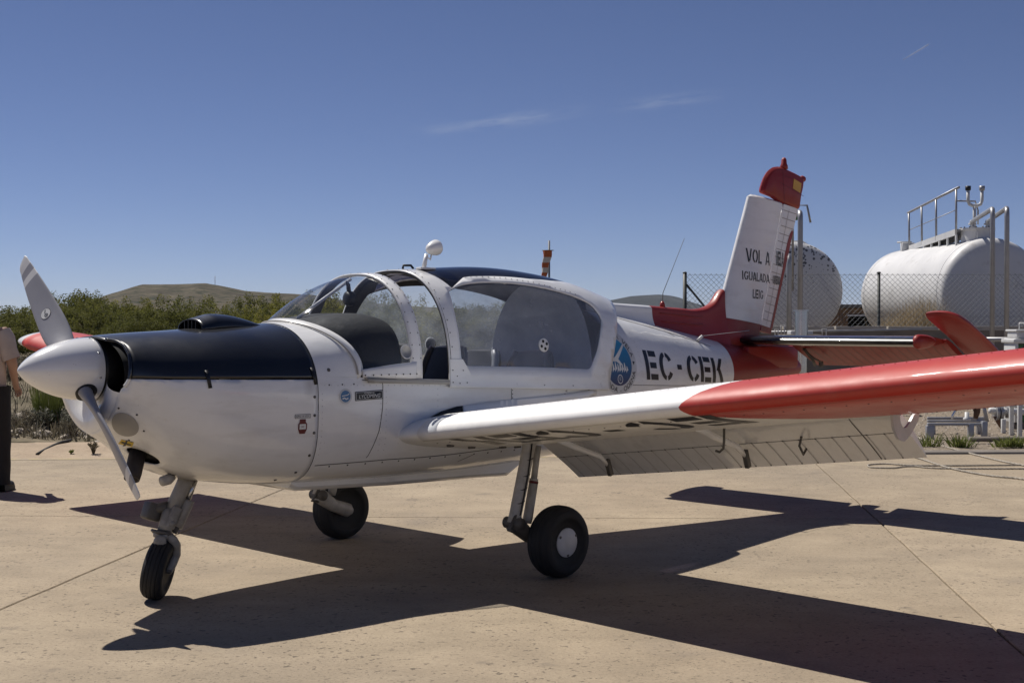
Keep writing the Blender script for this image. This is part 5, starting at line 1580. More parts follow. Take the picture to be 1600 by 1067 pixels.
# belly plank
be_ = MB()
zb = lambda x: np.interp(x, [-1.33, -.58, .18, .48], [.57, .542, .529, .519])
def belly(u, v):
    x = -1.335 + 1.88 * u
    a = v
    w = .27
    e = min(1, (1 - u) / .05); e2 = min(1, u / .012)
    z0 = zb(x) + .05 * (1 - e) + .02 * (1 - e2)
    pts_ = [(-w, .68), (-w, z0 + .025), (-w + .03, z0), (w - .03, z0), (w, z0 + .025), (w, .68)]
    k = a * 5; i = min(int(k), 4); t = k - i
    return Vector((x, pts_[i][0] * (1 - t) + pts_[i + 1][0] * t, pts_[i][1] * (1 - t) + pts_[i + 1][1] * t))
be_.grid(belly, 40, 10)
be_.add([belly(0, v) for v in np.linspace(0, 1, 11)], [tuple(range(11))])
be_.build('belly_fairing', M['white'], AC, sharp=40)

# panel seams and rivet rows on the side
sm = MB()
strip(sm, [(-.872, 1.225), (-.878, 1.05), (-.90, .92), (-.955, .775), (-.965, .76)], .005, fus_side, .0012)
strip(sm, [(-1.30, .735), (-.80, .738), (-.53, .733), (-.30, .735), (.5, .76)], .005, fus_side, .0012)
strip(sm, [(-1.02, 1.222), (-.35, 1.198), (.3, 1.17), (1.0, 1.14), (1.35, 1.118), (2.0, 1.09), (2.6, 1.066)], .004, fus_side, .0012)
strip(sm, [(1.65, 1.60), (2.0, 1.535), (2.5, 1.435), (2.75, 1.375)], .004, fus_side, .0012)
strip(sm, [(.18, 1.17), (.18, 1.06)], .004, fus_side, .0012)
strip(sm, [(.72, 1.15), (.72, 1.09)], .004, fus_side, .0012)
strip(sm, [(2.2, 1.50), (2.28, 1.46)], .004, fus_side, .0012)
strip(sm, [(-.1, .72), (-.2, .68)], .004, fus_side, .0012)
sm.build('panel_seam', M['seam'], AC)
pts = []
for x in np.linspace(-1.2, .4, 14): pts.append(skin_n(x, .723))
rivets('lower_rivets', pts, .0055)
pts = []
for x in (.05, .19, .46, .70, .96): pts.append(skin_n(x, np.interp(x, [-.2, 1], [1.012, 1.095])))
rivets('fairing_screws', pts, .0085, h=.003)
pts = []
for z in np.linspace(1.05, 1.17, 6): pts.append(skin_n(.19, z)); pts.append(skin_n(.71, z))
for x in np.linspace(.95, 1.3, 9): pts.append(skin_n(x, 1.10)); pts.append(skin_n(x, 1.125 - .02 * x))
rivets('skin_rivets', pts, .0035)
# fine rivet rows following the frames and stringers
pts = []
for z0_, xa_, xb_ in ((1.30, 1.75, 2.9), (1.44, 1.55, 2.6)):
    for x in np.arange(xa_, xb_, .045): pts.append(skin_n(x, z0_ - .05 * (x - 1.7)))
for x in (1.62, 2.25, 2.88):
    for z in np.arange(1.0, 1.5, .035):
        if f_bot(x) + .05 < z < f_top(x) - .06: pts.append(skin_n(x, z))
for x in (-1.30, -.89, -.85, -.45):
    for z in np.arange(.80, 1.18, .035): pts.append(skin_n(x, z))
for x in np.arange(-1.28, .2, .045): pts.append(skin_n(x, 1.19 - .03 * (x + 1)))
mbr = MB()
for p_, n_ in pts: disc(mbr, p_, n_, .0035, .0014, 6)
tag(mbr.build('flush_rivets', M['decal_grey'], AC), kind='stuff')
# wing-root fairing strip
rf = MB()
patch(rf, [(-.25, .93), (-.25, 1.040), (-.04, 1.056), (.4, 1.070), (.7, 1.080), (1.03, 1.10), (1.03, 1.06), (.7, .98), (.3, .93)], [], .05, lambda x, z: fus_side(x, z, .008))
rf.build('root_fairing', M['white'], AC, solid=.006, offset=1)
wk = MB()
patch(wk, [(-.56, .965), (-.43, 1.012), (-.30, 1.038), (-.255, 1.04), (-.255, .90), (-.45, .90)], [], .04, lambda x, z: fus_side(x, z, .006))
wk.build('root_gap_seal', M['black'], AC, solid=.004, offset=1)

# ---------------------------------------------------------------- lettering and stickers
def arcp(cx, cy, rx, ry, th, a0, a1, n=8):
    A = np.linspace(R(a0), R(a1), n + 1)
    return [((cx + rx * math.cos(a), cy + ry * math.sin(a)), (cx + (rx - th) * math.cos(a), cy + (ry - th) * math.sin(a))) for a in A]
def barp(p0, p1, w, n=5, hor=True):
    """bar between p0 and p1 with ends cut level, w wide along x"""
    return [((p0[0] + (p1[0] - p0[0]) * t - w / 2, p0[1] + (p1[1] - p0[1]) * t), (p0[0] + (p1[0] - p0[0]) * t + w / 2, p0[1] + (p1[1] - p0[1]) * t)) for t in np.linspace(0, 1, n + 1)]
def blk(x0, y0, x1, y1): return [((x0, y0), (x1, y0)), ((x0, y1), (x1, y1))]
TW = .15
GL = {
 'E': (.56, [barp((.075, 0), (.075, 1), TW), blk(.20, .80, .52, 1), blk(.20, .40, .48, .60), blk(.20, 0, .52, .20)]),
 'C': (.62, [arcp(.32, .5, .30, .5, TW, 98, 262, 12), arcp(.32, .5, .30, .5, TW, 82, 30, 5), arcp(.32, .5, .30, .5, TW, -82, -30, 5)]),
 'K': (.60, [barp((.075, 0), (.075, 1), TW), barp((.26, .50), (.48, 1), .15), barp((.30, .58), (.50, 0), .16)]),
 '-': (.55, [blk(.16, .42, .36, .60)]),
 'V': (.62, [barp((.08, 1), (.27, 0), .14), barp((.54, 1), (.37, .1), .13)]),
 'O': (.66, [arcp(.32, .5, .31, .5, .14, 100, 260, 12), arcp(.32, .5, .31, .5, .14, 80, -80, 12)]),
 'L': (.46, [barp((.07, 0), (.07, 1), .14), blk(.19, 0, .42, .18)]),
 'A': (.62, [barp((.07, 0), (.26, 1), .13), barp((.54, 0), (.36, .92), .14), blk(.25, .2, .40, .34)]),
 'I': (.24, [barp((.09, 0), (.09, 1), .14)]),
 'G': (.66, [arcp(.32, .5, .31, .5, .14, 98, 262, 12), arcp(.32, .5, .31, .5, .14, 82, 35, 5), arcp(.32, .5, .31, .5, .14, -82, -20, 6), blk(.40, .36, .62, .50)]),
 'U': (.62, [barp((.07, .3), (.07, 1), .14), barp((.53, .3), (.53, 1), .14), arcp(.30, .32, .30, .32, .14, 190, 262, 5), arcp(.30, .32, .30, .32, .14, 278, 350, 5)]),
 'D': (.62, [barp((.07, 0), (.07, 1), .14), arcp(.20, .5, .38, .5, .14, 88, -88, 10)]),
 'N': (.62, [barp((.07, 0), (.07, 1), .13), barp((.20, .95), (.40, .05), .14), barp((.53, 0), (.53, 1), .13)]),
 '.': (.22, [blk(.04, .42, .16, .56)]),
 ' ': (.36, []),
}
def stencil(mb, s, fn, sx=1.0):
    """fn maps letter units (u along text, v up, height 1) to 3D"""
    u0 = 0
    for ch_ in s:
        w, prims = GL[ch_]
        for pr_ in prims:
            vs_ = []
            for a, b in pr_:
                vs_ += [fn(u0 + a[0] * sx, a[1]), fn(u0 + b[0] * sx, b[1])]
            mb.add(vs_, [(2 * i, 2 * i + 1, 2 * i + 3, 2 * i + 2) for i in range(len(pr_) - 1)])
        u0 += w * sx + .05
    return u0
def stencil_letters(s, fn, sx, name):
    u0 = 0
    for ch_ in s:
        mb = MB(); stencil(mb, ch_, lambda u, v: fn(u0 + u, v), sx); mb.build(name, M['decal_black'], AC); u0 += GL[ch_][0] * sx + .05
def stw(s, sx=1.0): return sum(GL[c][0] * sx + .05 for c in s) - .05
L0, L1 = 1.68, 2.83
W_ = stw('EC-CEK', 1.18)
def regf(u, v):
    x = L0 + (L1 - L0) * u / W_
    z0 = 1.146 - .056 * (x - L0); h = .216 - .022 * (x - L0)
    return fus_side(x, z0 + h * v, .002)
stencil_letters('EC-CEK', regf, 1.18, 'registration_letter')

# club emblem
EC_ = (1.322, 1.285)
def emf(off): return lambda u, v: fus_side(EC_[0] + u, EC_[1] + v - .054 * u, off)
def circ(r, n=48, a0=0, a1=2 * PI): return [(r * math.cos(a), r * math.sin(a)) for a in np.linspace(a0, a1, n, endpoint=False)]
mb = MB(); patch(mb, circ(.236), [], .035, emf(.0020)); em = mb.build('club_emblem', M['decal_grey'], AC)
m, nt, lk, b = nmat('emblem_blue')
co = N(nt, 'ShaderNodeTexCoord'); sx = N(nt, 'ShaderNodeSeparateXYZ'); lk.new(co.outputs['Object'], sx.inputs[0])
mr = N(nt, 'ShaderNodeMapRange'); mr.inputs[1].default_value = 1.12; mr.inputs[2].default_value = 1.45; lk.new(sx.outputs[2], mr.inputs[0])
rp = N(nt, 'ShaderNodeValToRGB'); rp.color_ramp.elements[0].color = (.015, .02, .10, 1); rp.color_ramp.elements[1].color = (.03, .27, .50, 1)
lk.new(mr.outputs[0], rp.inputs[0]); lk.new(rp.outputs[0], b.inputs['Base Color']); b.inputs['Roughness'].default_value = .35
mb = MB(); patch(mb, circ(.172), [], .035, emf(.0032)); mb.build('emblem_sky', m, em)
mb = MB()
for k_, (ax_, hx_) in enumerate(((-.10, .04), (-.065, .06), (-.035, .075), (-.005, .06), (.022, .085), (.05, .06), (.078, .07), (.105, .045))):
    patch(mb, [(ax_ - .014, -.075 - .006 * (k_ % 2)), (ax_ - .004, -.075 + hx_), (ax_ + .003, -.075 + hx_ * .95), (ax_ + .010, -.075 + hx_ * .5), (ax_ + .016, -.07 + .01 * (k_ % 3)), (ax_ + .004, -.06)], [], .03, emf(.0042))
mb.build('emblem_mountains', M['decal_white'], em)
mb = MB()
patch(mb, [(-.07, .012), (-.02, .034), (.115, .128), (.122, .116), (.012, .018), (.05, -.018), (.036, -.026), (-.02, .0), (-.1, -.002)], [], .03, emf(.0042))
mb.build('emblem_glider', M['decal_white'], em)
mb = MB(); patch(mb, [(p[0] + .01, p[1] - .125) for p in circ(.033, 24)], [[(p[0] + .01, p[1] - .125) for p in circ(.027, 24)]], .012, emf(.0042)); 
for i in range(3): patch(mb, [(-.008, -.138 + .010 * i), (.018, -.132 + .010 * i), (.026, -.128 + .010 * i), (.002, -.133 + .010 * i)], [], .012, emf(.0042))
mb.build('emblem_ring', M['decal_white'], em)
def ring_text(mb, s, r, h, a_mid, top=True, gap=.006):
    adv = []
    for ch_ in s:
        if ch_ == ' ': adv.append((.5 * h, None)); continue
        V, F = text2d(ch_); adv.append((V[:, 0].max() * h, (V, F)))
    tot = sum(a for a, _ in adv) + gap * len(adv)
    pos = -tot / 2
    for a, g in adv:
        if g is not None:
            V, F = g
            vs_ = []
            for p in V:
                uu = pos + p[0] * h
                if top: an = a_mid - uu / r; rr = r + p[1] * h
                else: an = a_mid + uu / r; rr = r + h - p[1] * h
                vs_.append(emf(.0042)(rr * math.cos(an), rr * math.sin(an)))
            mb.add(vs_, F)
        pos += a + gap
mb = MB(); ring_text(mb, 'VOL A VELA', .184, .036, R(60)); ring_text(mb, 'IGUALADA - ODENA', .184, .036, R(262), False)
patch(mb, [(.195, -.02), (.215, .005), (.188, .008)], [], .02, emf(.0042))
mb.build('emblem_lettering', M['decal_black'], em)

def flat_text(s, x, z, h, mat, name, parent, off=.004, slope=-.03, align=.5, shear=0.0):
    V, F = text2d(s); w = V[:, 0].max() * h
    mb = MB(); mb.add([fus_side(x + p[0] * h - w * align + shear * p[1] * h, z + p[1] * h + slope * (p[0] * h - w * align), off) for p in V], F)
    return mb.build(name, mat, parent)
def sticker(x, z, w, h, mat, name, parent=AC, off=.0022, slope=.03, r=.004):
    mb = MB()
    patch(mb, rounded([(x - w / 2, z - h / 2 - slope * w / 2), (x + w / 2, z - h / 2 + slope * w / 2), (x + w / 2, z + h / 2 + slope * w / 2), (x - w / 2, z + h / 2 - slope * w / 2)], r, 3), [], .04, lambda a, c: fus_side(a, c, off))
    return mb.build(name, mat, parent)
sk = sticker(-.975, 1.131, .203, .054, M['decal_black'], 'engine_sticker')
sticker(-.975, 1.131, .192, .045, M['decal_grey'], 'sticker_border', sk, .003)
sticker(-.975, 1.131, .186, .040, M['decal_black'], 'sticker_field', sk, .0036)
flat_text('LYCOMING', -.975, 1.117, .021, M['decal_white'], 'sticker_lettering', sk, .0044, .03, .5, .25)
flat_text('POWERED BY', -.975, 1.1405, .0085, M['decal_white'], 'sticker_lettering', sk, .0044, .03)
rb = MB(); patch(rb, [(-1.143 + p[0], 1.131 + p[1]) for p in circ(.045, 32)], [], .02, lambda a, c: fus_side(a, c, .0022)); rb_o = rb.build('round_sticker', M['decal_grey'], AC)
m2, nt, lk, b = nmat('sticker_blue'); b.inputs['Base Color'].default_value = (.05, .16, .34, 1); b.inputs['Roughness'].default_value = .4
rb = MB(); patch(rb, [(-1.143 + p[0], 1.131 + p[1]) for p in circ(.034, 28)], [], .02, lambda a, c: fus_side(a, c, .0030)); rb.build('sticker_sky', m2, rb_o)
rb = MB(); strip(rb, [(-1.168, 1.133), (-1.13, 1.138), (-1.118, 1.146)], .005, fus_side, .0038); strip(rb, [(-1.165, 1.117), (-1.15, 1.122), (-1.14, 1.114), (-1.125, 1.12)], .008, fus_side, .0038)
rb.build('sticker_glider', M['decal_white'], rb_o)
gp = sticker(-1.432, 1.029, .105, .024, M['decal_black'], 'supply_label', off=.0022, slope=0, r=.003)
sticker(-1.432, 1.029, .100, .020, M['decal_grey'], 'label_field', gp, .003, 0, .002)
flat_text('GPU 14 VDC', -1.432, 1.0235, .0115, M['decal_black'], 'label_lettering', gp, .0038, 0)
pl = MB(); patch(pl, [(-1.452, 1.012), (-1.412, 1.012), (-1.412, .996), (-1.403, .985), (-1.403, .955), (-1.415, .93), (-1.45, .93), (-1.461, .955), (-1.461, .985), (-1.452, .996)], [], .02, lambda a, c: fus_side(a, c, .0035)); plo = pl.build('supply_socket_cover', M['decal_red'], AC)
sticker(-1.432, .970, .042, .030, M['decal_white'], 'socket_label', plo, .0045, 0, .003)
flat_text('14V', -1.432, .965, .010, M['decal_red'], 'label_lettering', plo, .0055, 0)

# ---------------------------------------------------------------- tail
def aero(t, n=14):
    """symmetric section: list of (x 0..1, half thickness)"""
    xs = [(1 - math.cos(PI * i / n)) / 2 for i in range(n + 1)]
    return [(x, 5 * t * (.2969 * math.sqrt(x) - .126 * x - .3516 * x * x + .2843 * x ** 3 - .1015 * x ** 4)) for x in xs]
def vslab(name, mat, bot, top, t0, t1, parent=AC, x_lo=0., x_hi=.7, solid=True, n=12, capr=True, mb=None):
    """vertical surface between a lower chord and an upper chord ((x0,z0),(x1,z1))"""
    mk = mb or MB()
    def sec(s):
        a0 = Vector(bot[0]).lerp(Vector(top[0]), s); a1 = Vector(bot[1]).lerp(Vector(top[1]), s)
        t = t0 + (t1 - t0) * s
        out = []
        A = aero(1.0)
        L = [(x, th) for x, th in A]
        F_ = lambda x: 5 * (.2969 * math.sqrt(x * x_hi) - .126 * x * x_hi - .3516 * (x * x_hi) ** 2 + .2843 * (x * x_hi) ** 3 - .1015 * (x * x_hi) ** 4)
        loop = [(x, -F_(x) * t) for x, th in L] + [(x, F_(x) * t) for x, th in reversed(L[1:])]
        return [Vector((a0.x + (a1.x - a0.x) * x, y, a0.y + (a1.y - a0.y) * x)) for x, y in loop]
    S_ = [sec(i / n) for i in range(n + 1)]
    m_ = len(S_[0])
    mk.add([p for s in S_ for p in s], [(i * m_ + k, i * m_ + (k + 1) % m_, (i + 1) * m_ + (k + 1) % m_, (i + 1) * m_ + k) for i in range(n) for k in range(m_)])
    if capr:
        mk.add(S_[-1], [tuple(range(m_))]); mk.add(S_[0], [tuple(range(m_ - 1, -1, -1))])
    return mk.build(name, mat, parent, sharp=50) if mb is None else None
fin = vslab('fin', M['white'], ((3.125, 1.615), (3.70, 1.552)), ((3.565, 2.648), (4.028, 2.612)), .125, .118)
# fin top cap edge
vslab('fin_tip', M['white'], ((3.565, 2.649), (4.028, 2.613)), ((3.60, 2.668), (4.02, 2.628)), .116, .05, fin)
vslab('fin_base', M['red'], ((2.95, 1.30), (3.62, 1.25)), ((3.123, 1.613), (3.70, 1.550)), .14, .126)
# rudder: thin tapered plate with creases
def rud_pt(s, c, off=0.):
    """s 0 bottom .. 1 top, c 0 hinge .. 1 trailing edge"""
    h = Vector((3.712, 1.548)).lerp(Vector((4.046, 2.612)), s); e = Vector((3.925, 1.515)).lerp(Vector((4.322, 2.59)), s)
    p = h.lerp(e, c)
    return p
def rud(mb, s0, s1, c0=0., c1=1., n=14, th0=.036):
    def f(u, v):
        k = v * 2
        c = c0 + (c1 - c0) * (k if k <= 1 else 2 - k); sg = -1 if k <= 1 else 1
        p = rud_pt(s0 + (s1 - s0) * u, c)
        return Vector((p.x, sg * (th0 * (1 - c) + .004), p.y))
    mb.grid(f, n, 16, closev=True)
    for u in (0, 1): mb.add([f(u, k / 16) for k in range(16)], [tuple(range(16))])
r1 = MB(); rud(r1, 0, .998)
rudder = r1.build('rudder', M['white'], AC, sharp=45)
rs = MB()
def rudside(s, c, off):
    p = rud_pt(s, c); return Vector((p.x, -(.036 * (1 - c) + .004 + off), p.y))
for s in np.linspace(.05, .95, 15):
    rs.add([rudside(s - .003, .05, .001), rudside(s - .003, .98, .001), rudside(s + .003, .98, .001), rudside(s + .003, .05, .001)], [(0, 1, 2, 3)])
rs.add([rudside(0.02, .40, .0015), rudside(.02, .42, .0015), rudside(.97, .42, .0015), rudside(.97, .40, .0015)], [(0, 1, 2, 3)])
rs.build('rudder_crease', M['plate'], rudder)
rt = MB(); 
rt.add([rudside(s, c, .002) for s, c in ((0, .80), (0, 1.0), (.70, 1.0), (.80, 1.0), (.815, .90), (.78, .80), (.70, .74), (.60, .74), (.5, .80))], [tuple(range(9))])
rt.build('trim_tab', M['red'], rudder, smooth=False)
rb_ = MB(); rud(rb_, -.045, -.001, .02, .98, 2)
rb_.build('rudder_foot', M['red'], rudder, sharp=45)
# rudder horn
hn = MB()
horn = [(3.742, 2.690), (3.752, 2.735), (3.80, 2.83), (3.86, 2.893), (3.93, 2.928), (4.03, 2.942), (4.12, 2.930), (4.25, 2.905), (4.395, 2.868), (4.388, 2.79), (4.355, 2.70), (4.325, 2.582), (4.18, 2.594), (4.045, 2.606), (3.90, 2.662)]
def thick(mb, poly, th, axis=1, c=0., edge=.6, inset=.035):
    """lens-like slab: flat polygon (x,z) with rounded-off rim, thickness th"""
    P = np.array(poly); cc = P.mean(0)
    rings = [(0.0, 0.0), (.35, .55), (.75, .9), (1.0, 1.0)]
    vs_ = []; n = len(P)
    for sgn in (-1, 1):
        for k, (a, h) in enumerate(rings):
            d = cc - P; L = np.linalg.norm(d, axis=1, keepdims=True)
            Q = P + d / L * inset * a
            for q in Q: vs_.append(Vector((q[0], c + sgn * th / 2 * h, q[1])) if axis == 1 else Vector((q[0], q[1], c + sgn * th / 2 * h)))
    fs = []
    m_ = len(rings)
    for s_ in range(2):
        b = s_ * m_ * n
        for k in range(m_ - 1):
            for i in range(n): fs.append((b + k * n + i, b + k * n + (i + 1) % n, b + (k + 1) * n + (i + 1) % n, b + (k + 1) * n + i))
        fs.append(tuple(b + (m_ - 1) * n + i for i in range(n)))
    mb.add(vs_, fs)
    bmx = None
    return mb
thick(hn, rounded(horn, [.03] * 10 + [.006] * 5, 3), .072)
horn_o = hn.build('rudder_horn', M['red'], rudder, sharp=40)
fl = MB(); fl.add([Vector((x, -.0382, z)) for x, z in ((4.205, 2.845), (4.325, 2.812), (4.305, 2.725), (4.188, 2.758))], [(0, 1, 2, 3)])
fl.build('flag_stripe', M['flag_yellow'], rudder)
hs_ = MB()
for a, b_ in (((4.03, 2.93), (4.06, 2.62)), ((3.98, 2.80), (4.36, 2.70)), ((4.06, 2.86), (4.20, 2.84))):
    strip(hs_, [a, b_], .004, lambda x, z, off: Vector((x, -.0368 - off, z)), .001)
hs_.build('horn_seam', M['decal_red'], rudder)
bc = MB(); bc.lathe([(0, .035), (.03, .034), (.045, .026), (.085, .022), (.10, .012)], (4.105, 0, 2.925), (0, 0, 1), 18)
bc.build('tail_beacon', M['red'], AC)
tl = MB(); tl.lathe([(-.03, .012), (0, .028), (.03, .026), (.045, .012)], (4.385, 0, 2.862), (1, 0, -.1), 16); tl.build('tail_light', M['red'], AC)
# fin lettering
def finside(x, z, off=.002):
    s = (z - 1.60) / 1.03
    x0 = 3.125 + .44 * s; x1 = 3.70 + .328 * s
    c = min(max((x - x0) / (x1 - x0), .01), .99)
    t = .125 - .007 * s; c *= .7
    th = 5 * t * (.2969 * math.sqrt(c) - .126 * c - .3516 * c * c + .2843 * c ** 3 - .1015 * c ** 4)
    s2 = (z - 1.53) / 1.07; hx_, ex_ = 3.712 + .334 * s2, 3.925 + .397 * s2
    if x > hx_:
        th = .036 * (1 - min(1, (x - hx_) / (ex_ - hx_))) + .004 + .003
    return Vector((x, -th - off, z))
def fintext(s, x0, x1, z0, h, slope, name, split=None):
    w = stw(s, 1.0)
    mb = MB()
    def f(u, v):
        x = x0 + (x1 - x0) * u / w
        lean = .0
        return finside(x + lean * v, z0 + slope * (x - x0) + h * v)
    stencil(mb, s, f)
    return mb.build(name, M['decal_black'], AC)
fintext('VOL A', 3.462, 3.832, 2.085, .115, -.065, 'fin_lettering')
fintext('VELA', 3.932, 4.075, 2.070, .125, -.06, 'fin_lettering')
fintext('IGUALADA', 3.405, 3.832, 1.932, .075, -.055, 'fin_lettering')
fintext('ODENA', 3.885, 4.03, 1.906, .075, -.055, 'fin_lettering')
fintext('LEIG', 3.555, 3.735, 1.775, .078, -.05, 'fin_lettering')
# dorsal fin
d_top = interp([1.45, 1.69, 2.22, 2.6, 2.83, 2.97, 3.08, 3.16, 3.19], [1.74, 1.722, 1.70, 1.684, 1.678, 1.70, 1.752, 1.835, 1.85])
def dors(xa, xb, n, mat, name):
    mb = MB()
    def f(u, v):
        x = xa + (xb - xa) * u
        zt = d_top(x); zb_ = f_top(x) - .10
        k = v * 2 - 1
        a = abs(k); sg = -1 if k < 0 else 1
        wt = .052 if x < 2.9 else .052 - .01 * (x - 2.9) / .3
        if a < .25: y = wt * math.sin(a / .25 * PI / 2); z = zt - .03 * (1 - math.cos(a / .25 * PI / 2))
        else: t = (a - .25) / .75; y = wt + .10 * t ** 2.2; z = zt - .03 + (zb_ - zt + .03) * t
        return Vector((x, sg * y, z))
    mb.grid(f, n, 32)
    return mb.build(name, mat, AC)
dors(1.45, 2.222, 16, M['white'], 'dorsal_fairing')
dors(2.222, 3.185, 28, M['red'], 'dorsal_fin')
dsm = MB()
for dz in (.055, .12):
    pts_ = [Vector((x, -(.052 + .10 * ((dz - .03) / .25) ** 2.2 + .004), d_top(x) - dz - .02 * (x - 2.3))) for x in np.linspace(2.32, 2.86, 8)]
    dsm.tube(pts_, .004, 6)
dsm.build('dorsal_bead', M['red'], AC)
wa = MB(); wa.tube([(2.414, 0, 1.70), (2.42, 0, 1.80), (2.72, 0.02, 2.25)], [.0035, .003, .002], 6); wao = wa.build('whip_antenna', M['seam'], AC)
wb_ = MB(); wb_.lathe([(0, .022), (.03, .020), (.05, .010)], (2.414, 0, 1.685), (0, 0, 1), 12); wb_.build('antenna_base', M['red'], wao)
sa = MB(); q_ = fus_side(2.60, 1.42, 0); sa.tube([q_, q_ + Vector((.03, -.03, .04))], .012, 8); sa.tube([q_ + Vector((.03, -.03, .04)), (3.42, -.12, 1.50)], .002, 5)
sa.build('aerial_wire', M['decal_white'], AC)
# tailplane
HZ = 1.418
def hsec(t, n=14):
    A = aero(t, n)
    return [(x, -th) for x, th in A] + [(x, th) for x, th in reversed(A[1:-1])]
def hslab(name, mat, x0, x1, y0, y1, z, t, droop=0., parent=AC, ns=10, hinge=None, le=0., cut=None, dih=0.):
    mb = MB(); S_ = []
    loop = hsec(1.0)
    c = x1 - x0
    for i in range(ns + 1):
        y = y0 + (y1 - y0) * i / ns
        row = []
        for x, th in loop:
            px, pz = x0 + c * x, th * t * c
            dx = px - x0
            row.append(Vector((x0 + dx * math.cos(droop) + pz * math.sin(droop), y, z + dih * abs(y) - dx * math.sin(droop) + pz * math.cos(droop))))
        S_.append(row)
    m_ = len(S_[0])
    mb.add([p for s in S_ for p in s], [(i * m_ + k, i * m_ + (k + 1) % m_, (i + 1) * m_ + (k + 1) % m_, (i + 1) * m_ + k) for i in range(ns) for k in range(m_)])
    mb.add(S_[0], [tuple(range(m_))]); mb.add(S_[-1], [tuple(range(m_ - 1, -1, -1))])
    return mb.build(name, mat, parent, sharp=50)
def tail_mask(nt, lk, sx):
    gt = N(nt, 'ShaderNodeMath', operation='LESS_THAN'); lk.new(sx.outputs[0], gt.inputs[0]); gt.inputs[1].default_value = 3.475
    return gt.outputs[0]
M['stab'] = paint('tailplane_paint', SHADED_RED, NAVY, tail_mask, rough=.28)
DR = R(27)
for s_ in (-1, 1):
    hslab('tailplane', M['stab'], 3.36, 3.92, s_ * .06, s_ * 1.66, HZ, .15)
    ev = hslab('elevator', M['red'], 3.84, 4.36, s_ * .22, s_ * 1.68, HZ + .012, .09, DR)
    cr_ = MB()
    for y in np.linspace(.3, 1.62, 17):
        for k, w in ((0, 0),):
            def ep(c, yy): 
                dx = .52 * c; th = 5 * .09 * .52 * (.2969 * math.sqrt(c) - .126 * c - .3516 * c * c + .2843 * c ** 3 - .1015 * c ** 4) + .001
                return Vector((3.84 + dx * math.cos(DR) - th * math.sin(DR), s_ * yy, HZ + .012 - dx * math.sin(DR) - th * math.cos(DR)))
            n_ = 6
            vs_ = []
            for i in range(n_ + 1):
                c = .12 + .86 * i / n_; vs_ += [ep(c, y - .004), ep(c, y + .004)]
            cr_.add(vs_, [(2 * i, 2 * i + 1, 2 * i + 3, 2 * i + 2) for i in range(n_)])
    cr_.build('elevator_crease', M['decal_red'], ev)
    # elevator tip with horn balance, nose up because the elevator hangs down
    hp_ = MB()
    tipo = [(-.49, 1.675), (-.515, 1.78), (-.50, 1.87), (-.44, 1.925), (-.33, 1.955), (-.18, 1.97), (.0, 1.975), (.18, 1.97), (.34, 1.945), (.50, 1.89), (.51, 1.68), (.2, 1.675), (-.1, 1.675), (-.35, 1.675)]
    thick(hp_, rounded(tipo, .03, 3), .05, axis=2, inset=.03)
    hv = []
    for p in hp_.v:
        dx, y, dz = p[0], p[1], p[2]
        d2 = R(25)
        # (x along chord from hinge at 3.95)
        hv.append((3.95 + dx * math.cos(d2) + dz * math.sin(d2), s_ * y, HZ + .01 - dx * math.sin(d2) + dz * math.cos(d2)))
    hp_.v = hv
    hp_.build('elevator_horn', M['red'], ev, sharp=40)
    tf = MB()
    tf.lathe([(-.012, .03), (0, .055), (.02, .06), (.04, .05), (.05, .02)], (0, 0, 0), (0, s_, 0), 24)
    tf.v = [(3.36 + .06 + (p[0] * 1.0 if p[0] < 0 else p[0] * 4.5), p[1] + s_ * 1.655, HZ + p[2] * .95) for p in tf.v]
    tf.build('tailplane_tip', M['red'], ev)
    # root fairing boxes under the tailplane
    rfb = MB(); rfb.bbox((3.72, s_ * .10, 1.27), (.75, .14, .20), .03); rfb.build('tail_root_fairing', M['red'], AC, sharp=40)
hk = MB(); hk.tube([(3.93, -.33, 1.34), (4.02, -.36, 1.24), (4.08, -.34, 1.20)], .012, 8); hk.tube([(3.95, -.30, 1.34), (4.0, -.38, 1.26), (4.06, -.42, 1.225)], .008, 6); hk.bbox((4.08, -.40, 1.21), (.03, .03, .05), .004)
hk.build('elevator_linkage', M['gear_dark'], AC)

# ---------------------------------------------------------------- wings
CH, INC = 1.34, R(5.7)
LEX = -.75
wz = lambda y: .880 + .1235 * (abs(y) - .54)
def camber(x):
    m, p = .028, .40
    return m / p ** 2 * (2 * p * x - x * x) if x < p else m / (1 - p) ** 2 * ((1 - 2 * p) + 2 * p * x - x * x)
def wsec(y, c, up, off=0.):
    """point on the wing surface: c chord fraction, up True for the upper skin"""
    th = 5 * .155 * (.2969 * math.sqrt(max(c, 0)) - .126 * c - .3516 * c * c + .2843 * c ** 3 - .1036 * c ** 4)
    if not up:
        t_ = min(max(c / .72, 0), 1); th *= .82 + .18 * t_ * t_ * (3 - 2 * t_)
    z = (camber(c) + (th if up else -th)) * CH
    x = c * CH
    nx_ = 0
    dz = (off if up else -off)
    xo = -off * max(0, 1 - c / .06)
    dz *= min(1, c / .03)
    x += xo; z += dz
    return Vector((LEX + x * math.cos(INC) + z * math.sin(INC), y, wz(y) - x * math.sin(INC) + z * math.cos(INC)))
def wing_loop(y, cu, cl, n=26, off=0.):
    A = [cu * (1 - math.cos(PI / 2 * (1 - i / n))) for i in range(n)]       # upper from cu to 0
    B = [cl * (1 - math.cos(PI / 2 * i / n)) for i in range(n + 1)]
    return [wsec(y, c, True, off) for c in A] + [wsec(y, c, False, off) for c in B]
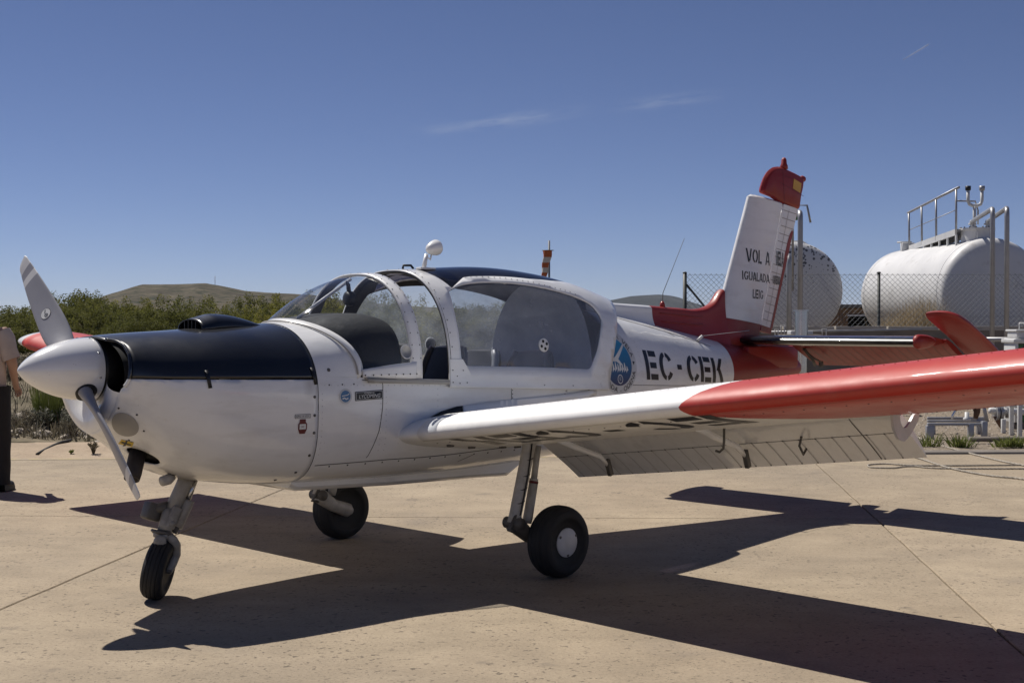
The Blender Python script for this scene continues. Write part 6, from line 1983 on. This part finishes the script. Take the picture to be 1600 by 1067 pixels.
def wing_panel(mb, ya, yb, cu, cl, ns, caps=True, close=True):
    rows = [wing_loop(ya + (yb - ya) * i / ns, cu, cl) for i in range(ns + 1)]
    m_ = len(rows[0])
    mb.add([p for r in rows for p in r], [(i * m_ + k, i * m_ + (k + 1) % m_, (i + 1) * m_ + (k + 1) % m_, (i + 1) * m_ + k) for i in range(ns) for k in range(m_ if close else m_ - 1)])
    if caps:
        mb.add(rows[0], [tuple(range(m_))]); mb.add(rows[-1], [tuple(range(m_ - 1, -1, -1))])
YT = 4.66
for s_ in (-1, 1):
    w_ = MB()
    wing_panel(w_, s_ * .46, s_ * 3.27, .80, .74, 30)
    wing_panel(w_, s_ * 3.27, s_ * YT, .80, .76, 16)
    wing = w_.build('wing', M['wing'], AC, sharp=45)
    # rounded tip
    tp = MB()
    def tipf(u, v):
        y = s_ * (YT + .17 * math.sin(u * PI / 2))
        lp = wing_loop(y, 1.0, 1.0, 18)
        k = v * (len(lp) - 1); p = lp[int(round(k))]
        mid = wsec(y, min(max((p.x - LEX) / CH, 0), 1), True).lerp(wsec(y, min(max((p.x - LEX) / CH, 0), 1), False), .5)
        sc_ = math.cos(u * PI / 2) ** .8
        q = mid.lerp(p, max(sc_, .02))
        q.x += .07 * u * u * (1 - (p.x - LEX) / CH)
        return q
    tp.grid(tipf, 8, 36)
    tp.build('wing_tip', M['white'], wing)
    # aileron
    al = MB()
    def ail(u, v):
        y = s_ * (3.33 + (YT - .02 - 3.33) * u)
        k = v * 2
        c = .795 + .205 * (k if k <= 1 else 2 - k)
        return wsec(y, c, k <= 1) if k <= 1 else wsec(y, c, False)
    al.grid(ail, 14, 20)
    for e in (0, 1): al.add([ail(e, k / 20) for k in range(21)], [tuple(range(21))])
    al.build('aileron', M['wing'], AC, sharp=45)
    # slat lying against the leading edge
    sl = MB()
    rows = []
    cs_ = [.035, .022, .01, .003, 0.0]
    cu_ = [.003, .01, .022, .04, .065, .095, .13, .165, .20]
    ns = 44
    for i in range(ns + 1):
        y = s_ * (.73 + (YT - .06 - .73) * i / ns)
        rows.append([wsec(y, c, False, .009) for c in cs_] + [wsec(y, c, True, .009 if c < .17 else .004) for c in cu_])
    m_ = len(rows[0])
    sl.add([p for r in rows for p in r], [(i * m_ + k, i * m_ + k + 1, (i + 1) * m_ + k + 1, (i + 1) * m_ + k) for i in range(ns) for k in range(m_ - 1)])
    sl.build('slat', M['wing'], AC, solid=.008, sharp=60)
    # flap, drooped
    FD = R(36)
    fx, fz = .262, .800 + .1235 * (.54 - .75)
    FC = .455
    def flap_p(y, c, up, off=0.):
        th = 5 * .13 * (.2969 * math.sqrt(c) - .126 * c - .3516 * c * c + .2843 * c ** 3 - .1036 * c ** 4) * FC
        z = (th if up else -th * .55) + .03 * FC * 4 * c * (1 - c) + (off if up else -off)
        dx = c * FC
        z0 = .805 + .1235 * (abs(y) - .75)
        return Vector((fx + dx * math.cos(FD) + z * math.sin(FD), y, z0 - dx * math.sin(FD) + z * math.cos(FD)))
    fp = MB()
    cs2 = [(1 - math.cos(PI * i / 12)) / 2 for i in range(13)]
    rows = []
    for i in range(25):
        y = s_ * (.745 + 2.50 * i / 24)
        rows.append([flap_p(y, c, True) for c in reversed(cs2)] + [flap_p(y, c, False) for c in cs2[1:-1]])
    m_ = len(rows[0])
    fp.add([p for r in rows for p in r], [(i * m_ + k, i * m_ + (k + 1) % m_, (i + 1) * m_ + (k + 1) % m_, (i + 1) * m_ + k) for i in range(24) for k in range(m_)])
    fp.add(rows[0], [tuple(range(m_))]); fp.add(rows[-1], [tuple(range(m_ - 1, -1, -1))])
    flap = fp.build('flap', M['white'], AC, sharp=50)
    fc = MB()
    for y in np.arange(.80, 3.2, .105):
        vs_ = []
        for i in range(7):
            c = .46 + .52 * i / 6
            vs_ += [flap_p(s_ * (y - .0035), c, False, .0015), flap_p(s_ * (y + .0035), c, False, .0015)]
        fc.add(vs_, [(2 * i, 2 * i + 1, 2 * i + 3, 2 * i + 2) for i in range(6)])
    fc.build('flap_crease_sheen', M['crease_sheen'], flap)  # flat strips, their tone paints the reflections along the pressed beads
    fs_ = MB()
    vs_ = []
    for i in range(40):
        y = s_ * (.76 + 2.46 * i / 39); vs_ += [flap_p(y, .445, False, .0015), flap_p(y, .455, False, .0015)]
    fs_.add(vs_, [(2 * i, 2 * i + 1, 2 * i + 3, 2 * i + 2) for i in range(39)])
    vs_ = []
    for i in range(7):
        c = .02 + .96 * i / 6; vs_ += [flap_p(s_ * 2.98, c, False, .0015), flap_p(s_ * 2.987, c, False, .0015)]
    fs_.add(vs_, [(2 * i, 2 * i + 1, 2 * i + 3, 2 * i + 2) for i in range(6)])
    fs_.build('flap_seam', M['seam'], flap)
    rvp = []
    for y in np.arange(.80, 3.2, .105):
        a = flap_p(s_ * y, .975, False, .001); rvp.append((a, flap_p(s_ * y, .975, False, .01) - a))
        a = flap_p(s_ * y, .45, False, .001); rvp.append((a, flap_p(s_ * y, .45, False, .01) - a))
    rivets('flap_rivets', rvp, .005, parent=flap)
    # flap hinge arms
    for yb in (1.17, 2.22):
        ar_ = MB()
        y = s_ * yb
        a = wsec(y, .60, False); b = flap_p(y, .35, False); c = flap_p(y, .62, False, .055)
        ar_.tube([a + Vector((-.06, 0, .02)), a + Vector((.08, 0, -.035)), b + Vector((-.03, 0, -.035)), c], [.022, .022, .018, .012], 8)
        ar_.build('flap_arm', M['white'], AC)
        ab = MB(); ab.bbox(c + Vector((-.01, 0, .0)), (.035, .03, .11), .006, Matrix.Rotation(R(-20), 3, 'Y')); ab.build('flap_bracket', M['gear_dark'], AC)
    # rivet lines and joints on the upper skin
    up_ = []
    for y in np.arange(.82, YT - .1, .055):
        for c in (.125, .215, .42):
            a = wsec(s_ * y, c, True, .0105 if c < .17 else .0005); up_.append((a, wsec(s_ * y, c, True, .03) - wsec(s_ * y, c, True, .01)))
    ur = MB()
    for p_, n_ in up_: disc(ur, p_, n_, .0042, .0018, 6)
    tag(ur.build('skin_rivets', M['wing'], wing), kind='stuff')
    # C-shaped outer hinge plate
    cpz_ = MB()
    y = s_ * 3.31
    a = wsec(y, .72, False)
    ring = [(a.x - .06, a.z + .02), (a.x - .05, a.z - .06), (a.x + .0, a.z - .125), (a.x + .06, a.z - .14), (a.x + .13, a.z - .10), (a.x + .20, a.z - .035), (a.x + .215, a.z + .0), (a.x + .16, a.z + .0), (a.x + .115, a.z - .045), (a.x + .065, a.z - .075), (a.x + .03, a.z - .06), (a.x + .01, a.z - .01), (a.x + .02, a.z + .02)]
    patch(cpz_, rounded(ring, .02, 2), [], .05, lambda p, q: Vector((p, y, q)))
    cpz_.build('hinge_plate', M['hubcap'], AC, smooth=False, solid=.014, offset=0)
    # tie-down hook
    th_ = MB(); a = wsec(s_ * 2.36, .60, False)
    th_.tube([a + Vector((0, 0, .01)), a + Vector((0, 0, -.07)), a + Vector((.0, s_ * -.005, -.11)), a + Vector((0, s_ * -.03, -.13)), a + Vector((0, s_ * -.055, -.125))], .007, 8)
    th_.build('tie_down_hook', M['gear_dark'], AC)
    th2 = MB(); a = flap_p(s_ * 2.62, .38, False, .0)
    th2.tube([a, a + Vector((-.02, 0, -.05)), a + Vector((.02, 0, -.10)), a + Vector((.05, 0, -.07))], .007, 8); th2.build('flap_hook', M['gear_dark'], AC)
    # underside fasteners
    rvp = []
    for y in np.arange(.8, 4.6, .11):
        a = wsec(s_ * y, .07, False, .010); rvp.append((a, Vector((0, 0, -1))))
    for y in np.arange(3.3, 4.6, .10):
        a = wsec(s_ * y, .752, False, .001); rvp.append((a, Vector((0, 0, -1))))
    rivets('wing_rivets', rvp, .0045, parent=wing)
# stub wing root leading edge sits inside the fuselage; registration under the port wing
W2 = stw('EC-CEK', 1.35)
def under(u, v):
    y = -(2.82 - 1.92 * u / W2)
    c = .36 - .31 * v
    return wsec(y, c, False, .0022)
stencil_letters('EC-CEK', under, 1.35, 'underwing_letter')
# tie-down bits and drains under the centre section
for (x, y) in ((-.48, -.72), (-.25, -.66), (-.02, -.70), (.15, -.66)):
    ud = MB(); a = wsec(y, (x - LEX) / CH, False); ud.bbox(a + Vector((0, 0, -.004)), (.05, .02, .014), .004); ud.build('underside_fitting', M['gear_dark'], AC)

# ---------------------------------------------------------------- landing gear
def wheel(name, c, r, w, rim, cap_side, turn=0.):
    """axis across the aircraft; cap_side -1 port, +1 starboard, 0 none"""
    W0 = empty(name, c); W0.parent = AC; W0.rotation_euler = (0, 0, turn)
    t = MB()
    pr_ = []
    for k in range(97):
        a = -PI * .62 + 2 * PI * .62 * k / 96
        h = w / 2 * math.copysign(abs(math.sin(a)) ** .75, math.sin(a)); rr = (r - .42 * (r - rim) - rim * .0) + (.42 * (r - rim)) * math.cos(a)
        for gz in (-.27, -.09, .09, .27):
            if abs(h / w - gz) < .014: rr -= .007
        if abs(abs(h / w) - .47) < .008 and rr > rim * 1.2: rr += .002
        pr_.append((h, rr))
    pr_ = [(-w * .40, rim * .98)] + pr_ + [(w * .40, rim * .98)]
    t.lathe(pr_, (0, 0, 0), (0, 1, 0), 56)
    # flatten the contact patch a little
    t.v = [(p[0], p[1] * (1.04 if p[2] < -r * .9 else 1), max(p[2], -c[2] + .001)) for p in t.v]
    ty = t.build('tyre', M['rubber'], W0)
    g = MB()
    for yy in (-.3, 0, .3):
        g.lathe([(yy * w - .003, r * .90), (yy * w - .003, r * (1.0035 - .07 * abs(yy) ** 2 * 4)), (yy * w + .003, r * (1.0035 - .07 * abs(yy) ** 2 * 4)), (yy * w + .003, r * .90)], (0, 0, 0), (0, 1, 0), 56)
    g.v = [(p[0], p[1], max(p[2], -c[2] + .002)) for p in g.v]
    h = MB()
    h.lathe([(-w * .38, rim * .2), (-w * .40, rim * .95), (-w * .34, rim * 1.0), (w * .34, rim * 1.0), (w * .40, rim * .95), (w * .38, rim * .2)], (0, 0, 0), (0, 1, 0), 40)
    h.build('rim', M['gear_dark'], W0, sharp=40)
    for sd in ([cap_side] if cap_side else []):
        cpd = MB(); cpd.lathe([(0, rim * 1.02), (.006, rim * 1.02), (.016, rim * .8), (.022, rim * .3), (.022, .002)], (0, sd * w * .40, 0), (0, sd, 0), 40)
        cpd.build('hubcap', M['hubcap'], W0, sharp=40)
        sc_ = MB()
        for a in (.5, 2.6, 4.7): disc(sc_, (rim * .88 * math.cos(a), sd * (w * .40 + .012), rim * .88 * math.sin(a)), (0, sd, 0), .009, .004, 10)
        sc_.build('hubcap_screws', M['gear_dark'], W0)
    return W0
wheel('main_wheel', (.055, -1.105, .219), .2205, .172, .087, -1)
wheel('main_wheel', (.0, 1.02, .219), .2205, .172, .087, 1)
for s_, wx, wy in ((-1, .05, -1.105), (1, .0, 1.02)):
    y = s_ * .985 if s_ < 0 else .94
    g = MB()
    ox = wx - .045
    g.tube([(-.075 + ox, y, .86), (-.085 + ox, y, .80), (-.20 + ox, y, .40), (-.215 + ox, y, .345)], [.050, .041, .039, .043], 18)
    leg = g.build('gear_leg', M['gear'], AC)
    g = MB(); g.lathe([(0, .075), (.01, .08), (.03, .065), (.06, .052)], (-.068 + ox, y, .885), (-.12, 0, -1), 20); g.build('leg_collar', M['gear'], AC)
    g = MB(); g.tube([(.005 + ox, y + .01, .80), (-.035 + ox, y + .01, .58)], .020, 12); g.tube([(-.032 + ox, y + .01, .60), (-.036 + ox, y + .01, .575)], .028, 14)
    sk_ = g.build('shock_strut', M['gear'], AC)
    g = MB(); g.tube([(-.033 + ox, y + .01, .585), (-.036 + ox, y + .01, .57)], .030, 14); g.build('strut_band', M['decal_red'], sk_)
    g = MB(); g.tube([(-.036 + ox, y + .01, .57), (-.085 + ox, y + .01, .36), (-.09 + ox, y + .01, .33)], [.029, .031, .026], 14); g.build('shock_body', M['gear'], sk_)
    g = MB(); g.tube([(-.235 + ox, y, .345), (-.19 + ox, y, .33), (-.09 + ox, y - s_ * .01, .26), (wx, y + s_ * .0, .212)], [.05, .055, .045, .05], 14)
    g.tube([(wx, y - s_ * .03, .212), (wx, wy, .212)], .03, 12)
    g.build('trailing_arm', M['gear_dark'] if s_ < 0 else M['gear'], AC)
    g = MB(); g.tube([(-.215 + ox, y - .065, .345), (-.215 + ox, y + .065, .345)], .036, 16); g.build('pivot', M['gear_dark'], AC)
    g = MB(); g.tube([(-.20 + ox, y - .02, .42), (-.265 + ox, y - .03, .34), (-.29 + ox, y - .03, .315), (-.24 + ox, y - .03, .30)], .011, 8); g.build('torque_link', M['gear_dark'], AC)
    g = MB(); g.tube([(-.10 + ox, y + s_ * .044, .84), (-.135 + ox, y + s_ * .044, .64), (-.185 + ox, y + s_ * .044, .46), (-.22 + ox, y + s_ * .06, .40)], .0055, 6); g.build('brake_hose', M['black'], AC)
    for t in (.18, .42, .62, .82):
        g = MB(); p = Vector((-.085 + ox, y, .80)).lerp(Vector((-.20 + ox, y, .40)), t); g.tube([p - Vector((-.0012, 0, .004)), p + Vector((-.0012, 0, .004))], .0425, 18, cap=False); g.build('hose_clip', M['gear_dark'], AC)
    g = MB(); g.lathe([(0, .06), (.02, .06), (.03, .05)], (wx, y + s_ * .012, .212), (0, s_, 0), 24); g.build('brake_disc', M['gear_dark'], AC)
# nose leg
g = MB(); g.tube([(-1.86, 0, .68), (-1.885, 0, .63), (-1.985, 0, .455)], [.047, .044, .040], 18); g.build('gear_leg', M['gear_nose'], AC)
g = MB(); g.tube([(-1.975, 0, .50), (-2.0, -.01, .43), (-2.016, -.02, .385)], [.037, .039, .041], 18); g.build('lower_leg', M['gear_nose'], AC)
g = MB(); g.lathe([(0, .062), (.012, .066), (.024, .05)], (-2.018, 0, .385), (-.3, 0, -1), 22); g.build('swivel_collar', M['gear_dark'], AC)
g = MB(); g.tube([(-1.80, .0, .68), (-1.87, -.0, .52)], .018, 12); g.build('damper_rod', M['steel'], AC)
g = MB(); g.tube([(-1.862, -.02, .545), (-1.868, -.02, .53), (-1.945, -.03, .40)], [.034, .033, .031], 16); g.build('damper_body', M['gear_nose'], AC)
g = MB(); g.bbox((-2.045, .07, .49), (.09, .09, .10), .015, Matrix.Rotation(R(20), 3, 'Y')); g.tube([(-2.045, .07, .50), (-1.985, 0, .52)], .03, 10); g.build('shimmy_damper', M['gear_dark'], AC)
g = MB(); g.bbox((-1.975, -.045, .46), (.055, .03, .13), .01, Matrix.Rotation(R(25), 3, 'Y')); g.tube([(-1.99, -.07, .43), (-1.99, .06, .43)], .016, 10); g.build('scissor_link', M['gear_nose'], AC)
g = MB(); g.tube([(-1.94, -.03, .41), (-1.96, -.02, .37)], .018, 10); g.build('damper_foot', M['gear_dark'], AC)
# castoring fork and nose wheel, swung towards the port side about the raked pivot
PV = Vector((-2.024, -.022, .372)); RK = Vector((math.sin(R(16)), 0, math.cos(R(16))))
CAST = Matrix.Rotation(R(46), 3, RK)
def cst(p): return PV + CAST @ (Vector(p) - PV)
def castor(mb): mb.v = [tuple(cst(p)) for p in mb.v]; return mb
NWR = .171
nc0 = Vector((-2.030, -.03, .175)); ncw = cst(nc0)
nw = wheel('nose_wheel', (ncw.x, ncw.y, ncw.z), NWR, .122, .068, 0)
nw.rotation_mode = 'QUATERNION'; nw.rotation_quaternion = CAST.to_quaternion()
low = min((CAST @ v.co).z for ch_ in nw.children for v in ch_.data.vertices)
nw.location.z = -low + .0
dzw = nw.location.z - ncw.z
for yy in (-.088,):
    fk = MB(); fk.tube([(-2.02, yy * .35, .372), (-2.025, yy * .9, .350), (-1.985, yy * 1.03, .31), (-1.955, yy * 1.05, .25), (-1.985, yy * 1.02, .20), (nc0.x, yy, nc0.z + dzw)], [.024, .026, .029, .030, .028, .022], 12)
    castor(fk).build('nose_fork', M['gear_nose'], AC)
fk = MB(); fk.bbox((-2.02, -.012, .365), (.075, .085, .036), .012); castor(fk).build('fork_crown', M['gear_nose'], AC)
fkb = MB(); fkb.lathe([(0, .034), (.012, .036), (.02, .028), (.03, .014)], (-2.065, -.02, .338), (-1, -.2, 0), 16); castor(fkb).build('fork_boss', M['gear_nose'], AC)
ax_ = MB(); ax_.tube([(nc0.x, -.105, nc0.z + dzw), (nc0.x, .05, nc0.z + dzw)], .016, 10); castor(ax_).build('axle', M['gear_dark'], AC)
# =================================================================== bystander, back to the camera
def make_person():
    p0 = ground_at(6, 767); X, Y = p0.x - .165, p0.y
    H = Vector
    me = bpy.data.meshes.new('body')
    # joints: x right, y away from camera, z up (standing, weight on both feet)
    J = {'pel': ((0, 0, .98), (.155, .115)), 'spine': ((0, .01, 1.14), (.150, .110)), 'chest': ((0, .0, 1.34), (.185, .125)), 'neckb': ((0, -.01, 1.50), (.11, .085)), 'neck': ((0, .0, 1.58), (.058, .06)), 'head0': ((0, .02, 1.66), (.072, .085)), 'head1': ((0, .02, 1.76), (.078, .098)), 'head2': ((0, .015, 1.84), (.05, .06)),
         'hr': ((.115, 0, .90), (.105, .11)), 'kr': ((.155, .0, .50), (.068, .075)), 'ar': ((.165, -.02, .12), (.055, .058)), 'hl': ((-.105, 0, .90), (.105, .11)), 'kl': ((-.12, .02, .50), (.068, .075)), 'al': ((-.12, -.01, .12), (.055, .058)),
         'sr': ((.185, 0, 1.465), (.078, .08)), 'er': ((.252, .02, 1.19), (.048, .05)), 'wr': ((.20, .17, 1.02), (.03, .034)), 'sl': ((-.185, 0, 1.465), (.078, .08)), 'el': ((-.255, .03, 1.19), (.048, .05)), 'wl': ((-.20, .18, .99), (.03, .034)),
         'fr': ((.17, .02, .055), (.045, .05)), 'tr': ((.18, .16, .045), (.045, .04)), 'fl': ((-.125, .03, .055), (.045, .05)), 'tl': ((-.135, .17, .045), (.045, .04))}
    names = list(J)
    E_ = [('pel', 'spine'), ('spine', 'chest'), ('chest', 'neckb'), ('neckb', 'neck'), ('neck', 'head0'), ('head0', 'head1'), ('head1', 'head2'), ('pel', 'hr'), ('hr', 'kr'), ('kr', 'ar'), ('pel', 'hl'), ('hl', 'kl'), ('kl', 'al'), ('chest', 'sr'), ('sr', 'er'), ('er', 'wr'), ('chest', 'sl'), ('sl', 'el'), ('el', 'wl'), ('ar', 'fr'), ('fr', 'tr'), ('al', 'fl'), ('fl', 'tl')]
    V = [J[n][0] for n in names]; rad = [J[n][1] for n in names]
    ed = [(names.index(a), names.index(b)) for a, b in E_]
    # hands: palm and five fingers each
    for s, w in ((1, 'wr'), (-1, 'wl')):
        b = Vector(J[w][0]); i0 = len(V)
        V.append(tuple(b + Vector((-.012 * s, .045, -.055)))); rad.append((.022, .034)); ed.append((names.index(w), i0))
        for k, (dx, L_) in enumerate(((-.027, .062), (-.009, .072), (.009, .068), (.027, .055))):
            a = b + Vector((dx, .06, -.085)); i1 = len(V); V.append(tuple(a)); rad.append((.009, .009)); ed.append((i0, i1))
            V.append(tuple(a + Vector((0, .012, -L_ * .5)))); rad.append((.0085, .0085)); ed.append((i1, i1 + 1))
            V.append(tuple(a + Vector((-.004 * s, .004, -L_)))); rad.append((.007, .007)); ed.append((i1 + 1, i1 + 2))
        t = b + Vector((-.035 * s, .045, -.05)); i1 = len(V); V.append(tuple(t)); rad.append((.011, .011)); ed.append((i0, i1)); V.append(tuple(t + Vector((-.014 * s, .012, -.035)))); rad.append((.009, .009)); ed.append((i1, i1 + 1))
    me.from_pydata(V, ed, [])
    o = bpy.data.objects.new('body', me); COL.objects.link(o)
    sk = o.modifiers.new('skin', 'SKIN'); sk.use_smooth_shade = True
    for i, r in enumerate(rad): me.skin_vertices[0].data[i].radius = r
    me.skin_vertices[0].data[0].use_root = True
    sb = o.modifiers.new('sub', 'SUBSURF'); sb.levels = 2; sb.render_levels = 2
    dg = bpy.context.evaluated_depsgraph_get()
    body = bpy.data.meshes.new_from_object(o.evaluated_get(dg))
    bpy.data.objects.remove(o); bpy.data.meshes.remove(me)
    skin = simple('skin', (.42, .25, .18), .55); hair = simple('hair_dark', (.03, .022, .018), .7)
    shirt = simple('tshirt_beige', (.50, .41, .36), .9, var=.12, vscale=9, bump=.4, bscale=14); trs = simple('trousers_black', (.014, .014, .016), .85, bump=.5, bscale=16); shoe = simple('shoes_black', (.02, .019, .018), .6)
    for m_ in (skin, hair, trs, shoe): body.materials.append(m_)
    for f in body.polygons:
        c = f.center; f.use_smooth = True
        f.material_index = 0
        if c.z < 1.02 and abs(c.x) < .26 and not (abs(c.x) > .17 and c.z > .84): f.material_index = 2
        if c.z < .10: f.material_index = 3
        if c.z > 1.70 and not (c.y > .075 and c.z < 1.80): f.material_index = 1
    P = empty('person', (X, Y, 0), R(-6)); b_o = bpy.data.objects.new('body', body); COL.objects.link(b_o); b_o.parent = P
    # T-shirt: torso tube and sleeves hanging clear of the body
    mb = MB()
    rings = [(.955, .188, .135), (1.0, .190, .137), (1.10, .187, .135), (1.22, .19, .14), (1.34, .205, .145), (1.42, .21, .14), (1.475, .20, .125), (1.515, .15, .105), (1.545, .085, .085), (1.56, .068, .07)]
    def tf(u, v):
        k = u * (len(rings) - 1); i = min(int(k), len(rings) - 2); t = k - i
        z, a, b = (rings[i][q] * (1 - t) + rings[i + 1][q] * t for q in range(3))
        an = 2 * PI * v
        fold = 1 + .018 * math.sin(5 * an + 9 * z) * (1.5 - z) * 2 + .012 * math.sin(9 * an - 14 * z)
        return Vector((a * fold * (1 if math.cos(an) >= 0 else -1) * abs(math.cos(an)) ** .8, b * fold * math.sin(an), z + .01 * math.sin(an * 2) * (1 - u)))
    mb.grid(tf, 40, 44, closev=True)
    for s in (1, -1):
        a, b = Vector((s * .155, 0, 1.475)), Vector((s * .25, .012, 1.225))
        mb.tube([a, a.lerp(b, .3) + Vector((s * .012, 0, .012)), a.lerp(b, .65), b], [.088, .088, .082, .080], 18, cap=False)
    mb.build('tshirt', shirt, P)
    # trouser legs with folds
    for s, kx in ((1, 'r'), (-1, 'l')):
        tb_ = MB()
        hp_, kp_, ap_ = (Vector(J[n + kx][0]) for n in ('h', 'k', 'a'))
        def lf(u, v, s=s):
            z = .98 - .91 * u
            c = hp_.lerp(kp_, min(max((.90 - z) / .40, 0), 1)) if z > .5 else kp_.lerp(ap_, (.5 - z) / .38)
            r = np.interp(z, [.07, .12, .3, .5, .7, .88, .98], [.082, .078, .080, .086, .103, .122, .125])
            an = 2 * PI * v; r *= 1 + .03 * math.sin(3 * an + 26 * z) * (1.2 - z) + .05 * math.sin(50 * z) * max(0, .25 - z)
            return Vector((c.x + r * math.cos(an) * .95, c.y + r * math.sin(an), z))
        tb_.grid(lf, 40, 26, closev=True); tb_.build('trouser_leg', trs, P)
        sh_ = MB(); c = Vector(J['f' + kx][0])
        sh_.grid(lambda u, v: (lambda a, t: Vector((c.x + (.047 - .012 * t * t) * math.cos(a) * (1 - .75 * max(0, t - .8) / .2), c.y - .085 + .27 * t, .012 + (.085 - .045 * t) * max(0, math.sin(a)) ** .6 - .012 * (math.sin(a) < 0))))(2 * PI * v, u), 16, 20, closev=True); sh_.build('shoe', shoe, P)
    # nose, ears and eyes so that the head reads from the other side
    fm = MB(); fm.tube([(0, .105, 1.745), (0, .135, 1.715), (0, .115, 1.70)], [.010, .016, .012], 8); fm.build('nose', skin, P)
    for s in (1, -1):
        er_ = MB(); er_.lathe([(-.006, .015), (0, .03), (.008, .026), (.012, .01)], (s * .082, .01, 1.735), (s, -.3, 0), 12); er_.build('ear', skin, P)
        ey = MB(); ey.lathe([(0, .011), (.004, .008), (.006, .001)], (s * .032, .108, 1.752), (s * .2, 1, 0), 10); ey.build('eye', M['black'], P)
    mo_ = MB(); mo_.tube([(-.024, .108, 1.672), (0, .118, 1.670), (.024, .108, 1.672)], .005, 6); mo_.build('mouth', M['decal_red'], P)
    tag(P, 'person in beige T-shirt and black trousers standing with back turned beside the nose', 'person')
make_person()
# =================================================================== thin dry air
hz = MB()
hz.box((0, 0, 84.5), (18400, 18400, 171.0))
m, nt, lk, b = nmat('thin_haze'); nt.remove(b)
pv_ = N(nt, 'ShaderNodeVolumePrincipled'); pv_.inputs['Color'].default_value = (.80, .86, .95, 1); pv_.inputs['Density'].default_value = 4.0e-5; pv_.inputs['Anisotropy'].default_value = .2
lk.new(pv_.outputs[0], nt['Material Output'].inputs['Volume'])
tag(hz.build('haze', m, smooth=False), kind='stuff')
